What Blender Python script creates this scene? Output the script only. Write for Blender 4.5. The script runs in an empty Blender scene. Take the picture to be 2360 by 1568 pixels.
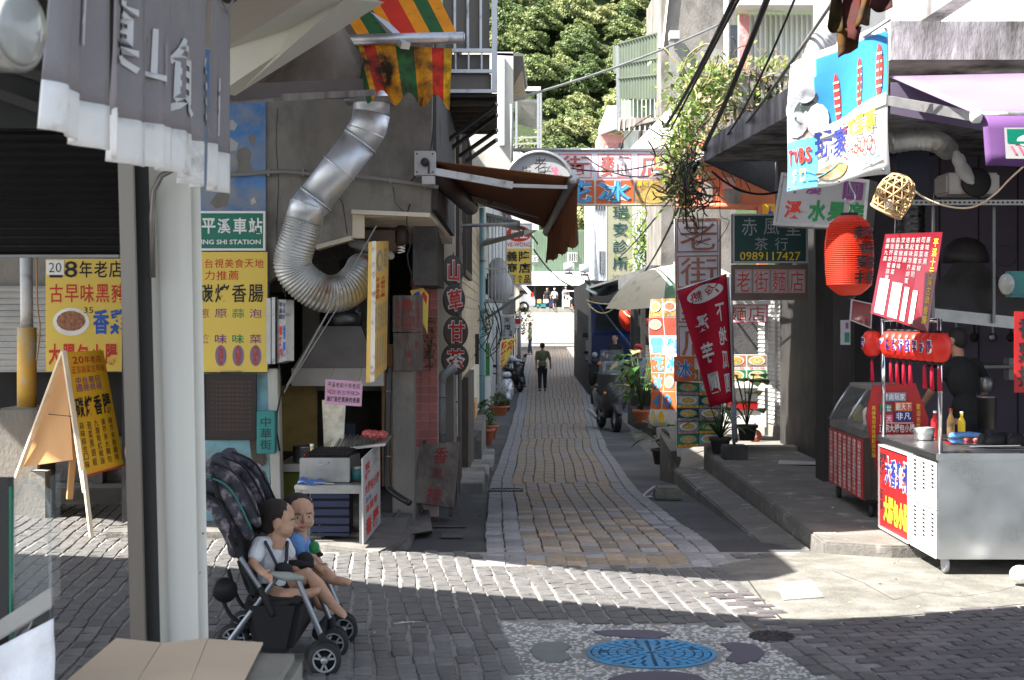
import bpy,bmesh,math,random
import numpy as np
from mathutils import Vector,Matrix
rng=random.Random(11)
nrg=np.random.default_rng(5)
R=math.radians
SC=bpy.context.scene
COL=SC.collection
F,HZ,CX,CH=3515.0,735.0,1180.0,1.75
cam=bpy.data.cameras.new('camera'); camo=bpy.data.objects.new('camera',cam); COL.objects.link(camo)
camo.location=(0,0,CH); camo.rotation_euler=(R(90),0,0)
cam.sensor_width=36; cam.lens=F/2360*36; cam.shift_y=-(784-HZ)/2360
cam.clip_start=.1; cam.clip_end=2000
cam.dof.use_dof=True; cam.dof.focus_distance=13.0; cam.dof.aperture_fstop=11
SC.camera=camo
W=bpy.data.worlds.new('World'); SC.world=W; W.use_nodes=True
wn=W.node_tree.nodes; wl=W.node_tree.links
SUN_EL=52; SUN_H=Vector((.93,.36,0)).normalized()
sky=wn.new('ShaderNodeTexSky'); sky.sky_type='NISHITA'; sky.sun_disc=False
sky.sun_elevation=R(SUN_EL); sky.sun_rotation=math.atan2(-SUN_H.x,-SUN_H.y); sky.air_density=1.0; sky.dust_density=1.5
hz_=wn.new('ShaderNodeHueSaturation'); hz_.inputs['Saturation'].default_value=.6
wl.new(sky.outputs[0],hz_.inputs['Color']); wl.new(hz_.outputs[0],wn['Background'].inputs[0]); wn['Background'].inputs[1].default_value=.085
sl=bpy.data.lights.new('sun','SUN'); sl.energy=4.0; sl.angle=R(.5); sl.color=(1,.955,.88)
so=bpy.data.objects.new('sun',sl); COL.objects.link(so)
LD=Vector((SUN_H.x*math.cos(R(SUN_EL)),SUN_H.y*math.cos(R(SUN_EL)),-math.sin(R(SUN_EL))))
so.rotation_euler=LD.to_track_quat('-Z','Y').to_euler(); so.location=(-20,-10,40)
SC.view_settings.view_transform='Standard'; SC.view_settings.look='None'
SC.view_settings.exposure=2.35; SC.view_settings.gamma=1; SC.view_settings.use_curve_mapping=False
SC.render.engine='CYCLES'; SC.cycles.max_bounces=8; SC.cycles.use_denoising=True
try:SC.cycles.denoiser='OPENIMAGEDENOISE'
except Exception:pass
def P(x,y,d):return Vector(((x-CX)*d/F,d,CH+(HZ-y)*d/F))
def col(h):
    if not isinstance(h,str):return tuple(h)
    c=[int(h[i:i+2],16)/255 for i in(0,2,4)]
    return tuple(x/12.92 if x<=.04045 else((x+.055)/1.055)**2.4 for x in c)
M={}
def mk(name,c,rough=.7,metal=0.,var=.18,scale=3.,bump=0.,bscale=None,dirt=None,damt=.5,dscale=1.5,streak=1.,rnd=0.,trans=0.,alpha=1.,transl=0.,spec=.5,wave=None,emit=0,ior=1.45):
    c=col(c); m=bpy.data.materials.new(name); m.use_nodes=True; nt=m.node_tree; N=nt.nodes; L=nt.links
    b=N['Principled BSDF']; b.inputs['Roughness'].default_value=rough; b.inputs['Metallic'].default_value=metal
    b.inputs['Specular IOR Level'].default_value=spec; b.inputs['IOR'].default_value=ior
    if trans:b.inputs['Transmission Weight'].default_value=trans
    if alpha<1:b.inputs['Alpha'].default_value=alpha
    tc=N.new('ShaderNodeTexCoord'); mp=N.new('ShaderNodeMapping'); L.new(tc.outputs['Object'],mp.inputs[0])
    mp.inputs['Scale'].default_value=(1,1,1/streak)
    def noise(s,det=6,r=.6):
        n=N.new('ShaderNodeTexNoise'); n.inputs['Scale'].default_value=s; n.inputs['Detail'].default_value=det; n.inputs['Roughness'].default_value=r
        L.new(mp.outputs[0],n.inputs['Vector']); return n
    def rmp(src,lo,hi,a=0.,z=1.):
        r=N.new('ShaderNodeMapRange'); r.inputs[1].default_value=lo; r.inputs[2].default_value=hi; r.inputs[3].default_value=a; r.inputs[4].default_value=z
        L.new(src,r.inputs[0]); return r.outputs[0]
    def mix(f,a,bb):
        x=N.new('ShaderNodeMix'); x.data_type='RGBA'
        if f is not None:L.new(f,x.inputs[0])
        for i,v in((6,a),(7,bb)):
            if isinstance(v,tuple):x.inputs[i].default_value=(*v,1)
            else:L.new(v,x.inputs[i])
        return x.outputs[2]
    n1=noise(scale)
    out=mix(rmp(n1.outputs[0],.3,.7),tuple(x*(1-var)for x in c),tuple(min(1,x*(1+var))for x in c))
    if dirt is not None:
        n2=noise(dscale,8,.65); out=mix(rmp(n2.outputs[0],.62-damt*.25,.72-damt*.1),out,col(dirt))
    if rnd:
        oi=N.new('ShaderNodeObjectInfo'); hs=N.new('ShaderNodeHueSaturation')
        L.new(rmp(oi.outputs['Random'],0,1,1-rnd,1+rnd),hs.inputs['Value']); L.new(out,hs.inputs['Color']); out=hs.outputs[0]
    L.new(out,b.inputs['Base Color'])
    if emit:
        L.new(out,b.inputs['Emission Color']); b.inputs['Emission Strength'].default_value=emit
    if bump:
        n3=noise(bscale or scale*6,5,.6); bp=N.new('ShaderNodeBump'); bp.inputs['Strength'].default_value=bump; bp.inputs['Distance'].default_value=.02
        L.new(n3.outputs[0],bp.inputs['Height']); L.new(bp.outputs[0],b.inputs['Normal'])
    L.new(rmp(n1.outputs[0],.3,.7,max(0.02,rough*.85),min(1,rough*1.15)),b.inputs['Roughness'])
    if transl:
        t=N.new('ShaderNodeBsdfTranslucent'); L.new(out,t.inputs[0]); ms=N.new('ShaderNodeMixShader'); ms.inputs[0].default_value=transl
        L.new(b.outputs[0],ms.inputs[1]); L.new(t.outputs[0],ms.inputs[2]); L.new(ms.outputs[0],N['Material Output'].inputs[0])
    M[name]=m; return m
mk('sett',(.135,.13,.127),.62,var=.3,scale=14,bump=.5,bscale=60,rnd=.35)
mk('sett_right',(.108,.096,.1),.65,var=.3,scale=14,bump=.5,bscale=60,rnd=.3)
mk('grout',(.27,.255,.235),.95,var=.25,scale=9,bump=.4)
mk('paver',(.34,.28,.22),.85,var=.25,scale=22,bump=.5,bscale=80,rnd=.28)
mk('paver_tan',(.38,.29,.2),.85,var=.25,scale=22,bump=.5,bscale=80,rnd=.25)
mk('paver_grey',(.3,.295,.3),.85,var=.25,scale=30,bump=.5,bscale=90,rnd=.25)
mk('joint',(.035,.034,.035),.95)
mk('asphalt',(.07,.071,.074),.9,var=.3,scale=1.4,bump=.5,bscale=70,dirt=(.13,.125,.12),damt=.5,dscale=.8)
mk('asphalt_wet',(.1,.1,.1),.9,var=.3,scale=1.2,bump=.4,bscale=50)
mk('concrete',(.28,.27,.25),.9,var=.22,scale=1.8,bump=.35,bscale=30,dirt=(.13,.125,.115),damt=.45,dscale=1.3,streak=2.5)
mk('concrete_pale',(.235,.225,.2),.9,var=.25,scale=5,bump=.35,bscale=40,dirt=(.3,.28,.24),damt=.4,dscale=2)
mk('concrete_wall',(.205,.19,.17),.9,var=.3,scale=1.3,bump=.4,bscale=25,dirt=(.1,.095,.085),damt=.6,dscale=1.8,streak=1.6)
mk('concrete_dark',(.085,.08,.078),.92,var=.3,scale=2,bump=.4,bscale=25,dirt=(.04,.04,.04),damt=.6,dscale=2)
mk('concrete_moss',(.4,.38,.4),.9,var=.4,scale=3,bump=.6,bscale=20,dirt=(.07,.065,.06),damt=.8,dscale=2.2,streak=3)
mk('concrete_worn',(.14,.132,.12),.9,var=.3,scale=2.4,bump=.5,bscale=28,dirt=(.33,.31,.28),damt=.25,dscale=3)
mk('plaster_white',(.5,.5,.47),.85,var=.1,scale=2,bump=.15,dirt=(.4,.38,.33),damt=.35,dscale=1.4,streak=4)
mk('plaster_cream',(.6,.54,.43),.85,var=.12,scale=2,bump=.15,dirt=(.34,.28,.2),damt=.4,dscale=2,streak=3)
mk('cream_metal',(.5,.44,.36),.5,var=.08,scale=2,dirt=(.3,.26,.21),damt=.15)
mk('cream_inner',(.62,.6,.52),.6,var=.06,scale=2)
mk('blue_wall',(.07,.2,.46),.8,var=.25,scale=3,bump=.3,dirt=(.3,.29,.26),damt=.62,dscale=1.7)
mk('blue_low',(.2,.4,.47),.8,var=.25,scale=4,bump=.4,dirt=(.2,.16,.11),damt=.55,dscale=3)
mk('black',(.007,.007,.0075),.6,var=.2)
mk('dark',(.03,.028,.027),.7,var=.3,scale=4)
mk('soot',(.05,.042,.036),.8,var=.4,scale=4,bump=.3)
mk('rubber',(.02,.02,.02),.65,var=.2)
mk('steel',(.52,.53,.54),.3,1,var=.1,scale=3,bump=.04,bscale=8)
mk('steel_dull',(.35,.35,.35),.45,1,var=.25,scale=4,bump=.08,bscale=9)
mk('steel_dark',(.16,.16,.165),.4,.9,var=.3,scale=3)
mk('hood_steel',(.42,.4,.39),.5,.3,var=.2,scale=2)
mk('duct',(.58,.61,.65),.42,.75,var=.12,scale=2,bump=.05,bscale=6)
mk('duct_flex',(.47,.48,.47),.45,.75,var=.3,scale=2.5,dirt=(.17,.08,.035),damt=.32,dscale=2.2)
mk('alu',(.45,.45,.46),.4,.8,var=.15,scale=6,dirt=(.2,.19,.17),damt=.3,dscale=6)
mk('chrome',(.75,.75,.76),.12,1,var=.05)
mk('pole_paint',(.64,.63,.58),.4,var=.08,scale=1.6,bump=.05,bscale=7,dirt=(.4,.38,.33),damt=.15,dscale=2.5,streak=5)
mk('pole_green',(.46,.52,.42),.5,var=.08,scale=1.4,dirt=(.36,.34,.28),damt=.2,dscale=2)
mk('frame_grey',(.17,.155,.14),.32,.55,var=.2,scale=2,dirt=(.1,.085,.07),damt=.3,dscale=3,streak=6)
mk('shutter_dark',(.005,.0045,.0045),.6,var=.2)
mk('wood',(.38,.22,.11),.6,var=.25,scale=6,bump=.15,streak=8)
mk('wood_pale',(.62,.5,.36),.65,var=.2,scale=8,bump=.1,streak=10)
mk('wood_dark',(.075,.06,.05),.8,var=.4,scale=7,bump=.4,streak=6)
mk('wood_grey',(.15,.13,.115),.85,var=.35,scale=8,bump=.4,streak=6,dirt=(.06,.05,.045),damt=.5,dscale=5)
mk('ply',(.5,.28,.12),.6,var=.12,scale=3,streak=4)
mk('cardboard',(.66,.52,.38),.85,var=.07,scale=1.5,bump=.05)
mk('cloth_grey',(.27,.255,.275),.95,var=.12,scale=5,bump=.25,bscale=90,transl=.12)
mk('cloth_white',(.84,.84,.84),.95,var=.08,scale=5,bump=.2,bscale=90,transl=.15,dirt=(.36,.35,.33),damt=.2,dscale=4)
mk('paint_white',(.55,.56,.58),.9)
mk('sign_yellow',(.72,.52,.09),.45,var=.04,scale=1)
mk('sign_yellow2',(.78,.5,.12),.5,var=.08,scale=3,dirt=(.5,.38,.22),damt=.2,dscale=4)
mk('board_orange',(.86,.42,.02),.5,var=.05)
mk('green_sign',(0,.16,.105),.35,var=.06)
mk('white',(.78,.78,.76),.5,var=.04)
mk('white_dull',(.38,.38,.39),.55,var=.1,dirt=(.32,.31,.3),damt=.3)
mk('white_bright',(.72,.72,.71),.5,var=.03)
mk('rusty_white',(.62,.6,.55),.6,var=.1,dirt=(.2,.09,.04),damt=.4,dscale=14)
mk('ink_black',(.015,.015,.018),.6)
mk('ink_red',(.55,.035,.02),.6)
mk('apron_concrete',(.165,.158,.14),.9,var=.3,scale=6,bump=.6,bscale=45,dirt=(.11,.105,.09),damt=.5,dscale=2.5)
mk('clinic_cream',(.3,.29,.19),.6,var=.08)
mk('ink_faded',(.5,.13,.11),.6)
mk('ink_dkred',(.22,.02,.02),.7)
mk('ink_blue',(.02,.1,.45),.6)
mk('ink_navy',(.02,.03,.22),.6)
mk('ink_green',(.02,.22,.07),.6)
mk('ink_purple',(.2,.05,.2),.6)
mk('ink_brown',(.4,.17,.11),.6)
mk('ink_cyan',(.1,.45,.75),.6)
mk('ink_yellow',(.8,.55,.03),.6)
mk('ink_pink',(.7,.12,.22),.6)
mk('ink_teal',(.01,.05,.045),.6)
mk('ink_grey',(.3,.32,.33),.6)
mk('banner_white',(.8,.79,.82),.55,var=.06,transl=.3)
mk('banner_orange',(.72,.16,.05),.6,var=.1,transl=.25)
mk('banner_blue',(.05,.32,.72),.55,var=.12,scale=3,transl=.3)
mk('banner_teal',(.1,.32,.38),.6,var=.3,scale=6,transl=.2)
mk('flag_red',(.6,.014,.05),.7,var=.12,scale=4,transl=.3)
mk('purple',(.22,.1,.31),.7,var=.06,transl=.35)
mk('lilac',(.3,.22,.37),.7,var=.06,transl=.35)
mk('brown_canvas',(.24,.1,.042),.85,var=.15,scale=6,transl=.2)
mk('brown_valance',(.17,.065,.03),.85,var=.2,scale=6,transl=.35)
for n_,c_ in(('green',(.03,.12,.035)),('orange',(.85,.3,.01)),('red',(.62,.035,.015)),('yellow',(.7,.38,.02))):
    mk('stripe_'+n_,c_,.75,var=.15,scale=5,transl=.45,dirt=tuple(x*.4 for x in c_),damt=.15,dscale=9)
    mk('old_'+n_,c_,.8,var=.4,scale=9,transl=.35,dirt=(.03,.015,.008),damt=.85,dscale=5)
mk('plastic_sheet',(.2,.17,.145),.3,dirt=(.5,.4,.27),damt=.35,dscale=1.1,var=.3,scale=3,bump=.3,bscale=3,transl=.5,alpha=.93)  # dirty brown sheet; the paler gold patches paint in sunlight on it
mk('brown_tube',(.03,.017,.014),.55,.1,var=.2)
mk('brown_box',(.12,.085,.07),.6,var=.3)
mk('tile_pink',(.33,.1,.09),.45,var=.12,scale=12,rnd=.15)
mk('tile_grout',(.42,.34,.32),.85)
mk('tile_beige',(.42,.33,.22),.6,var=.15,scale=10,rnd=.12)
mk('orange_wall',(.62,.19,.1),.75,var=.1,scale=2,dirt=(.2,.17,.14),damt=.4,dscale=1.7)
mk('pink_wall',(.65,.33,.3),.8,var=.1)
mk('pink_post',(.5,.2,.2),.7,var=.2,dirt=(.6,.55,.5),damt=.3,dscale=5)
mk('green_panel',(.125,.155,.115),.5,var=.18,scale=2,streak=4,transl=.25,dirt=(.14,.19,.1),damt=.4,dscale=2)
mk('green_wall',(.17,.235,.16),.6,var=.1,streak=4)
mk('corrugated',(.6,.62,.57),.5,var=.12,scale=2,streak=8,dirt=(.38,.42,.3),damt=.4,dscale=2)
mk('corrugated_grey',(.14,.125,.108),.55,.2,var=.25,scale=2,streak=6)
mk('shutter_light',(.52,.52,.51),.45,.3,var=.15,scale=2,dirt=(.3,.28,.25),damt=.4,dscale=2)
mk('tin_roof',(.16,.16,.165),.5,.4,var=.3,scale=3)
mk('glass',(.9,.95,.94),.03,var=0,trans=1,ior=1.3)
mk('glass_green',(.02,.16,.1),.1,var=.2,spec=.6)
mk('glass_dark',(.02,.025,.03),.08,var=.2,spec=.8)
mk('plexi',(.4,.45,.45),.05,var=.05,alpha=.2)
mk('purple_tile',(.13,.105,.16),.5,var=.12,scale=2)
mk('red_gloss',(.5,.012,.015),.25,var=.08)
mk('red_menu',(.16,.008,.016),.12,var=.12,scale=2,spec=.7)
mk('red_board',(.36,.012,.014),.45,var=.1)
mk('lantern_red',(.62,.05,.02),.5,var=.08,scale=3,transl=.35)
mk('lantern_small',(.8,.035,.02),.4,var=.08,transl=.2)
mk('teal_paint',(.03,.2,.2),.5,var=.2,scale=5,dirt=(.06,.1,.08),damt=.3)
mk('teal_box',(.03,.17,.17),.45,var=.2)
mk('pipe_teal',(.16,.3,.34),.5,var=.15,dirt=(.3,.3,.28),damt=.3)
mk('pipe_grey',(.23,.23,.23),.5,var=.2)
mk('pipe_black',(.025,.025,.028),.4,var=.2)
mk('pole_yellow',(.62,.36,.06),.6,var=.15,dirt=(.45,.4,.3),damt=.5,dscale=5)
mk('pole_white',(.5,.5,.5),.6,var=.2,dirt=(.3,.28,.25),damt=.4,dscale=5)
mk('terracotta',(.4,.12,.06),.75,var=.2,scale=6)
mk('blue_truck',(.006,.014,.055),.35,var=.15)
mk('scooter_silver',(.45,.46,.49),.28,.5,var=.06)
mk('scooter_black',(.02,.02,.022),.3,var=.15)
mk('scooter_grey',(.03,.03,.033),.35,var=.15)
mk('lamp_lens',(.3,.31,.3),.12,var=.1)
mk('lamp_amber',(.7,.22,.02),.3)
mk('lamp_red',(.5,.02,.015),.3)
mk('skin',(.42,.22,.145),.55,var=.06,scale=8)
mk('skin_child',(.52,.3,.2),.5,var=.14,scale=22,bump=.08,bscale=120)
mk('lip',(.42,.12,.1),.5)
mk('hair',(.018,.015,.014),.75,var=.3,scale=40)
mk('hair_buzz',(.028,.02,.018),.85,var=.3,scale=50,bump=.4,bscale=120)
mk('eye_white',(.6,.58,.56),.3)
mk('shirt_white',(.66,.68,.72),.85,var=.08,scale=14,bump=.5,bscale=26)
mk('shirt_blue',(.14,.3,.62),.85,var=.12,scale=14,bump=.5,bscale=26)
mk('shirt_olive',(.12,.13,.07),.9,var=.12,bump=.15,bscale=10)
mk('shirt_green',(.13,.19,.11),.9,var=.1)
mk('shirt_black',(.015,.015,.016),.9,var=.2)
mk('shirt_plaid',(.22,.22,.27),.9,var=.5,scale=30)
mk('trouser_black',(.014,.015,.02),.85,var=.2)
mk('trouser_blue',(.03,.04,.08),.85,var=.2)
mk('short_grey',(.1,.11,.11),.9,var=.2)
mk('short_cyan',(.1,.45,.55),.8)
mk('strap',(.03,.033,.05),.7)
mk('stroller_black',(.012,.012,.014),.8,var=.3,scale=10)
mk('stroller_cloth',(.045,.045,.06),.85,var=.6,scale=12,dirt=(.4,.32,.36),damt=.42,dscale=11)
mk('stroller_tube',(.24,.26,.29),.35,.7,var=.1)
mk('stroller_plastic',(.3,.32,.3),.4,var=.1)
mk('rim_grey',(.36,.37,.4),.4,.5,var=.1)
mk('stone',(.15,.15,.125),.9,var=.4,scale=8,bump=.6,bscale=20,dirt=(.12,.13,.08),damt=.5,dscale=6)
mk('slate_grey',(.17,.175,.17),.7,var=.2,scale=8,bump=.2)
mk('slate_purple',(.1,.085,.115),.7,var=.2,scale=8,bump=.2)
mk('terrazzo',(.2,.19,.18),.9,var=.3,scale=30,bump=.3)
mk('pebble',(.55,.53,.5),.6,var=.3,scale=25)
mk('pebble_grey',(.25,.24,.25),.6,var=.4,scale=25)
mk('manhole_blue',(.055,.27,.5),.55,var=.12,scale=10,bump=.1,dirt=(.09,.16,.22),damt=.45,dscale=6)
mk('manhole_groove',(.02,.08,.16),.7)
mk('iron',(.035,.03,.032),.6,.3,var=.3,scale=12,bump=.2)
mk('foil',(.5,.46,.38),.35,.6,var=.35,scale=12)
mk('paper_pink',(.52,.3,.42),.7,var=.06,dirt=(.4,.2,.12),damt=.25,dscale=9)
mk('towel_blue',(.06,.12,.3),.95,var=.2,bump=.4)
mk('crate_blue',(.015,.025,.08),.5)
mk('lime',(.16,.2,.03),.7,var=.2)
mk('yellow_panel',(.35,.24,.07),.6,var=.2,dirt=(.16,.1,.04),damt=.4,dscale=4)
mk('basket',(.5,.34,.17),.7,var=.3,scale=10)
mk('cable',(.012,.012,.013),.5)
mk('wire_grey',(.2,.2,.19),.6)
mk('rope',(.55,.47,.22),.8)
mk('leaf_a',(.07,.13,.03),.5,var=.4,scale=9,transl=.3)
mk('leaf_b',(.13,.19,.045),.5,var=.4,scale=9,transl=.35)
mk('leaf_c',(.035,.075,.022),.5,var=.4,scale=9,transl=.25)
mk('leaf_dry',(.42,.37,.17),.7,var=.3,scale=9,transl=.3)
mk('leaf_big',(.05,.14,.03),.35,var=.3,scale=12,transl=.25)
mk('leaf_lite',(.22,.34,.06),.4,var=.3,scale=12,transl=.35)
mk('twig',(.1,.07,.05),.9,var=.4)
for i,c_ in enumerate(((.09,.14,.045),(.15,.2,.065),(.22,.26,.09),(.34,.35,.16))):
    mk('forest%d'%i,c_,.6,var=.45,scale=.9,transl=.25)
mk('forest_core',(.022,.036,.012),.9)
mk('soil_slope',(.03,.045,.015),.95,var=.4)
mk('food_a',(.6,.36,.1),.6,var=.6,scale=40,dirt=(.25,.4,.08),damt=.5,dscale=30)
mk('food_b',(.55,.5,.2),.6,var=.4,scale=40,dirt=(.6,.25,.06),damt=.5,dscale=30)
mk('food_c',(.15,.4,.45),.6,var=.3,scale=30,dirt=(.6,.6,.55),damt=.4,dscale=20)
mk('fried',(.3,.13,.07),.7,var=.6,scale=30,bump=.3)
mk('sausage',(.35,.05,.05),.5,var=.5,scale=40,dirt=(.6,.4,.3),damt=.3,dscale=40)
mk('plate',(.75,.74,.7),.5)
mk('photo_grey',(.3,.32,.36),.5,var=.6,scale=8,dirt=(.6,.35,.28),damt=.4,dscale=5)
mk('photo_brown',(.35,.2,.06),.5,var=.7,scale=14,dirt=(.12,.22,.24),damt=.5,dscale=9)
mk('umbrella',(.74,.68,.52),.8,var=.08,transl=.25,dirt=(.5,.42,.3),damt=.3,dscale=5)
mk('umbrella_green',(.18,.3,.2),.8,transl=.2)
mk('umbrella_orange',(.6,.17,.06),.8,transl=.2)
mk('tarp',(.045,.06,.06),.5,var=.4,scale=8)
mk('car_white',(.75,.76,.78),.3)
mk('plaque',(.022,.012,.011),.4,var=.3,scale=8)
mk('plaque_ink',(.1,.06,.05),.5)
mk('red_rust',(.3,.05,.03),.8,var=.4)
for n_,c_ in(('torn_a',(.05,.035,.01)),('torn_b',(.07,.012,.01)),('torn_c',(.1,.045,.01))):mk(n_,c_,.9,var=.4,scale=9,dirt=(.015,.01,.008),damt=.5,dscale=8,transl=.25)  # backlit shade of the hanging cloth is put into these dark colours
def V(*a):return Vector(a)
class MB:
    def __init__(s,mat=None):s.v=[]; s.f=[]; s.mi=[]; s.sm=[]; s.mats=[]; s.cur=0; s.T=None; s.smooth=False; mat and s.m(mat)
    def m(s,name):
        if name not in s.mats:s.mats.append(name)
        s.cur=s.mats.index(name); return s
    def add(s,vs,fs,smooth=None):
        b=len(s.v)
        for v in vs:s.v.append(tuple(s.T@Vector(v))if s.T is not None else tuple(v))
        for f in fs:s.f.append(tuple(b+i for i in f)); s.mi.append(s.cur); s.sm.append(s.smooth if smooth is None else smooth)
        return s
    def quad(s,a,b,c,d):return s.add([a,b,c,d],[(0,1,2,3)])
    def box(s,c,size,rot=None):
        c=Vector(c); h=Vector(size)/2; vs=[]
        for x in(-1,1):
            for y in(-1,1):
                for z in(-1,1):
                    p=Vector((x*h.x,y*h.y,z*h.z)); vs.append(c+(rot@p if rot is not None else p))
        return s.add(vs,[(0,1,3,2),(4,6,7,5),(0,4,5,1),(2,3,7,6),(0,2,6,4),(1,5,7,3)],False)
    def b2(s,x0,x1,y0,y1,z0,z1):return s.box(((x0+x1)/2,(y0+y1)/2,(z0+z1)/2),(abs(x1-x0),abs(y1-y0),abs(z1-z0)))
    def hexa(s,lo,hi):
        return s.add(list(lo)+list(hi),[(3,2,1,0),(4,5,6,7),(0,1,5,4),(1,2,6,5),(2,3,7,6),(3,0,4,7)],False)
    def bar(s,p,q,w,h=None,up=(0,0,1)):
        p=Vector(p); q=Vector(q); h=h or w; d=(q-p).normalized(); u=Vector(up)
        if abs(d.dot(u))>.98:u=Vector((0,1,0))
        sd=d.cross(u).normalized(); u=sd.cross(d)
        k=[sd*a*w/2+u*b*h/2 for a,b in((-1,-1),(1,-1),(1,1),(-1,1))]
        return s.hexa([p+x for x in k],[q+x for x in k])
    def tube(s,pts,r,n=8,cap=True,round_=False,closed=False):
        pts=[Vector(p)for p in pts]; rr=list(r)if hasattr(r,'__len__')else[r]*len(pts)
        if round_:
            d0=(pts[0]-pts[1]).normalized(); d1=(pts[-1]-pts[-2]).normalized()
            A=[(pts[0]+d0*rr[0]*math.sin(a),rr[0]*max(.05,math.cos(a)))for a in(R(88),R(60),R(30))]
            B=[(pts[-1]+d1*rr[-1]*math.sin(a),rr[-1]*max(.05,math.cos(a)))for a in(R(30),R(60),R(88))]
            pts=[a for a,_ in A]+pts+[a for a,_ in B]; rr=[x for _,x in A]+rr+[x for _,x in B]
        N=len(pts); vs=[]; fs=[]; u=None
        for i in range(N):
            if closed:d=(pts[(i+1)%N]-pts[i-1])
            else:d=pts[min(i+1,N-1)]-pts[max(i-1,0)]
            d=d.normalized()if d.length>1e-9 else Vector((0,0,1))
            if u is None:u=d.orthogonal().normalized()
            u=(u-d*u.dot(d)); u=u.normalized()if u.length>1e-6 else d.orthogonal().normalized()
            w=d.cross(u)
            for k in range(n):
                a=2*math.pi*k/n; vs.append(pts[i]+(u*math.cos(a)+w*math.sin(a))*rr[i])
        for i in range(N if closed else N-1):
            j=(i+1)%N
            for k in range(n):fs.append((i*n+k,i*n+(k+1)%n,j*n+(k+1)%n,j*n+k))
        if cap and not closed:fs+=[tuple(reversed(range(n))),tuple((N-1)*n+k for k in range(n))]
        return s.add(vs,fs,True)
    def ell(s,c,r,n=12,m=8,rot=None):
        c=Vector(c); r=(r,r,r)if not hasattr(r,'__len__')else r; vs=[]; fs=[]
        for i in range(m+1):
            t=math.pi*i/m
            for k in range(n):
                a=2*math.pi*k/n; st=max(math.sin(t),.004); p=Vector((r[0]*st*math.cos(a),r[1]*st*math.sin(a),r[2]*math.cos(t)))
                vs.append(c+(rot@p if rot is not None else p))
        for i in range(m):
            for k in range(n):fs.append((i*n+k,(i+1)*n+k,(i+1)*n+(k+1)%n,i*n+(k+1)%n))
        fs+=[tuple(range(n)),tuple(reversed([m*n+k for k in range(n)]))]
        return s.add(vs,fs,True)
    def lathe(s,c,prof,n=16,axis=(0,0,1),cap=True):
        c=Vector(c); ax=Vector(axis).normalized(); u=ax.orthogonal().normalized(); w=ax.cross(u); vs=[]; fs=[]
        for r,h in prof:
            for k in range(n):
                a=2*math.pi*k/n; vs.append(c+ax*h+(u*math.cos(a)+w*math.sin(a))*max(r,.0005))
        for i in range(len(prof)-1):
            for k in range(n):fs.append((i*n+k,i*n+(k+1)%n,(i+1)*n+(k+1)%n,(i+1)*n+k))
        if cap:fs+=[tuple(reversed(range(n))),tuple((len(prof)-1)*n+k for k in range(n))]
        return s.add(vs,fs,True)
    def prism(s,poly,vec):
        vec=Vector(vec); n=len(poly); a=[Vector(p)for p in poly]; b=[p+vec for p in a]
        return s.add(a+b,[tuple(reversed(range(n))),tuple(range(n,2*n))]+[(i,(i+1)%n,n+(i+1)%n,n+i)for i in range(n)],False)
    def grid(s,fn,nu,nv,smooth=True,both=0):
        vs=[fn(i/nu,j/nv)for j in range(nv+1)for i in range(nu+1)]
        fs=[(j*(nu+1)+i,j*(nu+1)+i+1,(j+1)*(nu+1)+i+1,(j+1)*(nu+1)+i)for j in range(nv)for i in range(nu)]
        return s.add(vs,fs,smooth)
    def mesh(s,name,bevel=0):
        me=bpy.data.meshes.new(name); me.from_pydata([tuple(v)for v in s.v],[],s.f)
        for x in s.mats:me.materials.append(M[x])
        me.polygons.foreach_set('material_index',s.mi); me.polygons.foreach_set('use_smooth',s.sm)
        bm=bmesh.new(); bm.from_mesh(me)
        if not getattr(s,'keepn',False):bmesh.ops.recalc_face_normals(bm,faces=bm.faces)
        if bevel:
            ed=[e for e in bm.edges if len(e.link_faces)==2 and e.calc_face_angle(0)>.5]
            bmesh.ops.bevel(bm,geom=ed,offset=bevel,segments=2,affect='EDGES',clamp_overlap=True)
        bm.to_mesh(me); bm.free(); me.update(); return me
def link(name,me,parent=None,**kw):
    o=bpy.data.objects.new(name,me); COL.objects.link(o)
    if parent is not None:
        o.parent=parent
        if parent.type=='EMPTY' and not parent.get('_local'):o.matrix_parent_inverse=Matrix.Translation(-parent.location)
    for k,v in kw.items():
        if v is not None:o[{'cat':'category'}.get(k,k)]=v
    return o
def obj(name,mb,parent=None,bevel=0,**kw):
    if not mb.f:return None
    if parent is None:
        a=np.array(mb.v); lo=a.min(0); hi=a.max(0); c=Vector(((lo[0]+hi[0])/2,(lo[1]+hi[1])/2,lo[2]))
        mb.v=[tuple(Vector(v)-c)for v in mb.v]
        o=link(name,mb.mesh(name,bevel),None,**kw); o.location=c; o['_local']=1
        return o
    if parent.type=='MESH' and parent.parent is None:
        mb.v=[tuple(Vector(v)-parent.location)for v in mb.v]
    return link(name,mb.mesh(name,bevel),parent,**kw)
def thing(name,label,cat,loc=(0,0,0),group=None,local=False,rz=0):
    o=bpy.data.objects.new(name,None); COL.objects.link(o); o.location=loc; o.empty_display_size=.1
    o['label']=label; o['category']=cat
    if group:o['group']=group
    if local:o['_local']=1; o.rotation_euler=(0,0,rz)
    return o
def dup(o,loc=None,rz=None,label=None,scale=None,parent=None):
    c=o.copy(); COL.objects.link(c)
    if parent is not None:c.parent=parent
    if loc is not None:c.location=loc
    if rz is not None:c.rotation_euler=(0,0,rz)
    if scale is not None:c.scale=(scale,)*3
    if label:c['label']=label
    for ch in o.children:dup(ch,parent=c)
    return c
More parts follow.
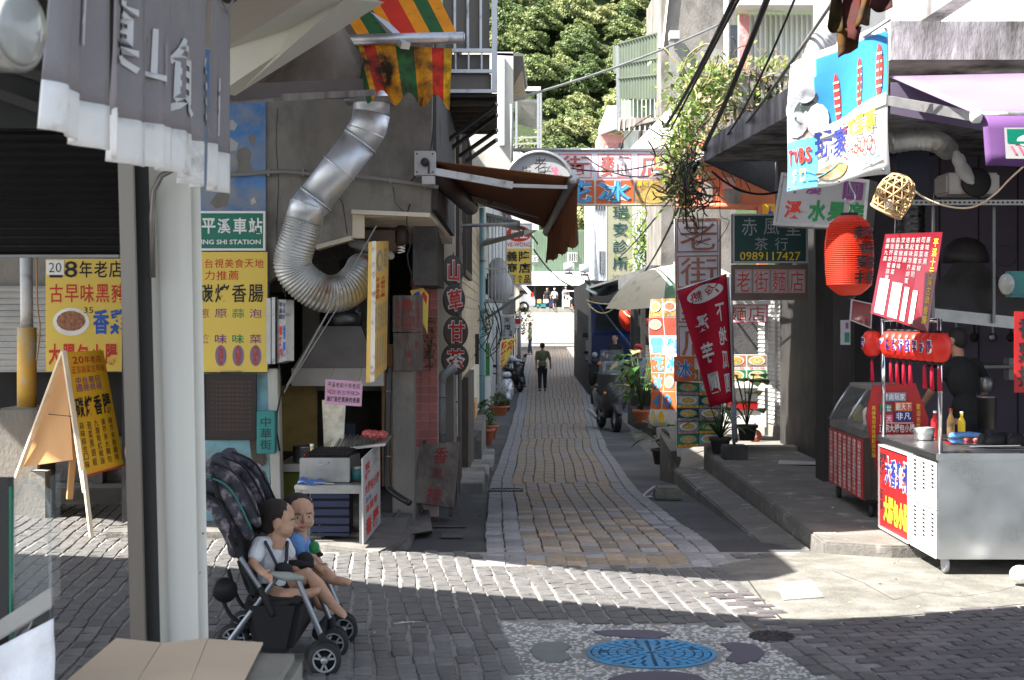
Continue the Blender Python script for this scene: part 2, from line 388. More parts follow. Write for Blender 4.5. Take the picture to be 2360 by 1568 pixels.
class Q:
    def __init__(s,tl,tr,br,bl,wave=None):
        s.c=[Vector(p)for p in(tl,tr,br,bl)]; s.wave=wave
        s.n=((s.c[1]-s.c[0])+(s.c[2]-s.c[3])).cross((s.c[0]-s.c[3])+(s.c[1]-s.c[2])).normalized()
        s.w=((s.c[1]-s.c[0]).length+(s.c[2]-s.c[3]).length)/2; s.h=((s.c[3]-s.c[0]).length+(s.c[2]-s.c[1]).length)/2
    def pt(s,u,v,off=0.):
        a,b,c,d=s.c; p=a.lerp(b,u).lerp(d.lerp(c,u),v)
        if s.wave:off=off+s.wave(u,v)
        return p+s.n*off
    def sub(s,u0,v0,u1,v1,off=0.):return Q(s.pt(u0,v0,off),s.pt(u1,v0,off),s.pt(u1,v1,off),s.pt(u0,v1,off))
    def mid(s):return s.pt(.5,1)
def QF(x0,y0,x1,y1,d,d1=None,skew=0):
    """patch whose corners stand at picture position x0..x1, y0..y1 at distance d (left) and d1 (right)"""
    d1=d1 or d
    return Q(P(x0,y0,d),P(x1,y0,d1),P(x1,y1,d1),P(x0,y1,d))
def QP(pts,ds):
    if not hasattr(ds,'__len__'):ds=[ds]*4
    return Q(*[P(x,y,d)for(x,y),d in zip(pts,ds)])
def slab(mb,q,th=.02,nu=1,nv=1,off=0.):
    if nu==1 and nv==1:
        f=[q.pt(0,0,off),q.pt(1,0,off),q.pt(1,1,off),q.pt(0,1,off)]; return mb.hexa([p-q.n*th for p in f],f)
    vs=[]; fs=[]; N=(nu+1)*(nv+1)
    for o in(off,off-th):vs+=[q.pt(i/nu,j/nv,o)for j in range(nv+1)for i in range(nu+1)]
    I=lambda i,j,k:k*N+j*(nu+1)+i
    for j in range(nv):
        for i in range(nu):fs+=[(I(i,j+1,0),I(i+1,j+1,0),I(i+1,j,0),I(i,j,0)),(I(i,j,1),I(i+1,j,1),I(i+1,j+1,1),I(i,j+1,1))]
    for i in range(nu):fs+=[(I(i,0,0),I(i+1,0,0),I(i+1,0,1),I(i,0,1)),(I(i,nv,0),I(i,nv,1),I(i+1,nv,1),I(i+1,nv,0))]
    for j in range(nv):fs+=[(I(0,j,0),I(0,j,1),I(0,j+1,1),I(0,j+1,0)),(I(nu,j,0),I(nu,j+1,0),I(nu,j+1,1),I(nu,j,1))]
    return mb.add(vs,fs,True)
def rect(mb,q,u0,v0,u1,v1,mat,off=.002,n=1):
    mb.m(mat)
    mb.add([q.pt(u0+(u1-u0)*i/n,v,off)for v in(v0,v1)for i in range(n+1)],[(i,i+n+1,i+n+2,i+1)for i in range(n)])
def disc(mb,q,u,v,ru,rv,mat,off=.003,n=16):
    mb.m(mat); K=5 if getattr(q,'wave',None)and ru>.15 else 1; b=[q.pt(u,v,off)]if K>1 else[]
    vs=b+[q.pt(u+ru*(j+1)/K*math.cos(2*math.pi*k/n),v-rv*(j+1)/K*math.sin(2*math.pi*k/n),off)for j in range(K)for k in range(n)]
    if K==1:return mb.add(vs,[tuple(range(n))])
    mb.add(vs,[(0,1+k,1+(k+1)%n)for k in range(n)]+[(1+j*n+k,1+(j+1)*n+k,1+(j+1)*n+(k+1)%n,1+j*n+(k+1)%n)for j in range(K-1)for k in range(n)])
def dish(mb,q,u,v,ru,rv,food='food_a',rim='plate',off=.003):
    disc(mb,q,u,v,ru,rv,rim,off); disc(mb,q,u,v,ru*.8,rv*.78,food,off+.0015)
_G={}
def glyph(s,bold=.0):
    k=(s,bold)
    if k in _G:return _G[k]
    cu=bpy.data.curves.new('g','FONT'); cu.body=s; cu.size=1; cu.resolution_u=2; cu.offset=bold
    o=bpy.data.objects.new('g',cu); COL.objects.link(o)
    dg=bpy.context.evaluated_depsgraph_get(); me=bpy.data.meshes.new_from_object(o.evaluated_get(dg))
    a=np.array([v.co[:2]for v in me.vertices])if len(me.vertices)else np.zeros((0,2)); fs=[tuple(p.vertices)for p in me.polygons]
    bpy.data.objects.remove(o); bpy.data.curves.remove(cu); bpy.data.meshes.remove(me)
    if len(a):
        lo=a.min(0); hi=a.max(0); asp=(hi[0]-lo[0])/max(hi[1]-lo[1],1e-6)
        if ord(s[0])>0x2e80:sz=max(hi[0]-lo[0],hi[1]-lo[1],.6); ctr=(lo+hi)/2; a=(a-ctr)/sz+.5
        else:a=(a-lo)/np.maximum(hi-lo,1e-6)
    else:asp=1
    _G[k]=(a,fs,asp); return _G[k]
def put(mb,q,s,u0,v0,u1,v1,mat,off=.003,bold=.012,mirror=False,shear=0.):
    a,fs,_=glyph(s,bold)
    if not len(a):return
    mb.m(mat); vs=[]
    for x,y in a:
        if mirror:x=1-x
        x=x+shear*(y-.5)
        vs.append(q.pt(u0+(u1-u0)*x,v1+(v0-v1)*y,off))
    mb.add(vs,[tuple(reversed(f))for f in fs]if mirror else fs,False)
def row(mb,q,s,u0,v0,u1,v1,mat,gap=.12,**k):
    n=len(s); w=(u1-u0)/n
    for i,c in enumerate(s):
        if c!=' ':put(mb,q,c,u0+w*(i+gap/2),v0,u0+w*(i+1-gap/2),v1,mat,**k)
def colm(mb,q,s,u0,v0,u1,v1,mat,gap=.12,**k):
    n=len(s); h=(v1-v0)/n
    for i,c in enumerate(s):
        if c!=' ':put(mb,q,c,u0,v0+h*(i+gap/2),u1,v0+h*(i+1-gap/2),mat,**k)
def frame(mb,q,w,th=.03,off=.01,mat=None):
    if mat:mb.m(mat)
    wu=w/q.w; wv=w/q.h
    for a in((0,0,1,wv),(0,1-wv,1,1),(0,wv,wu,1-wv),(1-wu,wv,1,1-wv)):
        slab(mb,q.sub(*a,off=off),th)
def sign(name,label,q,mat,cat='sign',th=.03,fr=None,body='board',group=None,nu=1,nv=1,draw=None,bevel=0):
    """board + frame + lettering; draw(mb) fills the print"""
    t=thing(name,label,cat,q.mid()-q.n*th/2,group)
    mb=MB(mat); slab(mb,q,th,nu,nv); obj(body,mb,t,bevel)
    if fr:f=MB(fr[0]); frame(f,q,fr[1],th+.02,.012); obj('frame',f,t)
    if draw:
        d=MB(); draw(d); d.keepn=True; obj('lettering',d,t)
    return t
def fuse(mb,name,voxel,it=3,mat=None,parent=None,fac=.5,**kw):
    me=mb.mesh(name); o=bpy.data.objects.new(name,me); COL.objects.link(o)
    r=o.modifiers.new('r','REMESH'); r.mode='VOXEL'; r.voxel_size=voxel; r.use_smooth_shade=True
    if it:sm=o.modifiers.new('s','SMOOTH'); sm.iterations=it; sm.factor=fac
    dg=bpy.context.evaluated_depsgraph_get(); m2=bpy.data.meshes.new_from_object(o.evaluated_get(dg))
    bpy.data.objects.remove(o); bpy.data.meshes.remove(me); m2.name=name
    m2.materials.clear(); m2.materials.append(M[mat]); m2.polygons.foreach_set('use_smooth',[True]*len(m2.polygons))
    m2.polygons.foreach_set('material_index',[0]*len(m2.polygons))
    return link(name,m2,parent,**kw)
def lerp(a,b,t):return a+(b-a)*t
def gz(y):
    T=((0,0),(11,0),(13,-.06),(15,-.15),(20,-.35),(27,-.55),(34,-.72),(45,-.82),(52,-.74),(65,-.5),(76,-.05),(92,.31),(105,1.35),(125,2.46),(150,2.8),(400,2.8))
    for(a,za),(b,zb)in zip(T,T[1:]):
        if y<=b:return lerp(za,zb,(y-a)/(b-a))if y>=a else za
    return T[-1][1]
def ground_at(x,y):
    """where the street is met at picture position x, y"""
    lo,hi=4.,160.; d=lo
    while d<hi:
        if CH+(HZ-y)*d/F<=gz(d)+1e-4:return Vector(((x-CX)*d/F,d,gz(d)))
        d+=.02
    return Vector(((x-CX)*d/F,d,gz(d)))
# ================================================================== THE GROUND
ys=sorted(set([-3,0,4,7,9,10,11,12,13,14,15,17,20,23,27,30,34,40,45,50,52,58,65,70,76,82,86,92,98,105,115,125,140,150,260]))
mb=MB('asphalt'); xs=[-80,-30,-12,-6,-3,0,3,6,12,30,80]
mb.add([(x,y,gz(y)-.07)for y in ys for x in xs],[(j*len(xs)+i,j*len(xs)+i+1,(j+1)*len(xs)+i+1,(j+1)*len(xs)+i)for j in range(len(ys)-1)for i in range(len(xs)-1)])
mb.keepn=True
g=obj('ground',mb,kind='structure')
def strip(name,pts,mat,lift,parent=None,kind='structure',sub=1,**k):
    """ribbon over the street: pts = (y, x_left, x_right)"""
    mb=MB(mat); P_=[]
    for(a,l0,r0),(b,l1,r1)in zip(pts,pts[1:]):
        for i in range(sub):t=i/sub; P_.append((lerp(a,b,t),lerp(l0,l1,t),lerp(r0,r1,t)))
    P_.append(pts[-1])
    nx=1; vs=[]
    for y,l,r in P_:vs+=[(l,y,gz(y)+lift),(r,y,gz(y)+lift)]
    mb.add(vs,[(2*i,2*i+1,2*i+3,2*i+2)for i in range(len(P_)-1)]); mb.keepn=True
    return obj(name,mb,parent,kind=kind if parent is None else None,**k)
LANE=[(10.75,-.185,1.56),(11.9,-.2,1.57),(13.5,-.23,1.5),(17.2,-.27,1.47),(20,-.26,1.53),(27,-.15,1.69),(34,-.05,1.96),(45,.13,2.39),(52,.25,2.66),(65,.46,3.05),(76,.75,3.35),(90,1.1,4.0)]
def lane_x(y):
    for(a,l0,r0),(b,l1,r1)in zip(LANE,LANE[1:]):
        if y<=b:t=(y-a)/(b-a); return lerp(l0,l1,t),lerp(r0,r1,t)
    return LANE[-1][1:]
strip('road',[(11.35,-6,8),(12,-6,8),(14,-6,8),(17,-4,8),(25,-4,9),(45,-4,12),(76,-6,14),(92,-8,18)],'asphalt',-.012,sub=3)
strip('forecourt',[(92,-20,24),(98,-24,24),(105,-24,24),(125,-30,30)],'concrete_pale',-.01,sub=2)
strip('paving_bed',LANE,'joint',0.008,sub=4)
def paver_mesh(w,l,h,mat,seed,chip=.004):
    r_=random.Random(seed); mb=MB(mat)
    k=[(-w/2,-l/2),(w/2,-l/2),(w/2,l/2),(-w/2,l/2)]
    lo=[(x+r_.uniform(-chip,chip),y+r_.uniform(-chip,chip),0)for x,y in k]
    e=.004
    hi=[(x*(1-2*e/w)+r_.uniform(-chip,chip)*.6,y*(1-2*e/l)+r_.uniform(-chip,chip),h+r_.uniform(-.0015,.0015))for x,y,_ in lo]
    mi=[(x,y,h*.6)for x,y,_ in lo]
    mb.add(lo+mi+hi,[(i,(i+1)%4,4+(i+1)%4,4+i)for i in range(4)]+[(4+i,4+(i+1)%4,8+(i+1)%4,8+i)for i in range(4)]+[(8,9,10,11)])
    mb.keepn=True
    return mb
def inframe(p,m=30):
    if p.y<1:return False
    x=CX+p.x*F/p.y; y=HZ-(p.z-CH)*F/p.y
    return-m<x<2360+m and y<1568+m
lane=thing('lane_paving','','',(.7,11,0)); del lane['label']; del lane['category']; lane['kind']='structure'
PM={}
for mt in('paver','paver_tan','paver_grey'):
    PM[mt]=[paver_mesh(.13,.23,.018,mt,i).mesh('paver')for i in range(4)]
cnt=0; rest=MB()
y=10.8; r_i=0; L0=.235
while y<89:
    l,r=lane_x(y); n=max(6,round((r-l-.02)/.14)); w=(r-l)/n; wob=.012*math.sin(y*.9)
    rowl=L0*(1+.02*math.sin(r_i))
    for i in range(n):
        edge=i in(0,1,n-1,n-2)
        yy=y+(rowl/2 if(i%2)else 0)+rng.uniform(-.008,.008)
        xx=l+w*(i+.5)+wob*(1 if 1<i<n-2 else.5)+rng.uniform(-.004,.004)
        pch=math.sin(xx*1.3+y*.5)+math.sin(y*.33+1)
        mt='paver_grey' if edge or rng.random()<.18 else('paver_tan' if(rng.random()<.16+.12*pch or y<11.1)else 'paver')
        if cnt<300 and y<15.2 and cnt>=0:
            o=link('paver',PM[mt][rng.randrange(4)],lane); o.location=(xx,yy,gz(yy)+.002); o.scale=(w/.14*1.02,1,1); o.rotation_euler=(math.atan((gz(yy+.1)-gz(yy-.1))/.2),0,rng.uniform(-.015,.015)); cnt+=1
            continue
        sx=w*.475; sl_=rowl*.48; z=gz(yy)+.018+rng.uniform(-.002,.002); e=.006
        j=[rng.uniform(-.004,.004)for _ in range(4)]
        rest.m(mt); A=[(xx-sx+j[0],yy-sl_),(xx+sx+j[1],yy-sl_),(xx+sx+j[2],yy+sl_),(xx-sx+j[3],yy+sl_)]
        B=[(xx-sx+e,yy-sl_+e),(xx+sx-e,yy-sl_+e),(xx+sx-e,yy+sl_-e),(xx-sx+e,yy+sl_-e)]
        rest.add([(a,b,gz(b)+.006)for a,b in A]+[(a,b,gz(b)+.018+(z-gz(yy)-.018))for a,b in B],[(4,5,6,7)]+[(q_,(q_+1)%4,4+(q_+1)%4,4+q_)for q_ in range(4)],False)
    y+=rowl; r_i+=1
obj('pavers_beyond',rest,lane,kind='stuff')
Pz=[P(1155,1440,8.73),P(1700,1452,8.58)]
plaza=thing('plaza_paving','','',(0,9,0)); del plaza['label']; del plaza['category']; plaza['kind']='structure'
mb=MB('grout'); mb.b2(-9,9,2.2,11.35,-.05,.013); obj('grout_bed',mb,plaza)
mb=MB('grout'); mb.b2(-9,-1.45,11.35,14.4,-.05,.013); obj('grout_bed',mb,plaza)
TER=[(-.06,8.74),(1.285,8.62),(1.62,6.9),(.05,6.9)]
CON=[(1.44,10.72),(1.62,10.9),(2.36,11.5),(6.5,11.5),(6.5,9.62),(3.3,9.35),(2.5,8.98),(1.62,8.62),(1.56,8.66)]
def inside(p,poly):
    c=False; n=len(poly)
    for i in range(n):
        a,b=poly[i],poly[i-1]
        if(a[1]>p[1])!=(b[1]>p[1])and p[0]<(b[0]-a[0])*(p[1]-a[1])/(b[1]-a[1])+a[0]:c=not c
    return c
SM=[paver_mesh(.09,.176,.02,'sett',50+i,.006).mesh('sett')for i in range(8)]
SR=[paver_mesh(.088,.168,.02,'sett_right',80+i,.006).mesh('sett')for i in range(6)]
cand=[]
th=math.atan(.105)
for jj in range(-10,70):
    for ii in range(-70,50):
        u=ii*.106+(0.01*math.sin(jj*.7+ii)); v=2+jj*.187+(.03*math.sin(ii*1.9))
        x=u*math.cos(th)-v*math.sin(th)+.9; y=u*math.sin(th)+v*math.cos(th)
        if not(6.6<y<14.3):continue
        if y>11.28 and x>-1.5-.1:continue
        if inside((x,y),TER)or inside((x,y),CON)or(y>10.62 and-.24<x<1.62)or(y>10.2 and x>1.45+(y-10.2)):continue
        if x>1.4+(8.9-y)*.28 and y<9.7:continue
        p=V(x,y,0)
        if inframe(p):cand.append((y,x,th,0))
for jj in range(0,60):
    for ii in range(-10,60):
        u=ii*.19+(.095 if jj%2 else 0); v=jj*.1
        a=R(9); x=1.2+u*math.cos(a)-v*math.sin(a); y=5.6+u*math.sin(a)+v*math.cos(a)
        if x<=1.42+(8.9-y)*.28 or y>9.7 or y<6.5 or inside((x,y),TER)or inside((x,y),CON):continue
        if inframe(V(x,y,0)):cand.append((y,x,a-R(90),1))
cand.sort(); rest=MB()
for k,(y,x,a,kd)in enumerate(cand):
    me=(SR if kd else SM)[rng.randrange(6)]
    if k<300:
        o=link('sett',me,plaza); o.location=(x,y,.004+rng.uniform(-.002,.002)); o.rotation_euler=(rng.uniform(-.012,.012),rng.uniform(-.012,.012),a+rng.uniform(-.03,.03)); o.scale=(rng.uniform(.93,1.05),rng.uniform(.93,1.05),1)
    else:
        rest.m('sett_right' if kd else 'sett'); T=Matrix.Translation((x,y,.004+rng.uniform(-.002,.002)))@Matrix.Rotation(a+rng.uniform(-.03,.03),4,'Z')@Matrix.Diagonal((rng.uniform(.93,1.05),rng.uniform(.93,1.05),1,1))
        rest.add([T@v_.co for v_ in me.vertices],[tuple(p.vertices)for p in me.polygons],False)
for o in plaza.children:
    if o.name.startswith('sett'):o.matrix_parent_inverse=Matrix.Translation(-plaza.location)
rest.keepn=True
obj('setts_beyond',rest,plaza,kind='stuff')
pan=thing('pebble_panel','','',(.7,7.9,0)); del pan['label']; del pan['category']; pan['kind']='structure'
mb=MB('terrazzo'); mb.prism([V(x,y,-.03)for x,y in TER],(0,0,.042)); obj('mortar_bed',mb,pan)
mc=V(.72,7.9,0); MR=.335
tiles=[([(1222,1505),(1240,1490),(1290,1487),(1318,1497),(1300,1510),(1318,1524),(1290,1537),(1250,1532),(1228,1520)],'slate_grey'),
         ([(1368,1463),(1420,1460),(1500,1461),(1545,1470),(1510,1481),(1445,1477),(1395,1474)],'slate_purple'),
         ([(1660,1493),(1690,1489),(1740,1494),(1764,1512),(1748,1531),(1700,1538),(1672,1529),(1688,1512)],'slate_purple'),
         ([(1400,1575),(1440,1562),(1500,1557),(1560,1558),(1610,1566),(1640,1585),(1500,1600)],'slate_purple')]
tpoly=[]
def gp(x,y):d=CH*F/(y-HZ); return V((x-CX)*d/F,d,0)
for pts,mt in tiles:
    w=[gp(*p)for p in pts]; tpoly.append([(p.x,p.y)for p in w]); mb=MB(mt); mb.prism([p+V(0,0,.004)for p in reversed(w)],(0,0,.018)); obj('slate_tile',mb,pan,bevel=.003)
pb=MB()
for i in range(5200):
    x=rng.uniform(-.1,1.65); y=rng.uniform(6.95,8.76)
    if not inside((x,y),TER)or(V(x,y,0)-mc).length<MR+.03 or any(inside((x,y),t)for t in tpoly)or not inframe(V(x,y,0),10):continue
    s=rng.uniform(.006,.014); a=rng.uniform(0,3.14); pb.m('pebble' if rng.random()<.75 else 'pebble_grey')
    c,s_=math.cos(a),math.sin(a); E=[(1,0),(.4,.8),(-.6,.7),(-1,-.1),(-.3,-.8),(.6,-.7)]
    ring=[(x+(ex*c-ey*s_)*s*1.25,y+(ex*s_+ey*c)*s,.0122)for ex,ey in E]; top=[(x+(ex*c-ey*s_)*s*.7,y+(ex*s_+ey*c)*s*.6,.012+s*.45)for ex,ey in E]
    pb.add(ring+top,[tuple(range(6,12))]+[(k,(k+1)%6,6+(k+1)%6,6+k)for k in range(6)],True)
pb.keepn=True; obj('pebbles',pb,pan,kind='stuff')
mh=thing('manhole_cover','round sky blue manhole cover with rings and spokes in a white pebble panel','manhole cover',(mc.x,mc.y,.012))
mb=MB('manhole_groove'); mb.lathe((mc.x,mc.y,.002),[(MR,0),(MR,.014),(0,.014)],48); obj('base_plate',mb,mh)
mb=MB('manhole_blue')
rings=[0.02,.075,.125,.175,.225,.268,.31]; ns=[8,16,16,24,24,32]
for k,(r0,r1)in enumerate(zip(rings,rings[1:])):
    for j in range(ns[k]):
        a0=2*math.pi*j/ns[k]+.012/r1; a1=2*math.pi*(j+1)/ns[k]-.012/r1; g_=.005
        if k==4 and j in(1,11):continue
        p=[(r0+g_,a0),(r1-g_,a0),(r1-g_,(a0+a1)/2),(r1-g_,a1),(r0+g_,a1),(r0+g_,(a0+a1)/2)]
        mb.prism([mc+V(r*math.cos(a),r*math.sin(a),.0165)for r,a in p],(0,0,.006))
obj('tread',mb,mh,kind='stuff')
mb=MB('manhole_blue'); mb.lathe((mc.x,mc.y,.0165),[(.315,0),(.315,.006),(MR,.006),(MR,0)],48,cap=False); obj('rim',mb,mh)
mb=MB('black')
for sx in(-.235,.235):mb.b2(mc.x+sx-.018,mc.x+sx+.018,mc.y-.012,mc.y+.012,.0166,.019)
obj('lifting_slot',mb,mh)
d=8.4; ic=gp(1780,1476)
ih=thing('iron_cover','small round dark iron utility cover set in the purple setts at the panel corner','utility cover',(ic.x,ic.y,.02))
mb=MB('iron'); mb.lathe((ic.x,ic.y,.004),[(.125,0),(.125,.024),(.115,.026),(0,.026)],32); obj('lid',mb,ih)
mb=MB('iron')
for k in range(12):
    a=k*math.pi/6
    for rr_ in(.045,.08,.105):mb.box((ic.x+rr_*math.cos(a+rr_),ic.y+rr_*math.sin(a+rr_),.0325),(.016,.008,.004),Matrix.Rotation(a+rr_,3,'Z'))
obj('stud',mb,ih,kind='stuff')
mb=MB('apron_concrete'); cp=[(x+rng.uniform(-.02,.02),y)for x,y in CON]
mb.prism([V(x,y,-.04)for x,y in reversed(CON)],(0,0,.058)); obj('apron',mb,bevel=.01,kind='structure')
hp=[gp(1790,1352),gp(1870,1344),gp(1900,1385),gp(1805,1392)]
mb=MB('concrete'); mb.prism([p+V(0,0,.012)for p in reversed(hp)],(0,0,.012)); obj('inset_hatch',mb,bevel=.003,label='faint white rectangular hatch set flush in the sunlit concrete apron',cat='utility cover')
mb=MB('joint')
cr=[(1925,1325),(1990,1350),(2060,1390),(2130,1372),(2210,1383),(2300,1370),(2360,1352)]
mb.tube([gp(*p)+V(0,0,.016)for p in cr],.004,5)
mb.tube([gp(*p)+V(0,0,.016)for p in((1725,1345),(1765,1400),(1800,1432))],.006,5)
mb.tube([gp(*p)+V(0,0,.016)for p in((1990,1318),(2040,1326),(2085,1332))],.003,5)
obj('crack',mb,kind='structure')
mb=MB('concrete_worn')
pl=[(2.3,11.25),(2.75,11.05),(7.5,11.05),(7.5,24),(3.2,24),(2.38,18.9)]
z0,z1=-.9,.105
mb.prism([V(x,y,z0)for x,y in pl],(0,0,z1-z0)); obj('platform',mb,bevel=.015,kind='structure')
mb=MB('concrete_worn'); mb.hexa([V(1.98,12.2,-1),V(2.29,11.7,-1),V(2.38,18.8,-1),V(2.03,19.6,-1)],[V(1.98,12.2,-.04),V(2.29,11.7,-.01),V(2.38,18.8,-.1),V(2.03,19.6,-.14)]); obj('ledge',mb,bevel=.015,kind='structure')
mb=MB('concrete_worn')
for a,b in zip(range(14,40,2),range(16,42,2)):
    q0=[(lane_x(a)[1]+.62,a,gz(a)-.009),(2.95+(a-20)*.03,a,gz(a)+.22),(2.95+(b-20)*.03,b,gz(b)+.22),(lane_x(b)[1]+.62,b,gz(b)-.009)]
    if a>=19:mb.quad(*q0)
obj('gutter_slope',mb,kind='structure')
for i,(y0_,y1_,zt)in enumerate(((17.6,19.6,-.18),(19.62,21.4,-.28),(21.42,24.4,-.36))):
    mb=MB('concrete'); mb.b2(-.9,-.34+i*.03,y0_,y1_,-1.2,zt+.03); obj('landing_step',mb,bevel=.012,kind='structure')
mb=MB('concrete_worn'); mb.hexa([V(-1.55,11.55,-.1),V(-.98,11.25,-.1),V(-.78,11.9,-.1),V(-.86,17.5,-.6)],[V(-1.55,11.55,.05),V(-.98,11.25,.03),V(-.82,11.9,.03),V(-.9,17.5,-.1)]); obj('doorstep',mb,bevel=.015,kind='structure')
mb=MB('concrete_worn'); mb.b2(-3.2,-.86,12.0,16.5,-.4,.07); obj('shop_floor',mb,bevel=.01,kind='structure')
for(x,y,w,l)in((1375,905,.9,.5),(1385,935,.8,.4),(1010,1215,.5,.12),(1050,1090,.5,.3),(1040,1240,.18,.3)):
    p=ground_at(x,y); mb=MB('asphalt_wet'); mb.add([(p.x-w/2,p.y,gz(p.y)+.001),(p.x+w/2,p.y,gz(p.y)+.001),(p.x+w/2,p.y+l,gz(p.y+l)+.001),(p.x-w/2,p.y+l,gz(p.y+l)+.001)],[(0,1,2,3)]); obj('patch',mb,kind='structure')
mb=MB('soil_slope'); mb.keepn=True
mb.grid(lambda u,v:V(-90+180*u,150+v*130,2.7+v*115+3*math.sin(u*17+v*5)),30,20); obj('hillside',mb,kind='structure')
def leaves(n,ctr,rad,size,jit=.5,up=.45,squash=.75,seed=0):
    """leaf-sized faces spread through the outer shell of a crown (numpy)"""
    g_=np.random.default_rng(seed); d=g_.normal(size=(n,3)); d/=np.linalg.norm(d,axis=1)[:,None]; d[:,2]=np.where(d[:,2]<-.35,-d[:,2],d[:,2])
    lob=1+.16*np.sin(d[:,0]*5+seed)*np.cos(d[:,1]*6+seed*2)+.12*np.sin(d[:,2]*9+d[:,0]*7+seed)
    c=ctr+d*(np.array([rad,rad,rad*squash]))*(lob*(1-np.abs(g_.normal(size=n))*.12))[:,None]
    nn=d*.6+np.array([0,0,up])+g_.normal(size=(n,3))*jit; nn/=np.linalg.norm(nn,axis=1)[:,None]
    t=np.cross(nn,g_.normal(size=(n,3))); t/=np.linalg.norm(t,axis=1)[:,None]; b=np.cross(nn,t)
    s=size*g_.uniform(.6,1.3,n)[:,None]
    return np.stack([c-t*s,c-b*s*.55,c+t*s,c+b*s*.55],1)
def leafmesh(name,quads,mats,idx):
    v=quads.reshape(-1,3); n=len(quads); me=bpy.data.meshes.new(name); me.vertices.add(len(v)); me.vertices.foreach_set('co',v.ravel())
    me.loops.add(4*n); me.loops.foreach_set('vertex_index',np.arange(4*n)); me.polygons.add(n); me.polygons.foreach_set('loop_start',np.arange(n)*4); me.polygons.foreach_set('loop_total',np.full(n,4))
    for x in mats:me.materials.append(M[x])
    me.polygons.foreach_set('material_index',idx.astype(np.int32)); me.update(); me.validate(); return me
Qs=[]; Is=[]; core=MB('forest_core'); k=0
g_=random.Random(4)
for k in range(200):
    v=(k/200)*.4; yy=152+v*130+g_.uniform(-1,1); zz=2.7+v*115+g_.uniform(-.6,1); x=(g_.uniform(1105,1560)-CX)*yy/F
    rad=g_.choice((.9,1.3,1.6,2.1,2.8))*g_.uniform(.85,1.2); c=np.array([x,yy,zz+.8]); n=int(1900*rad)
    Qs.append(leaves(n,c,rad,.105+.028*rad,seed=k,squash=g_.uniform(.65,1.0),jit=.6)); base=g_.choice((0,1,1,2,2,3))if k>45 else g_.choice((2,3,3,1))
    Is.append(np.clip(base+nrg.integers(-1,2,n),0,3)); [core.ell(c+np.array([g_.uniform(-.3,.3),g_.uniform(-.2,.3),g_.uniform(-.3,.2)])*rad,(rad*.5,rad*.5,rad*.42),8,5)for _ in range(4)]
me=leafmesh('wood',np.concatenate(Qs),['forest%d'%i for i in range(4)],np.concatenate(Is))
wo=link('wood',me,None,kind='stuff'); core.keepn=True; obj('wood_gap_shade',core,wo)  # dark blobs inside the crowns stand in for shade between the leaves
tf=thing('tree_fern','pale green tree fern spreading its fronds beside the green balcony enclosure','tree fern',P(1475,290,75))
mb=MB('twig'); mb.tube([P(1475,340,75),P(1478,262,75)],[.12,.09],6); obj('trunk',mb,tf)
for k in range(11):
    a=k*2*math.pi/11; mb=MB('leaf_lite' if k%3 else 'leaf_b'); o0=P(1478,262,75); pts=[o0+V(math.cos(a)*r,math.sin(a)*r,.45*math.sin(r*1.5)-.1*r*r)for r in(.1,.4,.8,1.2,1.6)]
    for p,q_ in zip(pts,pts[1:]):
        for t in(0,.33,.66):
            c=p.lerp(q_,t); dr=(q_-p).normalized(); s=dr.cross(V(0,0,1)).normalized()*.38
            for sg in(1,-1):mb.add([c,c+dr*.1,c+s*sg+dr*.1-V(0,0,.08)],[(0,1,2)])
    obj('frond',mb,tf)
# ================================================================== OUR OWN SHOP FRONT (near left)
nx=-.79
def dn(x):return-nx*F/(CX-x)
nor=thing('split_curtain','grey split curtain with white hem and brushed white characters hanging top left','shop curtain',(nx,3.4,2.1))
edges=[(150,251),(261,330),(340,388),(398,447),(455,482),(489,528)]
chars=['下','菓','山','負','自','甘']
for k,(a,b)in enumerate(edges):
    ya,yb=dn(a),dn(b); zb=(2.08,2.075,2.09,2.1,2.09,2.1)[k]
    ph=k*1.3
    q=Q(V(nx,ya,2.62),V(nx,yb,2.62-.02*(k==5)),V(nx-.01,yb-.004,zb),V(nx+(-.02 if k else-.03),ya-(.05 if k==0 else.0),zb),wave=lambda u,v,ph=ph:(.018*math.sin(u*6.5+ph)+.008*math.sin(u*15+ph*2))*(.3+v))
    hem=.84-.012*k
    mb=MB('cloth_grey'); slab(mb,Q(q.pt(0,0,-q.wave(0,0)),q.pt(1,0,-q.wave(1,0)),q.pt(1,hem,-q.wave(1,hem)),q.pt(0,hem,-q.wave(0,hem)),wave=lambda u,v,q=q,hem=hem:q.wave(u,v*hem)),.004,14,10); st=obj('curtain_strip',mb,nor)
    mb=MB('cloth_white'); slab(mb,Q(q.pt(0,hem,-q.wave(0,hem)),q.pt(1,hem,-q.wave(1,hem)),q.pt(1,1,-q.wave(1,1)),q.pt(0,1,-q.wave(0,1)),wave=lambda u,v,q=q,hem=hem:q.wave(u,hem+v*(1-hem))),.005,14,4,off=.001); obj('hem',mb,st)
    mb=MB(); v0=(.42,.38,.42,.38,.38,.42)[k]; v1=(.68,.66,.65,.73,.7,.72)[k]
    put(mb,q,chars[k],.22,v0,.78,v1,'paint_white',off=.006,bold=.012); mb.keepn=True; obj('brushed_character',mb,st)
    for u in(.12,.88):
        mb=MB('cloth_grey'); mb.tube([V(nx,lerp(ya,yb,u),2.6),V(nx+.025,lerp(ya,yb,u),2.655),V(nx,lerp(ya,yb,u),2.71),V(nx-.028,lerp(ya,yb,u),2.655)],.006,5,closed=True); obj('loop',mb,st)
rod=thing('curtain_rod','tan bamboo rod with dark bands carrying the grey curtain','curtain rod',(nx,3.4,2.64))
mb=MB('wood'); mb.tube([V(nx,2.2,2.66),V(nx,4.2,2.66)],.022,12); obj('rod',mb,rod)
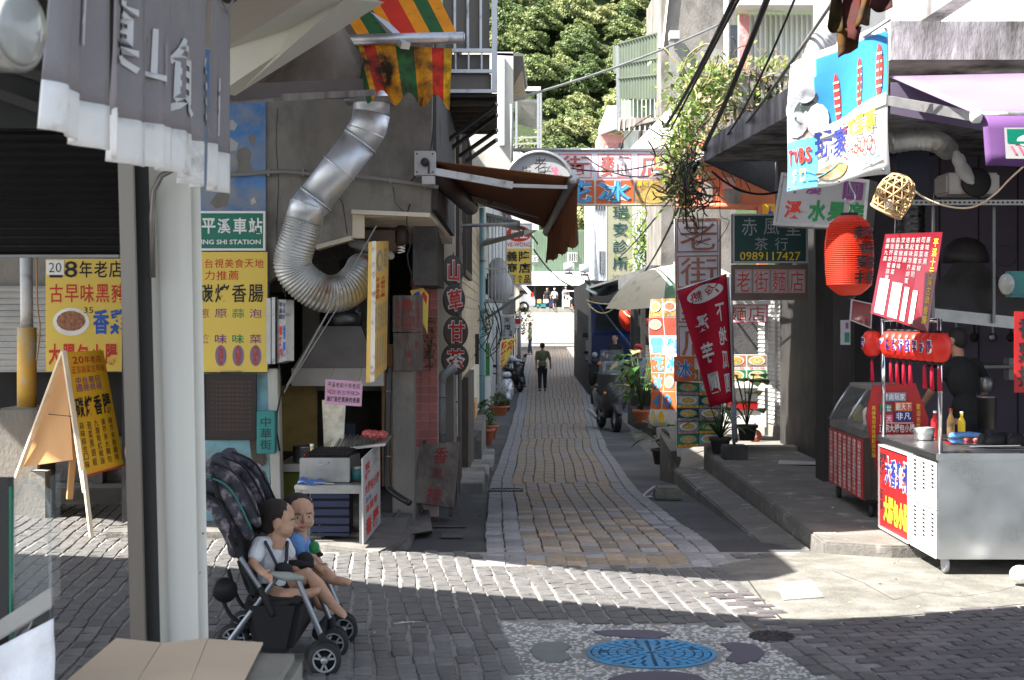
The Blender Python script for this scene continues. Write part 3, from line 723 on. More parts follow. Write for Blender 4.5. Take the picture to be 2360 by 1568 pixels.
mb=MB('rubber'); mb.tube([V(nx,4.19,2.66),V(nx,4.26,2.66)],.031,12,round_=True); obj('end_cap',mb,rod)
for yy in(3.3,3.75,4.05):mb=MB('rubber'); mb.tube([V(nx,yy,2.66),V(nx,yy+.025,2.66)],.028,12); obj('band',mb,rod)
lp=thing('shop_lamp','round glass faced metal lamp at the top left corner of the picture','lamp',P(20,110,2.2))
c=P(40,62,2.2)
mb=MB('steel_dull'); mb.lathe(c,[(.02,-.16),(.05,-.14),(.062,-.05),(.066,0),(.06,.004)],28,axis=(.94,-.34,0)); obj('housing',mb,lp)
mb=MB('lamp_lens'); mb.lathe(c,[(.058,.003),(.05,.014),(.02,.02),(0,.021)],28,axis=(.94,-.34,0)); obj('lens',mb,lp)
mb=MB('teal_box'); mb.tube([c+V(-.05,0,-.03),c+V(-.06,.02,-.09),c+V(-.07,.02,-.2)],.012,8); obj('bracket',mb,lp)
shop=thing('shutter_front','dark rolling shutter half lowered over an opening behind the grey curtain','shutter',P(130,590,4.7))
mb=MB('shutter_dark');
for k in range(14):
    z=P(0,588-k*20.5,4.7).z; s=MB('shutter_dark'); x0=P(-60,0,4.7).x; x1=P(277,0,4.7).x
    s.prism([V(x0,4.7,z),V(x0,4.688,z+.012),V(x0,4.7,z+.0265),V(x0,4.712,z+.0265),V(x0,4.712,z)],(x1-x0,0,0)); obj('slat',s,shop)
mb=MB('steel_dark'); mb.b2(x0,x1,4.68,4.72,P(0,594,4.7).z,P(0,588,4.7).z); obj('bottom_rail',mb,shop)
mb=MB('black'); mb.b2(x0-.6,x1,4.66,5.1,P(0,300,4.7).z,3.2); obj('shutter_box',mb,shop)
mb=MB('dark'); mb.bar(P(0,218,4.6),P(122,262,4.6),.05,.03); mb.bar(P(0,150,4.6),P(135,190,4.6),.05,.03); obj('bracket',mb,shop)
post=thing('door_post','grey metal door post with dark rubber gap left of the white pillar','post',P(310,1500,4.6))
mb=MB('frame_grey'); mb.hexa([P(312,1900,4.58),P(349,1900,4.58),P(349,1900,4.6),P(312,1900,4.6)],[P(271,360,4.58),P(309,360,4.58),P(309,360,4.6),P(271,360,4.6)]); obj('outer_post',mb,post,bevel=.004)
mb=MB('rubber'); mb.hexa([P(340,1900,4.62),P(380,1900,4.62),P(380,1900,4.66),P(340,1900,4.66)],[P(300,360,4.62),P(342,360,4.62),P(342,360,4.66),P(300,360,4.66)]); obj('rubber_seal',mb,post)
mb=MB('frame_grey'); mb.tube([P(352,640,4.6),P(350,500,4.6),P(354,440,4.6),P(372,405,4.6),P(410,385,4.6)],.009,8); obj('seal_edge',mb,post)
pil=thing('white_pillar','thick off white painted pillar with rounded edges in the left foreground','pillar',P(420,1500,4.75))
mb=MB('pole_paint'); mb.hexa([P(381,1900,4.69),P(488,1900,4.69),P(488,1900,4.8),P(381,1900,4.8)],[P(338,330,4.69),P(460,330,4.69),P(460,330,4.8),P(338,330,4.8)]); obj('shaft',mb,pil,bevel=.03)
for(x,y,r)in((468,1230,.003),(458,1545-72,.002),(461,1320,.002)):mb=MB('dark'); mb.ell(P(x,y,4.698),(r,.001,r),8,5); obj('rivet',mb,pil)
tb=thing('counter_table','rounded grey stone counter edge at the bottom left under the cardboard','counter',P(500,1570,3.9))
mb=MB('concrete_pale'); zt=P(0,1503,3.95).z; mb.b2(P(300,0,3.95).x,P(699,0,3.95).x,3.2,3.95,zt-.3,zt); obj('counter_top',mb,tb,bevel=.02)
mb=MB('concrete_wall'); mb.b2(P(340,0,3.9).x,P(660,0,3.9).x,3.3,3.9,.0,zt-.3); obj('plinth',mb,tb)
cb=thing('cardboard_sheet','creased brown cardboard sheet lying on the grey counter at the bottom left','cardboard',P(400,1568,3.7))
z_=zt+.012
def onz(x,y,z):d=(CH-z)*F/(y-HZ); return V((x-CX)*d/F,d,z)
xs_=[(268,185-40),(372,310),(480,445),(607,560)]
for k in range(3):
    a,b=xs_[k],xs_[k+1]; mb=MB('cardboard'); dz=(.014,.0,.012)[k]; dz2=(.0,.012,.004)[k]
    t0,t1=onz(a[0],1483,z_),onz(b[0]-1,1481+(k==2)*3,z_); b0,b1=onz(a[1]-12,1600,z_),onz(b[1]-13,1600,z_)
    t0.z+=dz; b0.z+=dz; t1.z+=dz2; b1.z+=dz2
    mb.hexa([b0-V(0,0,.005),b1-V(0,0,.005),t1-V(0,0,.005),t0-V(0,0,.005)],[b0,b1,t1,t0]); obj('cardboard_panel',mb,cb)
sc=thing('glass_showcase','curved glass food showcase with steel edge at the left margin','showcase',P(60,1500,3.4))
gx0,gx1=P(-80,0,3.4).x,P(112,0,3.4).x; zb_=P(0,1400,3.4).z; ztp=P(0,1100,3.4).z
prof=[(3.38,zb_),(3.36,zb_+.2),(3.39,ztp-.05),(3.44,ztp-.01),(3.55,ztp),(3.75,ztp)]
mb=MB('plexi')
mb.add([(gx1-.003,y,z)for y,z in[(3.42,zb_),(3.42,ztp),(3.5,ztp),(3.5,zb_)]],[(0,1,2,3)])
mb.tube([V(gx1-.08,3.4,zb_-.05),V(gx1-.075,3.4,ztp-.05),V(gx1-.06,3.4,ztp-.012),V(gx1-.03,3.4,ztp-.01),V(gx1,3.4,ztp-.06),V(gx1+.006,3.4,zb_-.05)],.004,8); obj('side_glass',mb,sc)
mb=MB('plexi'); mb.grid(lambda u,v:V(lerp(gx1-.085,gx1+.006,u),3.402,lerp(zb_-.04,ztp-.03+.02*math.sin(u*3.1),v)),8,2); obj('front_glass',mb,sc)
mb=MB('glass_green'); mb.b2(gx1-.085,gx1-.08,3.39,3.41,zb_-.1,ztp-.02); obj('glass_edge',mb,sc)
mb=MB('dark'); mb.b2(gx0,gx1-.11,3.46,3.5,zb_-.3,ztp-.01); obj('cabinet',mb,sc)
mb=MB('steel_dull'); mb.hexa([P(-40,1500,3.36),P(122,1400,3.36),P(122,1400,3.5),P(-40,1500,3.5)],[P(-40,1455,3.36),P(122,1350,3.36),P(122,1350,3.5),P(-40,1455,3.5)]); obj('steel_edge',mb,sc,bevel=.003)
mb=MB('steel_dark'); mb.hexa([P(60,1460,3.5),P(122,1460,3.4),P(122,1460,3.6),P(60,1460,3.6)],[P(100,1372,3.5),P(122,1372,3.4),P(122,1372,3.6),P(100,1372,3.6)]); obj('corner_panel',mb,sc)
mb=MB('shirt_white'); cq=QP([(-30,1505),(78,1420),(124,1480),(-30,1720)],[3.3]*4); cq=Q(P(-40,1510,3.3),P(124,1425,3.3),P(124,1800,3.3),P(-40,1800,3.3),wave=lambda u,v:.006*math.sin(u*9+v*5)+.004*math.sin(v*21))
slab(mb,cq,.004,16,20); obj('white_cloth',mb,label='creased white cloth draped over the lower left showcase corner',cat='cloth')
ev=thing('eave','cream painted eave with a pale inner beam at the top left','eave',P(600,100,6.6))
a0,a1=P(505,214,7.5),P(840,-8,5.3); b0,b1=P(505,120,7.5),P(712,-8,5.0)
mb=MB('cream_inner'); mb.hexa([a0,a1,a1+V(.06,.1,.0),a0+V(.06,.1,0)],[b0,b1,b1+V(.1,.14,.02),b0+V(.1,.14,.02)]); obj('beam',mb,ev)
mb=MB('cream_metal'); mb.hexa([b0,b1,V(-1.5,2.2,b1.z),V(-3.5,4.5,b0.z)],[b0+V(0,0,.06),b1+V(0,0,.06),V(-1.5,2.2,b1.z+.06),V(-3.5,4.5,b0.z+.06)]); obj('soffit',mb,ev)
rf=thing('shade_roof','wide concrete roof out of view overhead, added to shade the near paving','roof',(0,3,4.3))
zr=4.35; off=Vector((LD.x,LD.y,0))*(zr/-LD.z)
edge=[(-9,12.4),(-2.76,10.9),(-.88,9.78),(.33,9.17),(1.27,8.78),(1.6,8.72),(2.2,8.86),(3.09,9.17),(6.5,9.5)]  # paving shadow line; the unseen roof is added and cut to it
poly=[V(x,y,zr)-off for x,y in edge]+[V(9,6,zr),V(9,1.6,zr),V(-14,1.6,zr)]
poly=[V(p.x,p.y,zr)for p in poly]
mb=MB('concrete'); mb.prism(list(reversed(poly)),(0,0,.25)); obj('slab',mb,rf)
for x in(-3.2,3.6):
    mb=MB('concrete'); mb.b2(x-.15,x+.15,1.8,2.1,0,zr); obj('column',mb,rf)
# ================================================================== LEFT CORNER BUILDING (front at 12.7 m)
D1=12.7
lb=thing('corner_building','grey concrete corner building with a peeling blue corner and steel flue on its front','building',P(780,1200,D1))
def xd(x,d=D1):return(x-CX)*d/F
def zd(y,d=D1):return CH+(HZ-y)*d/F
mb=MB('concrete_wall')
ztop=4.6
fr_=[V(xd(613),D1,zd(655)),V(xd(730),D1,zd(566)),V(xd(812),D1,zd(544)),V(xd(812),D1,zd(484)),V(xd(992),D1,zd(492)),V(xd(1000),D1,ztop),V(xd(613),D1,ztop)]
mb.prism(fr_,(0,.18,0)); obj('wall',mb,lb)
mb=MB('plaster_cream')
for p,q_ in zip(fr_[1:5],fr_[2:5]):mb.bar(p+V(0,.02,-.02),q_+V(0,.02,-.02),.2,.035,up=(0,0,1))
obj('lip',mb,lb)
mb=MB('plaster_cream'); mb.hexa([V(xd(812),D1+.05,zd(500)),V(xd(992),D1+.05,zd(500)),V(xd(1040,14),14.2,zd(560,14)),V(xd(850,14),14.2,zd(560,14))],[V(xd(812),D1+.05,zd(486)),V(xd(992),D1+.05,zd(494)),V(xd(1040,14),14.2,zd(545,14)),V(xd(850,14),14.2,zd(545,14))]); obj('soffit',mb,lb)
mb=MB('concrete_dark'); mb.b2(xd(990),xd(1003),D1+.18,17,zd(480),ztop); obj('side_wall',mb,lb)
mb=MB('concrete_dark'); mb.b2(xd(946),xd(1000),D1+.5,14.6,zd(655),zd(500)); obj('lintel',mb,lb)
mb=MB('blue_wall'); mb.b2(xd(300),xd(613),D1-.02,D1+.18,zd(858),ztop); obj('blue_corner',mb,lb)
mb=MB('blue_low'); mb.b2(xd(300),xd(622),D1-.01,D1+.17,-.02,zd(860)); obj('blue_dado',mb,lb)
mb=MB('plaster_white'); mb.hexa([V(xd(628),D1-.03,.02),V(xd(650),D1-.03,.02),V(xd(650),D1+.15,.02),V(xd(628),D1+.15,.02)],[V(xd(617),D1-.03,zd(850)),V(xd(641),D1-.03,zd(850)),V(xd(641),D1+.15,zd(850)),V(xd(617),D1+.15,zd(850))]); obj('door_jamb',mb,lb,bevel=.005)
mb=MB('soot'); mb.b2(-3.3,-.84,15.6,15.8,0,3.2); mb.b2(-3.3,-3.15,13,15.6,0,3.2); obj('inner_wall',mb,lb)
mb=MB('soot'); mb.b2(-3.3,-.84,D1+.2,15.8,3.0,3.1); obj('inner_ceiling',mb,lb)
mb=MB('concrete_wall'); mb.b2(xd(904,13.2),xd(955,13.2),13.2,13.45,-.4,zd(855,13.2)); obj('door_pier',mb,lb,bevel=.008)
mb=MB('concrete_wall'); mb.b2(xd(949,14.8),xd(952,14.8),14.8,17,-.5,3.1); obj('lane_wall',mb,lb)
zu=4.75; off=Vector((LD.x,LD.y,0))*(zu/-LD.z)
edge=[(-6,15.2),(-4.4,14.2),(-3.0,12.6),(-1.5,11.9),(.06,10.75),(1.5,10.05),(1.75,10.35),(2.4,11.6),(3.2,11.25),(7,11.2)]
poly=[V(x,y,zu)-off for x,y in edge[:7]]; poly=[V(p.x,p.y,zu)for p in poly]+[V(poly[-1].x+.02,16.6,zu),V(-6,16.6,zu),V(-8.5,14.2,zu)]
mb=MB('concrete'); mb.prism(list(reversed(poly)),(0,0,.3)); obj('shade_deck',mb,lb)  # unseen slab, added and shaped to throw the shadow across the lane mouth
mb=MB('concrete_wall'); mb.b2(-5.5,-1.1,10.35,17.2,zu+.3,9.0); obj('shade_storey',mb,lb)  # unseen block added on the deck to shade the platform
pt=thing('tiled_pier','pier clad in square pink tiles between the grill shop and the painted board','pier',(xd(980,14.6),14.7,-.2))
mb=MB('tile_grout'); mb.b2(xd(949,14.6),xd(1009,14.6),14.6,14.8,-.3,zd(660,14.6)); obj('grout',mb,pt)
tw=(xd(1009,14.6)-xd(949,14.6))/3
tm=MB('tile_pink'); tm.box((0,0,0),(tw-.006,.01,tw-.006)); tme=tm.mesh('tile',.002)
z=zd(1030,14.6)
while z<zd(665,14.6):
    for i in range(3):
        o=link('tile',tme,pt); o.location=(xd(949,14.6)+tw*(i+.5),14.594,z+tw/2)
    z+=tw
mb=MB('concrete_pale'); mb.b2(xd(949,14.55),xd(955,14.55),14.55,14.6,-.3,zd(860,14.55)); obj('edge_trim',mb,pt)
def t_station(mb):
    row(mb,s_q,'平溪車站',.05,.17,.97,.58,'white',bold=.02); put(mb,s_q,'PING SHI STATION',.0,.72,.93,.84,'white',bold=.02)
s_q=QF(455,487,612,578,D1-.06); sign('station_sign','green railway station sign with white lettering on the blue wall',s_q,'green_sign',draw=t_station,fr=('white',.018),bevel=.004)
y_q=QF(455,581,616,858,D1-.07)
def t_yel(mb):
    L=lambda x:(x-455)/161; T=lambda y:(y-581)/277
    row(mb,y_q,'台視美食天地',L(470),T(597),L(609),T(618),'ink_red',bold=.0); row(mb,y_q,'力推薦',L(470),T(624),L(552),T(646),'ink_red',bold=0)
    row(mb,y_q,'碳烤香腸',L(455),T(655),L(609),T(698),'ink_black',bold=.012)
    for i,(a,b,mt)in enumerate(zip('蔥原蒜泡','辣味味菜',('ink_brown','ink_purple','ink_green','ink_purple'))):
        u=L(455+i*40); w=28/161; put(mb,y_q,a,u,T(712),u+w,T(733),mt,bold=.0); put(mb,y_q,b,u,T(771),u+w,T(792),mt,bold=.01)
        if i:disc(mb,y_q,u+w/2,T(820),.082,.088,'lilac',.002,20); disc(mb,y_q,u+w/2,T(820),.034,.08,'sausage',.004,14)
sign('menu_board','tall yellow sausage menu board under the green station sign',y_q,'sign_yellow',draw=t_yel,cat='menu board')
b_q=QF(470,862,590,1015,D1-.08)
def t_pl(mb):
    for i in range(12):row(mb,b_q,'平溪老街歷史鐵道山城',.12,.1+i*.065,.92,.14+i*.065,'plaque_ink',bold=0)
pl_=sign('notice_plaque','dark brown plaque densely filled with small writing beside the stroller',b_q,'plaque',draw=t_pl,cat='plaque',fr=('plaque',.01))
mb=MB('steel_dull'); mb.tube([b_q.pt(.28,-.005,.01),b_q.pt(.33,-.04,.02),b_q.pt(.72,-.04,.02),b_q.pt(.77,-.005,.01)],.005,6); obj('hanger',mb,pl_)
g_q=QF(591,948,634,1046,D1-.16); side=thing('street_lantern_box','small teal box sign reading vertically beside the white door jamb','sign',g_q.mid())
mb=MB('teal_paint'); slab(mb,g_q,.1); obj('housing',mb,side,bevel=.006)
mb=MB(); colm(mb,g_q,'中華街',.2,.12,.8,.92,'ink_teal',bold=.01); mb.keepn=True; obj('lettering',mb,side)
w_q=Q(P(642,690,D1-.12),P(662,692,D1-.3),P(662,832,D1-.3),P(642,838,D1-.12))
def t_w(mb):
    colm(mb,w_q,'平溪碳',.08,.04,.48,.32,'ink_black',bold=.02); colm(mb,w_q,'老街烤',.52,.04,.92,.32,'ink_navy',bold=.02); colm(mb,w_q,'香雞排',.08,.4,.48,.94,'ink_red',bold=.03); colm(mb,w_q,'香腸',.52,.38,.92,.94,'ink_blue',bold=.03)
sign('narrow_sign','narrow white light box with red and blue characters beside the flue',w_q,'white_dull',draw=t_w,th=.05,fr=('alu',.008))
mb=MB('alu'); mb.b2(xd(620),xd(630),D1-.14,D1-.02,zd(838),zd(688)); mb.b2(xd(632),xd(640),D1-.14,D1-.02,zd(838),zd(686)); obj('sign_rail',mb,label='pair of grey aluminium rails between the yellow menu and the narrow light box',cat='rail')
h_q=Q(P(864,558,12.0),P(896,556,12.9),P(891,850,12.9),P(858,882,12.0))
def t_h(mb):
    disc(mb,h_q,.35,.14,.2,.08,'ink_grey',.002); disc(mb,h_q,.35,.14,.12,.05,'sign_yellow2',.003)
    colm(mb,h_q,'現烤香腸',.62,.05,.85,.2,'ink_grey',bold=0); colm(mb,h_q,'平溪老街',.1,.26,.38,.42,'ink_red',bold=.01); colm(mb,h_q,'大腸包小腸',.45,.26,.75,.42,'ink_red',bold=.01)
    for i in range(5):colm(mb,h_q,'原味蒜味' if i%2 else '香雞排',.08+i*.18,.46,.2+i*.18,.66,'ink_grey',bold=0); rect(mb,h_q,.1+i*.18,.7,.14+i*.18,.93,'ink_grey',.003)
sg=sign('hanging_menu','faded yellow hanging menu seen edge on with a rusty white rim',h_q,'sign_yellow2',draw=t_h,th=.05,cat='menu board')
mb=MB('rusty_white'); mb.hexa([P(858,882,12.0),P(864,558,12.0),P(864,558,11.98),P(858,882,11.98)],[P(852,884,12.0),P(857,560,12.0),P(857,560,11.98),P(852,884,11.98)]);
mb=MB('rusty_white'); mb.hexa([P(853,880,12.0),P(863,880,11.98),P(863,880,12.06),P(853,880,12.08)],[P(857,556,12.0),P(867,556,11.98),P(867,556,12.06),P(857,556,12.08)]); obj('rim',mb,sg)
fl=thing('steel_flue','fat shiny steel flue bending down the concrete wall into a ribbed hose','flue',P(850,240,12.3))
dd=12.25
pts=[P(856,205,dd),P(856,262,dd)]; mb=MB('duct'); mb.tube(pts,.148,28); obj('collar_pipe',mb,fl)
mb=MB('duct'); mb.tube([P(856,262,dd),P(850,292,dd),P(830,325,dd)],.15,28); obj('elbow',mb,fl)
mb=MB('duct'); mb.tube([P(830,325,dd),P(728,458,dd)],.146,28); obj('pipe',mb,fl)
mb=MB('duct'); mb.tube([P(728,458,dd),P(708,480,dd),P(700,512,dd)],.15,28); obj('elbow',mb,fl)
mb=MB('duct')
for a,b,k in((830,325,0),(728,458,0),(782,388,0),(842,305,1),(714,472,1)):
    dr=(P(728,458,dd)-P(830,325,dd)).normalized()if not k else V(.25 if a>800 else-.3,0,-1).normalized()if a<800 else V(-.35,0,-1).normalized()
    c=P(a,b,dd); s=MB('duct'); s.tube([c-dr*.006,c+dr*.006],.156,28); obj('seam_ring',s,fl)
hose=[P(700,512,dd),P(690,545,dd),P(676,590,dd+.02),P(678,622,dd+.04),P(706,655,dd+.07),P(748,677,dd+.12),P(792,672,dd+.2),P(825,645,dd+.32),P(838,622,dd+.5)]
def smooth_path(p,n):
    out=[]
    for i in range(len(p)-1):
        p0=p[max(i-1,0)]; p1=p[i]; p2=p[i+1]; p3=p[min(i+2,len(p)-1)]
        for k in range(n):
            t=k/n; out.append(.5*((2*p1)+(p2-p0)*t+(2*p0-5*p1+4*p2-p3)*t*t+(3*p1-p0-3*p2+p3)*t**3))
    return out+[p[-1]]
hp_=smooth_path(hose,26); mb=MB('duct_flex'); mb.tube(hp_,[.148+(.007 if i%4<2 else-.004)for i in range(len(hp_))],28); obj('ribbed_hose',mb,fl)
mb=MB('steel_dull'); mb.b2(xd(798,dd),xd(912,dd),dd-.16,dd+.1,zd(240,dd),zd(228,dd)); obj('support_bracket',mb,fl)
mb=MB('wire_grey'); cpts=[P(x,y,D1-.05)for x,y in((500,402),(560,402),(610,398),(660,396),(730,402),(830,408),(900,416),(960,424),(1010,432))]
mb.tube(smooth_path(cpts,4),.017,8); obj('conduit',mb,label='thin grey conduit running across the blue and grey wall behind the flue',cat='conduit')
mb=MB('cable'); mb.tube(smooth_path([P(1000,210,D1-.05),P(998,300,D1-.05),P(985,370,D1-.05),P(940,425,D1-.05)],5),.006,6); obj('wall_cable',mb,label='thin black cable curving down the concrete wall beside the brown awning bracket',cat='cable')
hd=thing('range_hood','large dull steel extraction hood inside the grill shop','range hood',P(790,900,13.6))
dh=13.3
mb=MB('hood_steel'); mb.hexa([P(676,848,dh),P(868,848,dh),P(850,848,dh+1.1),P(690,848,dh+1.1)],[P(735,752,dh+.35),P(832,752,dh+.35),P(820,752,dh+.8),P(745,752,dh+.8)]); obj('cone',mb,hd)
mb=MB('hood_steel'); mb.hexa([P(672,890,dh),P(885,890,dh),P(860,890,dh+1.1),P(690,890,dh+1.1)],[P(672,849,dh),P(885,849,dh),P(860,849,dh+1.1),P(690,849,dh+1.1)]); obj('skirt',mb,hd)
mb=MB('steel_dark'); mb.lathe(P(785,752,dh+.55),[(.19,0),(.19,.12),(.16,.13),(.17,.2),(.16,.28)],20); obj('stack',mb,hd)
mb=MB('steel'); mb.bar(P(842,758,dh+.2),P(882,845,dh-.02),.02,.02); obj('edge_strip',mb,hd)
mb=MB('wire_grey')
for a,b in(((905,395),(0,0)),):pass
for k,(p,q_)in enumerate((((790,690),(668,885)),((868,520),(660,890)),((866,522),(655,905)))):
    s=MB('wire_grey'); s.tube([P(*p,12.0),P(*q_,12.1)],.005,6); obj('guy_wire',s,label=('shorter','upper','lower')[k]+' grey guy wire slanting down across the grill shop opening',cat='wire')
mb=MB('black'); mb.b2(xd(782,14),xd(830,14),14,14.2,zd(700,14),zd(600,14)); o=obj('control_box',mb,bevel=.01,label='black control box with a grey panel hanging behind the ribbed hose',cat='box')
mb=MB('steel_dark'); mb.b2(xd(792,13.99),xd(820,13.99),13.985,13.998,zd(660,14),zd(625,14)); obj('panel',mb,o)
mb=MB('concrete_pale'); mb.b2(xd(700,15.5),xd(900,15.5),15.4,15.58,zd(900,15.5),zd(560,15.5)); obj('lit_partition',mb,label='dim cream partition at the back of the grill shop',cat='partition')
mb=MB('brown_box'); mb.b2(xd(815,13.2),xd(912,13.2),13.2,13.7,zd(580,13.2),zd(530,13.2)); mb2=mb; obj('carton',mb2,bevel=.01,label='brown carton stored under the broken concrete soffit',cat='box')
mb=MB('white_dull'); mb.tube([P(812,560,13.05),P(870,576,13.05),P(900,590,13.05)],[.04,.05,.035],10,round_=True); obj('rolled_awning',mb,label='rolled grey canvas tied under the concrete soffit',cat='canvas roll')
mb=MB('brown_tube'); mb.lathe(P(925,560,12.9),[(.03,-.02),(.055,-.0),(.055,.13),(.02,.15)],14); o=obj('bulb_holder',mb,label='dark socket holding a white spiral energy bulb under the soffit',cat='lamp')
s=MB('white'); s.tube([P(925,566,12.9)+V(.028*math.cos(t),.028*math.sin(t),-.004*t)for t in[i*.5 for i in range(32)]],.006,6); obj('spiral_bulb',s,o)
mb=MB('yellow_panel'); mb.b2(xd(648,13.9),xd(730,13.9),13.9,13.95,zd(1040,13.9),zd(890,13.9)); obj('yellow_cupboard',mb,label='stained yellow cupboard board behind the steel grill',cat='cupboard')
mb=MB('lime'); mb.b2(xd(640,13.5),xd(700,13.5),13.3,13.8,.1,zd(1085,13.5)); obj('green_crate',mb,bevel=.01,label='olive green crate in the doorway behind the far child',cat='crate')
mb=MB('hood_steel'); mb.b2(xd(645,13.1),xd(700,13.1),13.0,13.8,zd(1085,13.1),zd(1068,13.1)); obj('side_shelf',mb,label='low steel shelf between the white jamb and the grill',cat='shelf')
mb=MB('steel_dull'); mb.lathe(P(700,1068,13.2),[(.09,0),(.095,.14),(.1,.15),(.09,.15),(.085,.02),(0,.02)],18); o=obj('steel_pot',mb,label='round steel pot standing left of the grill',cat='pot')
mb=MB('ply'); mb.b2(xd(880,15),xd(905,15),15,15.05,.1,1.5); obj('wood_panel',mb,label='plain wooden panel at the back right of the grill shop',cat='panel')
mb=MB('blue_truck'); mb.b2(xd(800,14.6),xd(822,14.6),14.5,14.6,.3,zd(975,14.6)); obj('blue_board',mb,label='narrow blue board standing behind the hanging pink note',cat='board')
mb=MB('foil'); mb.hexa([P(748,1068,12.6),P(790,1068,12.6),P(790,1068,12.9),P(748,1068,12.9)],[P(742,922,12.6),P(797,922,12.7),P(797,922,12.9),P(742,922,12.9)]); obj('heat_shield',mb,bevel=.004,label='streaky foil heat shield rising behind the grill',cat='heat shield')
n_q=QP([(750,874),(836,880),(833,937),(748,932)],11.9)
sign('pink_note','pink handwritten note with black writing hanging in front of the hood',n_q,'paper_pink',th=.004,cat='note',draw=lambda mb:(row(mb,n_q,'平溪老街十年老店',.06,.1,.94,.3,'ink_black',bold=0),row(mb,n_q,'<正港古早味>',.06,.4,.94,.58,'ink_purple',bold=0),row(mb,n_q,'碳烤高粱黑豬肉香腸',.05,.66,.95,.88,'ink_black',bold=.01)))
mb=MB('wire_grey')
for u in(.1,.9):mb.tube([n_q.pt(u,.05,.003),n_q.pt(u*.9+.05,-.5,-.3)],.002,4)
obj('note_thread',mb,label='pair of thin threads holding up the pink note',cat='thread')
gr=thing('charcoal_grill','square stainless charcoal grill with dark grate standing on the bench','grill',P(770,1112,11.9))
g0,g1=xd(690,11.7),xd(806,11.7); zg0,zg1=zd(1112,11.7),zd(1056,11.7)
mb=MB('steel_dull'); mb.hexa([V(g0,11.7,zg0),V(g1,11.7,zg0),V(g1+.03,12.2,zg0),V(g0+.06,12.2,zg0)],[V(g0,11.7,zg1),V(g1,11.7,zg1),V(g1+.03,12.2,zg1),V(g0+.06,12.2,zg1)]); obj('firebox',mb,gr,bevel=.006)
mb=MB('black'); mb.hexa([V(g0+.03,11.73,zg1),V(g1-.02,11.73,zg1),V(g1,12.17,zg1),V(g0+.07,12.17,zg1)],[V(g0+.03,11.73,zg1+.008),V(g1-.02,11.73,zg1+.008),V(g1,12.17,zg1+.03),V(g0+.07,12.17,zg1+.03)]); obj('coal_bed',mb,gr)
for i in range(15):
    t=(i+.5)/15; s=MB('iron'); s.bar(V(lerp(g0+.03,g1-.02,t),11.72,zg1+.022),V(lerp(g0+.08,g1+.01,t),12.18,zg1+.045),.009,.009); obj('grate_bar',s,gr)
mb=MB('steel'); mb.tube([V(g0+.15,11.69,zg1-.03),V(g0+.16,11.67,zg1-.045),V(g0+.22,11.67,zg1-.045),V(g0+.23,11.69,zg1-.03)],.004,6); obj('handle',mb,gr)
bn=thing('grill_bench','steel topped work bench under the grill with thin legs','bench',P(770,1250,11.9))
bx0,bx1=xd(680,11.6),xd(842,11.6); zbt=zd(1114,11.7)
mb=MB('steel_dull'); mb.b2(bx0,bx1,11.55,12.4,zbt-.035,zbt); obj('top',mb,bn,bevel=.005)
for x,y in((bx0+.03,11.6),(bx1-.03,11.6),(bx0+.03,12.35),(bx1-.03,12.35)):mb=MB('steel_dull'); mb.bar((x,y,0),(x,y,zbt-.035),.03); obj('leg',mb,bn)
mb=MB('steel_dull'); mb.b2(bx0,bx1,11.6,12.35,.42,.45); obj('shelf',mb,bn)
mb=MB('crate_blue'); cx0,cx1=xd(715,11.8),xd(805,11.8)
cr_=thing('dark_crate','dark navy slatted crate pushed under the grill bench','crate',((cx0+cx1)/2,12,.07))
mb=MB('crate_blue'); mb.b2(cx0,cx1,11.8,12.2,.07,.09); obj('base',mb,cr_)
for k in range(5):s=MB('crate_blue'); s.b2(cx0,cx1,11.8,11.815,.1+k*.065,.145+k*.065); obj('slat',s,cr_)
mb=MB('black'); mb.b2(cx0+.01,cx1-.01,11.83,12.19,.09,.4); obj('lining',mb,cr_)
mb=MB('towel_blue'); tq=Q(P(690,1108,11.62),P(745,1113,11.6),P(752,1120,11.54),P(686,1118,11.56),wave=lambda u,v:.02+.015*math.sin(u*9)*math.cos(v*7)); slab(mb,tq,.012,12,6); obj('cloth',mb,label='crumpled blue cloth on the bench edge in front of the grill',cat='cloth')
mb=MB('steel'); mb.bar(P(725,1112,11.52),P(770,1115,11.52),.02,.006); obj('tongs',mb,label='steel tongs lying on the bench beside the blue cloth',cat='tongs')
mb=MB('teal_box'); mb.tube([P(822,1105,11.8),P(822,1083,11.8)],.045,14); mb.m('foil'); mb.tube([P(822,1083,11.8),P(822,1076,11.8)],.04,14); obj('sauce_tin',mb,label='small green tin standing right of the grill',cat='tin')
rk=thing('side_rack','ribbed steel shelf with bagged sausages sticking out beside the grill','shelf',P(840,1030,12))
mb=MB('steel_dull'); mb.hexa([P(765,1042,12.3),P(888,1028,11.8),P(902,1008,12.4),P(785,1010,12.8)],[P(765,1036,12.3),P(888,1022,11.8),P(902,1002,12.4),P(785,1004,12.8)]); obj('tray',mb,rk)
for i in range(12):t=i/12; s=MB('steel'); s.bar(P(770+115*t,1036-14*t,12.28-.45*t),P(788+112*t,1002-2*t,12.75-.35*t),.008,.008); obj('rib',s,rk)
for(x,y,r)in((848,1000,.05),(862,1002,.055),(880,1002,.05)):
    mb=MB('sausage'); mb.ell(P(x,y,12.1),(r,r*.9,r*.7),12,8); obj('sausage_bag',mb,label='%s pinkish bag of sausages on the ribbed shelf'%{848:'left',862:'middle',880:'right'}[x],cat='bag')
r_q=Q(P(836,1058,11.4),P(876,1020,12.3),P(877,1205,12.3),P(838,1256,11.4))
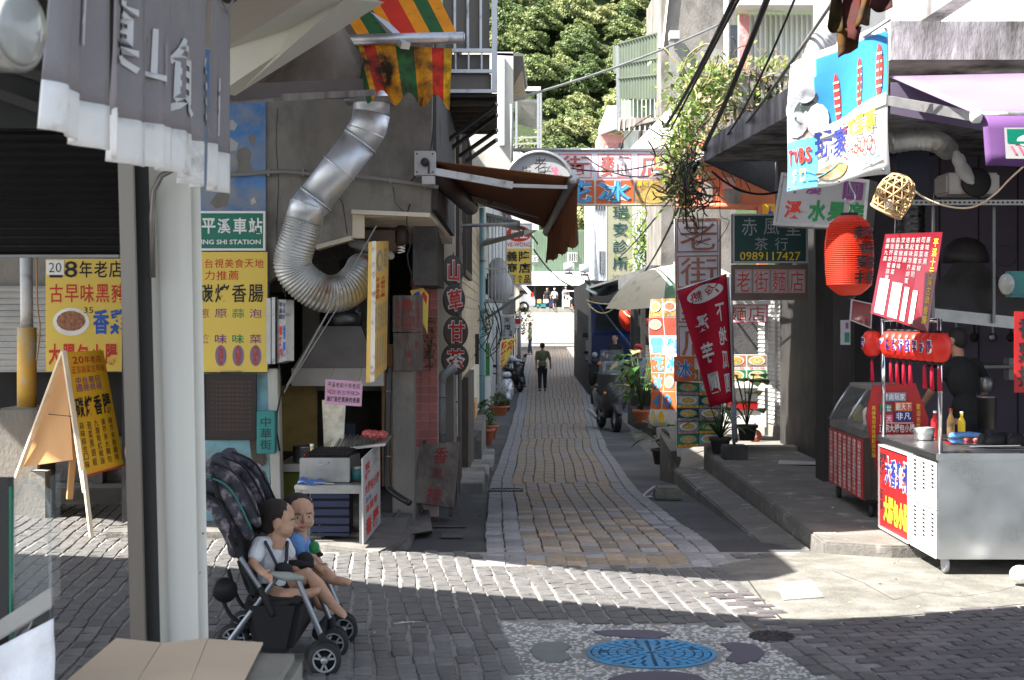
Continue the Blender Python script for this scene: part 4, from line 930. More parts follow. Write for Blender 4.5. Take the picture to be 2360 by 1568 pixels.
def t_r(mb):
    colm(mb,r_q,'炭烤',.1,.08,.4,.3,'ink_red',bold=.01); colm(mb,r_q,'平溪',.55,.02,.9,.2,'ink_grey',bold=.01); row(mb,r_q,'大腸包小腸',.08,.33,.92,.46,'ink_red',bold=.02); row(mb,r_q,'正宗',.12,.5,.45,.56,'ink_blue',bold=.01)
    row(mb,r_q,'香雞排',.12,.58,.8,.68,'ink_red',bold=.01); row(mb,r_q,'香腸',.1,.74,.9,.95,'ink_red',bold=.03)
sign('bench_poster','white poster with red brushed writing on the end of the grill bench',r_q,'white_dull',draw=t_r,th=.012,cat='poster')
mb=MB('stone'); mb.hexa([P(702,1250,11.9),P(748,1250,11.8),P(746,1240,12.1),P(706,1240,12.1)],[P(706,1205,11.9),P(744,1200,11.8),P(740,1188,12.0),P(712,1190,12.0)]); obj('boulder',mb,label='rough grey boulder standing behind the far child',cat='stone',bevel=.03)
pp=thing('drain_pipe','thick black drain pipe bending at the foot of the grill shop pier','pipe',P(893,1180,12.9))
mb=MB('pipe_black'); mb.tube(smooth_path([P(897,845,12.95),P(893,1000,12.95),P(893,1110,12.95),P(905,1135,12.9),P(945,1160,12.8)],5),.028,12); obj('pipe',mb,pp)
for y in(900,1050):mb=MB('steel_dark'); mb.tube([P(894,y,12.95),P(894,y+5,12.95)],.034,12); obj('clip',mb,pp)
mb=MB('concrete_worn'); mb.add([P(895,1120,12.9),P(960,1180,12.8),P(1000,1290-40,12.3),P(880,1245,12.3),P(900,1180,12.9)],[(0,1,2,3,4)])
mb=MB('concrete_worn'); mb.hexa([V(-.98,12.2,0),V(-.66,12.6,0),V(-.76,15,-.4),V(-.98,14,-.3)],[V(-.98,12.2,.05),V(-.74,12.8,.02),V(-.82,15,-.1),V(-.98,14,.15)]); obj('mortar_heap',mb,kind='structure')
def board2(x0,y0,x1,y1,d,lab,fn,mt='wood_grey',**k):
    q=QF(x0,y0,x1,y1,d); return sign('painted_board',lab,q,mt,draw=lambda mb:fn(mb,q),th=.03,bevel=.004,**k)
board2(905,681,974,766,13.1,'upper weathered board with dark red brushed welcome characters',lambda mb,q:(put(mb,q,'歡',.3,.1,.7,.48,'ink_dkred',bold=.01),put(mb,q,'迎',.3,.55,.75,.95,'ink_dkred',bold=0),colm(mb,q,'平溪老街',.08,.15,.26,.9,'ink_dkred',bold=0),colm(mb,q,'千里老街',.76,.15,.94,.9,'ink_dkred',bold=0)))
board2(906,768,975,855,13.1,'lower weathered board with faded red marks',lambda mb,q:(put(mb,q,'小',.25,.1,.5,.25,'ink_dkred',bold=0),put(mb,q,'椒',.4,.45,.62,.66,'ink_dkred',bold=0),put(mb,q,'山',.5,.7,.68,.85,'ink_dkred',bold=0),put(mb,q,'木',.7,.2,.9,.4,'ink_dkred',bold=0)))
yq=QP([(945,670),(975,664),(988,680),(985,770)],13.3); sign('yellow_paper','crumpled yellow and blue paper sign peeping out behind the weathered board',yq,'sign_yellow',th=.01,cat='poster',draw=lambda mb:(rect(mb,yq,.1,.1,.6,.5,'ink_blue'),rect(mb,yq,.65,.3,.9,.8,'ink_red')))
for k,(ch,x,y,rx,ry,an)in enumerate((('山',1045,625,19,37,.0),('草',1048,692,21,39,-.15),('甘',1052,765,25,36,0),('茶',1050,828,29,35,0))):
    d=16.5+(3-k)*.12; c=P(x,y,d); yaw=math.acos(min(.98,rx/37.0))*.9
    rr_=36.5*d/F; rt=Matrix.Rotation(yaw,3,'Z')@Matrix.Rotation(an,3,'Y')
    q=Q(*[c+rt@V(a*rr_,0,b*rr_)for a,b in((-1,1),(1,1),(1,-1),(-1,-1))])
    t=thing('round_plaque','round wooden plaque, %s of four: %s'%(('topmost','second from the top','third from the top','lowest')[k],('three upright strokes for mountain','character for herb','boxy character for sweet','character for tea')[k]),'sign',c-V(0,0,rr_),group='round plaques of the tea shop')
    mb=MB('wood_dark'); mb.lathe(c-q.n*.02,[(rr_,0),(rr_+.003,.01),(rr_,.02),(rr_-.01,.022),(0,.021)],28,axis=q.n); obj('disc',mb,t)
    mb=MB(); mb.keepn=True
    put(mb,q,ch,.14,.14,.86,.86,'white_bright',off=.004,bold=.055); put(mb,q,ch,.17,.17,.83,.83,'ink_red',off=.008,bold=.02); obj('lettering',mb,t)
    mb=MB('iron'); mb.tube([c+V(0,.01,rr_-.01),c+V(0,.01,rr_+.03)],.005,6); obj('link',mb,t)
ab=thing('sandwich_board','weathered grey sandwich board with dark red characters on the lane','sandwich board',P(1005,1180,14))
aq=QP([(968,1025),(1061,1018),(1046,1172),(953,1158)],[14.2,14.2,13.9,13.9])
mb=MB('wood_grey'); slab(mb,aq,.02); obj('front_panel',mb,ab,bevel=.003)
mb=MB(); mb.keepn=True; put(mb,aq,'香',.38,.07,.72,.34,'ink_dkred',bold=.01); put(mb,aq,'雞',.34,.4,.64,.58,'ink_dkred',bold=-.012); put(mb,aq,'排',.3,.7,.66,.97,'ink_dkred',bold=.01); obj('lettering',mb,ab)
bq=QP([(972,1027),(1058,1022),(1052,1168),(966,1160)],[14.22,14.22,14.5,14.5]); mb=MB('wood_grey'); slab(mb,bq,.015); obj('rear_panel',mb,ab)
for u,vv in((.05,1.1),(.93,1.1)):mb=MB('wood_dark'); mb.bar(aq.pt(u,.9,-.03),aq.pt(u,vv,-.03),.03,.03); obj('leg',mb,ab)
for u in(.1,.95):mb=MB('wood_dark'); mb.bar(aq.pt(u,.02,-.03),aq.pt(u,-.09,-.03),.03,.03); obj('post_tip',mb,ab)
for x,y0,y1,d,r,mt,lab in((1018,875,1030,15.6,.045,'pipe_grey','wide grey drain pipe right of the pink tiles'),(1040,860,1145,16.5,.02,'pipe_grey','thin pale conduit right of the wide grey drain pipe'),(1054,850,1150,16.8,.014,'pole_white','thinnest white conduit at the lane corner'),(1107,480,960,30,.1,'pipe_teal','long grey blue downpipe on the beige tiled house')):
    t=thing('wall_pipe',lab,'pipe',P(x,y1,d)); mb=MB(mt); mb.tube([P(x,y1,d),P(x-2,y0,d)],r,12); obj('pipe',mb,t)
    for yy in(lerp(y0,y1,.25),lerp(y0,y1,.8)):s=MB('steel_dark'); s.tube([P(x-1,yy,d),P(x-1,yy+3,d)],r*1.25,12); obj('clip',s,t)
mb=MB('pipe_grey'); mb.tube(smooth_path([P(1018,880,15.6),P(1022,865,15.6),P(1045,850,15.8)],4),.045,12); obj('pipe_elbow',mb,label='grey pipe elbow behind the lowest round plaque',cat='pipe')
mb=MB('concrete_wall'); mb.b2(xd(1020,16),xd(1045,16),16,16.3,-.5,zd(860,16)); obj('stone_pier',mb,bevel=.01,label='narrow concrete pier behind the two conduits',cat='pier')
aw=thing('brown_awning','brown canvas awning with ragged valance reaching over the lane','awning',P(1150,450,14))
A,B=P(1003,373,12.6),P(1318,410,12.9); C_,D_=P(1262,527,15.6),P(1020,440,15.2)
cq=Q(A,B,C_,D_); cq.wave=lambda u,v:-.03*math.sin(v*math.pi)*math.sin(u*math.pi)
mb=MB('brown_canvas'); slab(mb,cq,.006,10,8); obj('canvas',mb,aw)
mb=MB('alu'); mb.bar(P(1000,396,12.55),P(1180,428,12.75),.05,.06); mb.bar(P(1180,428,12.75),P(1306,432,12.9),.035,.03); obj('arm',mb,aw)
mb=MB('alu'); mb.bar(P(1060,452,14.7),P(1255,500,15.2),.04,.05); obj('arm',mb,aw)
mb=MB('brown_tube'); mb.tube([P(1005,405,12.8),P(1085,478,15.2)],.08,14); obj('roller',mb,aw)
mb=MB('alu'); mb.tube([P(1322,415,12.9),P(1262,535,15.6)],.05,14,round_=True); obj('front_bar',mb,aw)
vq=Q(P(1262,530,15.55),P(1332,418,12.88),P(1334,560,12.88),P(1262,605,15.55))
def vdrop(u,v):
    p=vq.pt(u,0).lerp(vq.pt(u,1),v*(1+.04*math.sin(u*60)*v)); return p+vq.n*(.03*math.sin(u*40)*v)
mb=MB('brown_valance'); mb.grid(vdrop,60,6); obj('valance',mb,aw)
bx=thing('awning_gearbox','square grey steel mounting plate with a hand crank socket at the wall corner','gearbox',P(978,415,12.45))
mb=MB('steel_dull'); mb.m('white_dull'); mb.b2(xd(955,12.45),xd(1003,12.45),12.45,12.6,zd(404,12.45),zd(348,12.45)); obj('plate',mb,bx,bevel=.003)
mb=MB('white_dull'); mb.b2(xd(972,12.4),xd(1001,12.4),12.42,12.6,zd(424,12.4),zd(405,12.4)); obj('lower_block',mb,bx)
mb=MB('iron'); mb.lathe(P(980,375,12.45),[(.035,0),(.035,.04),(.015,.05)],14,axis=(0,-1,0)); mb.bar(P(988,375,12.4),P(988,400,12.38),.018); obj('crank_socket',mb,bx)
for x,y in((961,355),(997,355),(961,397),(997,397)):mb=MB('iron'); mb.lathe(P(x,y,12.45),[(.007,0),(.007,.006),(0,.008)],8,axis=(0,-1,0)); obj('bolt',mb,bx)
pr=thing('plastic_leanto','cloudy plastic sheet roof resting on dark brown tubes at the upper left','canopy',P(680,215,11.52))
pq=Q(P(500,140,10.18),P(800,62,11.52),P(866,214,11.93),P(500,240,10.85),wave=lambda u,v:.05*math.sin(u*5+v*4))
mb=MB('plastic_sheet'); slab(mb,pq,.006,16,10); obj('sheet',mb,pr)
mb=MB('brown_tube'); mb.bar(P(518,214,9.6),P(832,198,11.2),.04,.1); obj('tube',mb,pr)
mb=MB('wood_grey'); mb.bar(P(516,232,9.62),P(860,214,11.3),.04,.047); obj('batten',mb,pr)
mb=MB('brown_tube'); mb.bar(P(560,96,10.2),P(746,76,11.0),.04,.067); obj('tube',mb,pr)
mb=MB('white_bright'); mb.add([P(820,138,11.79),P(832,150,11.79),P(862,214,11.79),P(850,196,11.79),P(826,160,11.79)],[(0,1,2,3,4)]); obj('torn_edge',mb,pr)
sa=thing('striped_awning','green orange and red striped awning with a stained wavy valance over the flue','awning',P(930,240,12.06))
def bands(q,cuts,cols,pre,vwave,nm,nv=8,th=.005):
    for(u0,u1),c_ in zip(zip(cuts,cuts[1:]),cols):
        mb=MB(pre+c_); n=max(2,int((u1-u0)*26))
        f=[[q.pt(lerp(u0,u1,i/n),j/nv)+vwave(lerp(u0,u1,i/n),j/nv)for i in range(n+1)]for j in range(nv+1)]
        mb.add([p for r_ in f for p in r_],[(j*(n+1)+i,j*(n+1)+i+1,(j+1)*(n+1)+i+1,(j+1)*(n+1)+i)for j in range(nv)for i in range(n)],True); obj(nm,mb,sa)
tq_=Q(P(735,-60,12.6),P(985,-60,12.6),P(1060,92,11.79),P(830,92,11.79))
bands(tq_,[0,.13,.3,.4,.6,.74,.88,1.0],['orange','green','orange','red','orange','green','orange'],'stripe_',lambda u,v:V(0,0,0),'canvas_band')
vq_=QP([(808,100),(1042,112),(1036,238),(846,222)],[11.76,11.76,11.66,11.66])
bands(vq_,[0,.07,.12,.24,.44,.62,.8,.92,1.0],['green','orange','red','orange','green','orange','red','yellow'],'old_',lambda u,v:V(0,-.06*math.sin(u*19)*v,-.06*math.sin(u*19+1.2)*v*v),'valance_band',10)
mb=MB('alu'); mb.tube([P(786,93,11.73),P(1068,87,11.73)],.044,14); obj('front_bar',mb,sa)
mb=MB('alu'); mb.bar(P(818,-6,12.46),P(935,106,11.66),.074,.054); obj('arm',mb,sa)
mb=MB('alu'); mb.lathe(P(1068,87,11.73),[(.036,0),(.036,.01),(0,.012)],14,axis=(1,0,0)); obj('end_cap',mb,sa)
bc=thing('steel_balcony','grey sheet clad balcony with mesh panel and raking struts over the lane','balcony',P(1080,340,15))
db=15.0
mb=MB('corrugated_grey'); mb.b2(xd(1020,db),xd(1128,db),db+.05,db+.1,zd(112,db),zd(-40,db)); obj('cladding',mb,bc)
for x in(1048,1078,1108):mb=MB('alu'); mb.b2(xd(x,db)-.012,xd(x,db)+.012,db+.02,db+.05,zd(112,db),zd(-40,db)); obj('batten',mb,bc)
mb=MB('corrugated_grey'); mb.b2(xd(1025,db),xd(1128,db),db+.1,db+.12,zd(168,db),zd(122,db)); obj('lower_cladding',mb,bc)
for y in(116,164,210):mb=MB('alu'); mb.b2(xd(1020,db),xd(1133,db),db,db+.05,zd(y+4,db),zd(y-4,db)); obj('rail',mb,bc)
mb=MB('alu'); mb.b2(xd(1133,db),xd(1146,db),db,db+.06,zd(212,db),zd(-40,db)); obj('corner_post',mb,bc)
mb=MB('corrugated_grey'); mb.b2(xd(1022,db),xd(1132,db),db+.06,db+.08,zd(206,db),zd(169,db)); obj('mesh_panel',mb,bc)
for x in(1050,1080,1110):mb=MB('alu'); mb.b2(xd(x,db)-.008,xd(x,db)+.008,db+.02,db+.05,zd(160,db),zd(120,db)); obj('baluster',mb,bc)
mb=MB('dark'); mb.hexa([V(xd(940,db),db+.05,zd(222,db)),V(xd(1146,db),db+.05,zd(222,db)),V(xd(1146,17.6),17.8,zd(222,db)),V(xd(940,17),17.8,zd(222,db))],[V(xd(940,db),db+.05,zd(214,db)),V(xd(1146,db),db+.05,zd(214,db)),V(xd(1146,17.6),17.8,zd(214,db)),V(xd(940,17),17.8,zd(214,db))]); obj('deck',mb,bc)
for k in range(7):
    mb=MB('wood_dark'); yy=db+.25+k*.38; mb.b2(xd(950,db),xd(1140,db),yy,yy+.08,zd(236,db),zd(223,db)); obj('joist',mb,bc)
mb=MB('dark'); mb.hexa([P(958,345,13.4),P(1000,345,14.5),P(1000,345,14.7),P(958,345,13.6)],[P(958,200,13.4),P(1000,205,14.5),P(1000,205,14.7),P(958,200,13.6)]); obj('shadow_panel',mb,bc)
for(a,b),(c_,e_),d in(((1145,240),(1005,345),15.1),((1146,265),(1030,350),15.8),((1146,300),(1060,360),16.4),((1145,322),(1075,372),16.8)):
    mb=MB('steel_dark'); mb.bar(P(a,b,d),P(c_,e_,d+.6),.035,.035); obj('strut',mb,bc)
# ================================================================== LANE, LEFT SIDE
bh=thing('beige_tiled_house','narrow beige tiled house along the left of the lane','house',(-.9,24,-.5))
mb=MB('plaster_cream'); mb.b2(-4,-.64,17.3,31,-1.2,4.45); obj('wall',mb,bh)
tm=MB('tile_beige'); tm.box((0,0,0),(.012,.58,.145)); tme=tm.mesh('tile',.003)
for j in range(16):
    for i in range(18):
        y=18.4+i*.6+(.3 if j%2 else 0)
        if y>29.5 or(19.2<y<22.4 and j>9):continue
        o=link('tile',tme,bh); o.location=(-.634,y,1.05+j*.155); o.matrix_parent_inverse=Matrix.Translation(-bh.location)
def sidewin(parent,y0,y1,z0,z1,x=-.63,nb=5):
    mb=MB('wood_dark')
    for a in((y0,y0+.08,z0,z1),(y1-.08,y1,z0,z1),(y0+.08,y1-.08,z0,z0+.08),(y0+.08,y1-.08,z1-.08,z1)):mb.b2(x,x+.05,*a)
    w=obj('window',mb,parent); mb=MB('glass_dark'); mb.b2(x-.005,x+.012,y0+.08,y1-.08,z0+.08,z1-.08); obj('pane',mb,w)
    mb=MB('wood_dark');
    for k in range(1,nb):s=MB('wood_dark'); s.b2(x+.015,x+.04,lerp(y0,y1,k/nb)-.02,lerp(y0,y1,k/nb)+.02,z0+.08,z1-.08); obj('mullion',s,w)
sidewin(bh,19.3,22.2,2.3,4.2,nb=3)
mb=MB('wood_dark'); mb.b2(-.64,-.56,19.5,22.5,-.4,1.0); obj('door',mb,bh); mb=MB('concrete_worn'); mb.b2(-.64,-.45,22.6,27,-1,.1); obj('plinth',mb,bh)
mb=MB('wood_dark'); mb.b2(-.66,-.6,17.35,18.3,-.3,5); obj('corner_board',mb,bh)
mb=MB('ply'); mb.b2(-.6,-.55,22.8,24.2,.25,.5); o=obj('nameplate',mb,label='small yellow nameplate on the dark door side wall in the lane',cat='sign')
wh=thing('white_shop_house','white fronted shop house with a barred window cage above the lane','house',(-.9,38,-.8))
mb=MB('plaster_white'); mb.b2(-4,-.58,31.02,46,-1.4,6.5); obj('wall',mb,wh)
for i in range(4):mb=MB('corrugated'); mb.b2(-.6,-.54,31.2+i*.9,31.9+i*.9,2.6,5.0); obj('shutter_panel',mb,wh)
cg=thing('window_cage','barred steel window cage stuffed with white bags above the lane','window cage',P(1130,690,33))
X0,X1=xd(1102,32),xd(1166,32); Z0,Z1=zd(690,32),zd(490,32)
mb=MB('steel_dull'); mb.b2(X0,X1,32,34.5,Z0-.06,Z0); obj('floor',mb,cg)
mb=MB('tin_roof'); mb.hexa([V(X0-.1,31.8,Z1),V(X1+.3,31.6,Z1-.25),V(X1+.3,34.5,Z1-.25),V(X0-.1,34.5,Z1)],[V(X0-.1,31.8,Z1+.05),V(X1+.3,31.6,Z1-.2),V(X1+.3,34.5,Z1-.2),V(X0-.1,34.5,Z1+.05)]); obj('roof',mb,cg)
for i in range(9):mb=MB('alu'); x=lerp(X0,X1,i/8); mb.bar((x,32,Z0),(x,32,Z1-.05),.02); obj('bar',mb,cg)
for i in range(1,8):mb=MB('alu'); y=lerp(32,34.4,i/8); mb.bar((X1,y,Z0),(X1,y,Z1-.1),.02); obj('bar',mb,cg)
for z in(lerp(Z0,Z1,.35),lerp(Z0,Z1,.7)):mb=MB('alu'); mb.bar((X0,31.99,z),(X1,31.99,z),.025); obj('rail',mb,cg)
mb=MB('steel_dark'); mb.bar(P(1110,742,32.5),P(1205,678,32.5),.06); obj('stay',mb,cg)
for i,(x,y,r)in enumerate(((1148,622,.22),(1150,660,.3),(1128,655,.2))):
    mb=MB('white_dull' if i<2 else 'leaf_c'); mb.ell(P(x,y,33),(r,r,r*1.2),10,8); obj('sack',mb,label=('grey white sack at the top of the pile in the window cage','big white sack leaning against the cage bars','dark green sack at the left inside the cage')[i],cat='sack')
ac=thing('air_conditioner','white air conditioner with black louvres under the tall yellow sign','air conditioner',P(1165,680,35)); mb=MB('white_dull'); mb.b2(xd(1160,35),xd(1184,35),35,35.6,zd(683,35),zd(632,35)); obj('casing',mb,ac,bevel=.02)
for i in range(8):mb=MB('dark'); z=lerp(zd(676,35),zd(640,35),i/7); mb.b2(xd(1163,35),xd(1170,35),34.98,35,z,z+.025); obj('louvre',mb,ac)
mb=MB('concrete'); mb.b2(xd(1158,37),xd(1188,37),37,37.8,zd(725,37),zd(690,37)); obj('ledge_block',mb,bevel=.02,label='concrete ledge block under the air conditioner',cat='ledge')
mb=MB('tin_roof'); mb.tube([P(1050,521,18),P(1190,517,19)],.022,8); obj('canopy_bar',mb,label='straight dark steel bar under the brown awning',cat='bar')
mb=MB('corrugated_grey'); mb.hexa([P(1108,570,27),P(1208,543,27),P(1225,540,29),P(1120,560,30)],[P(1108,562,27),P(1208,530,27),P(1240,530,29),P(1120,552,30)]); obj('narrow_canopy',mb,label='thin slanting dark canopy above the window cage',cat='canopy')
mb=MB('green_panel'); mb.grid(lambda u,v:P(1190+50*u,520+40*u*u+8*math.sin(v*3),28+v*2),6,3); obj('curled_sheet',mb,label='curled translucent green sheet under the brown awning tip',cat='roof sheet')
s1=QF(1165,515,1226,657,38)
def t_vw(mb):
    rect(mb,s1,0,.41,1,1,'sign_yellow',.003); disc(mb,s1,.5,.17,.47,.13,'ink_red',.004,24); row(mb,s1,'味王',.2,.1,.85,.25,'white',bold=.03,off=.012); put(mb,s1,'VE-WONG',.06,.31,.96,.38,'ink_red',bold=.01,off=.01)
    colm(mb,s1,'義商',.05,.44,.45,.82,'ink_black',bold=.02,off=.012); colm(mb,s1,'隆店',.5,.44,.95,.82,'ink_black',bold=.02,off=.012); row(mb,s1,'酒食品',.15,.84,.95,.97,'ink_black',bold=.02,off=.012)
sign('grocery_sign','white and yellow grocery light box with a red oval over the lane',s1,'white',draw=t_vw,th=.18,fr=('alu',.03))
s2=Q(P(1150,727,45),P(1188,727,45),P(1188,780,45),P(1150,780,45)); t=thing('lantern_shop_sign','pale rounded signboard reading sky lantern above the silver scooter','sign',s2.mid())
c=s2.pt(.5,.5); mb=MB('white_dull'); n=20; mb.prism([s2.pt(.5+.5*math.copysign(abs(math.cos(a))**.6,math.cos(a)),.5-.5*math.copysign(abs(math.sin(a))**.6,math.sin(a)))for a in[2*math.pi*k/n for k in range(n)]],(0,.06,0)); obj('board',mb,t)
mb=MB(); mb.keepn=True; colm(mb,s2,'天燈',.3,.08,.72,.66,'ink_black',bold=.01,off=.01); colm(mb,s2,'平古',.2,.66,.4,.92,'ink_black',off=.01); colm(mb,s2,'飛舞',.6,.66,.8,.92,'ink_black',off=.01); obj('lettering',mb,t)
s3=QP([(1152,786),(1190,778),(1172,830),(1147,862)],[43,43.4,43.4,43]); sign('yellow_banner','yellow cloth banner with red characters behind the silver scooter',s3,'sign_yellow',draw=lambda mb:(colm(mb,s3,'奶林糕',.08,.02,.5,.95,'ink_red',bold=.04,off=.01),colm(mb,s3,'心代',.5,.02,.95,.5,'ink_red',bold=.04,off=.01)),cat='banner',th=.01,nu=6,nv=6)
s4=QF(1104,790,1130,868,33.5)
def t_g(mb):
    for i in range(26):disc(mb,s4,rng.random()*.9+.05,rng.random()*.96+.02,.08,.02,'leaf_b' if i%2 else 'leaf_lite',.004+i*.0004,6)
    colm(mb,s4,'烤香腸',.3,.3,.65,.75,'lilac',bold=.02,off=.02)
sign('green_poster','green leafy upright poster on the white lane wall',s4,'ink_green',draw=t_g,cat='poster',fr=('alu',.02))
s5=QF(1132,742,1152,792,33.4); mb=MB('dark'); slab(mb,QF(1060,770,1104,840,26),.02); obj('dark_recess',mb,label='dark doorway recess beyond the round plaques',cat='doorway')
mb=MB('rusty_white'); mb.add([P(1125,880-50,28),P(1142,890,28),P(1130,800,28.5)],[(0,1,2)]);
hr=thing('half_round_sign','white half round signboard with black and pink characters above the brown awning','sign',P(1243,425,22)); dq=22.0
mb=MB('white_dull'); n=28; poly=[P(1243+79*math.cos(math.pi*k/n),430-79*math.sin(math.pi*k/n),dq)for k in range(n+1)]; mb.prism(poly,(0,.12,0)); obj('board',mb,hr)
mb=MB('alu'); mb.tube([p+V(0,-.01,0)for p in poly],.03,8); obj('frame',mb,hr)
qh=QF(1164,351,1322,430,dq); mb=MB(); mb.keepn=True
put(mb,qh,'老',.43,.15,.6,.62,'ink_black',off=.03,bold=-.005); put(mb,qh,'街',.24,.4,.38,.8,'ink_black',off=.03,bold=-.005); put(mb,qh,'珍',.67,.42,.78,.78,'ink_pink',off=.03,bold=.03); put(mb,qh,'山',.08,.7,.14,.9,'ink_green',off=.03); obj('lettering',mb,hr)
cb1=thing('cream_side_house','cream rendered house rising behind the steel balcony on the left','house',(-1,34,0))
mb=MB('plaster_cream'); mb.m('plaster_white'); mb.b2(-3,xd(1183,24),24,30,3.95,zd(120,24)); obj('wall',mb,cb1)
mb=MB('white'); mb.b2(xd(1150,23.9),xd(1162,23.9),23.9,24,zd(335,23.9),zd(130,23.9)); obj('sign_fin',mb,cb1)
mb=MB('tin_roof'); mb.hexa([P(1145,128,24),P(1205,130,24),P(1214,205,28),P(1160,235,29)],[P(1145,122,24),P(1205,124,24),P(1216,199,28),P(1160,229,29)]); obj('eave',mb,cb1)
mb=MB('wood_pale'); mb.hexa([P(1160,135,25),P(1200,136,24.5),P(1212,230,28.5),P(1180,236,29)],[P(1160,132,25),P(1200,133,24.5),P(1212,226,28.5),P(1180,232,29)]); obj('eave_boards',mb,cb1)
mb=MB('pipe_grey'); mb.tube([P(1178,240,23.9),P(1180,420,23.9)],.02,8); obj('downpipe',mb,cb1)
cb2=thing('terrace_house','distant roof terrace with tin awning and railing before the wood','house',P(1215,345,138))
mb=MB('plaster_white'); mb.b2(xd(1150,138),xd(1242,138),138,146,2,zd(345,138)); obj('wall',mb,cb2)
mb=MB('tin_roof'); mb.hexa([P(1184,232,138),P(1244,238,138),P(1240,300,144),P(1190,285,147)],[P(1184,226,138),P(1250,232,138),P(1250,294,144),P(1190,279,147)]); obj('tin_awning',mb,cb2)
mb=MB('white_dull'); mb.hexa([P(1196,210,138),P(1246,210,138),P(1246,210,144),P(1196,210,144)],[P(1196,204,138),P(1246,206,138),P(1246,200,144),P(1196,200,144)]); obj('upper_roof',mb,cb2)
for y in(318,332):mb=MB('alu'); mb.bar(P(1186,y,138),P(1244,y-2,138),.14); obj('rail',mb,cb2)
for x in(1190,1240,1246):mb=MB('alu'); mb.bar(P(x,345,138),P(x,212,138),.2); obj('post',mb,cb2)
for i,(y0,y1,x0,x1,h,mt,lab)in enumerate(((46.05,58,-.56,-.25,5.6,'plaster_white','white shop house behind the parked silver scooter'),(58.05,70,-.22,.12,4.6,'concrete','grey rendered house past the bending man'),(70.05,84,.1,.42,3.4,'plaster_cream','small cream house at the far left end of the lane'))):
    t=thing('lane_house',lab,'house',(x0-1,(y0+y1)/2,gz(y0))); mb=MB(mt); mb.hexa([V(-4,y0,-2),V(x0,y0,-2),V(x1,y1,-2),V(-4,y1,-2)],[V(-4,y0,h),V(x0,y0,h),V(x1,y1,h),V(-4,y1,h)]); obj('wall',mb,t)
    mb=MB('tin_roof'); mb.hexa([V(-4,y0-.1,h),V(x0+.25,y0-.1,h-.1),V(x1+.25,y1,h-.1),V(-4,y1,h)],[V(-4,y0-.1,h+.12),V(x0+.25,y0-.1,h),V(x1+.25,y1,h),V(-4,y1,h+.12)]); obj('roof',mb,t)
    for k in range(3):
        ym=lerp(y0,y1,.18+.3*k); xm=lerp(x0,x1,.18+.3*k); mb=MB('shutter_light' if k%2 else 'wood_dark'); mb.b2(xm-.02,xm+.06,ym,ym+1.9,gz(ym)+.05,gz(ym)+2.3); obj('shutter',mb,t)
for i,(x,y0,y1,d)in enumerate(((1195,760,870,56),(1198,720,840,62),(1150,700,905,41))):
    mb=MB('pole_white' if i else 'pipe_grey'); mb.tube([P(x,y1,d),P(x,y0,d)],.05,8); obj('post',mb,label=('dark post behind the bending man','thin pale post carrying a small red sign','pale post left of the round lantern sign')[i],cat='post')
rq=QF(1186,735,1200,755,61.8); sign('red_square_sign','tiny red and white square sign on the pale post',rq,'white',draw=lambda mb:rect(mb,rq,0,0,1,.6,'ink_red'),th=.03)
def leaf(mb,p,d,l,w,droop=.3,seg=3):
    d=d.normalized(); s=d.cross(V(0,0,1)); s=(s if s.length>.05 else V(1,0,0)).normalized(); pts=[]
    for i in range(seg+1):
        t=i/seg; pts.append((p+d*l*t-V(0,0,droop*l*t*t),w*(math.sin(math.pi*min(1,t*.9+.12))**.8)))
    vs=[];
    for q_,ww in pts:vs+=[q_-s*ww,q_+V(0,0,-.15*ww),q_+s*ww]
    mb.add(vs,[f for i in range(seg)for f in((3*i,3*i+1,3*i+4,3*i+3),(3*i+1,3*i+2,3*i+5,3*i+4))],True)
def pot(mb,c,r,h,mt='terracotta'):mb.m(mt); mb.lathe(c,[(r*.7,0),(r*.92,h*.82),(r*1.06,h*.82),(r*1.08,h),(r*.92,h),(r*.9,h*.85),(0,h*.85)],24)
def bush(name,lab,c,r,h,n,ph,pr,mts,sz,seed,potmt='terracotta',round_=True):
    t=thing(name,lab,'potted plant',c); mb=MB();
    if pr:pot(mb,c,pr,ph,potmt); obj('pot',mb,t)
    g_=random.Random(seed); mb=MB('twig')
    for k in range(7):a=g_.uniform(0,6.28); mb.tube([c+V(0,0,ph*.8),c+V(math.cos(a)*r*.5,math.sin(a)*r*.5,ph+h*g_.uniform(.4,.9))],[.008,.003],4)
    obj('stem',mb,t); mb=MB()
    for k in range(n):
        a=g_.uniform(0,6.28); zz=g_.random()**.8; rr_=r*(math.sin(zz*2.8+.25)if round_ else 1)*g_.uniform(.3,1); p=c+V(math.cos(a)*rr_,math.sin(a)*rr_,ph+h*zz)
        mb.m(mts[g_.randrange(len(mts))]); leaf(mb,p,V(math.cos(a+g_.uniform(-1,1)),math.sin(a+g_.uniform(-1,1)),g_.uniform(-.2,.8)),sz*g_.uniform(.7,1.3),sz*.28,.4,2)
    obj('foliage',mb,t); return t
bush('potted_shrub','terracotta pot with a dense green shrub on the left step of the lane',P(1116,1026,26.5),.2,.5,420,.29,.18,['leaf_a','leaf_b','leaf_c'],.07,1)
bush('potted_shrub','smaller terracotta pot with a low shrub behind the first pot',P(1150,958,31),.25,.25,300,.2,.2,['leaf_a','leaf_b'],.07,2)
bush('potted_shrub','second terracotta pot half hidden behind the dense shrub pot',P(1128,1012,28),.15,.3,160,.26,.16,['leaf_c','leaf_a'],.07,3)
bush('climbing_ivy','trailing green ivy on the edge of the pink tiled pier',P(990,855,14.4),.045,.5,170,.0,0,['leaf_a','leaf_b','leaf_c'],.045,4,round_=False)
bush('lane_shrub','dark green shrub sticking out beside the far left post',P(1208,770,74),.5,1.3,300,0,0,['leaf_a','leaf_c'],.2,5)
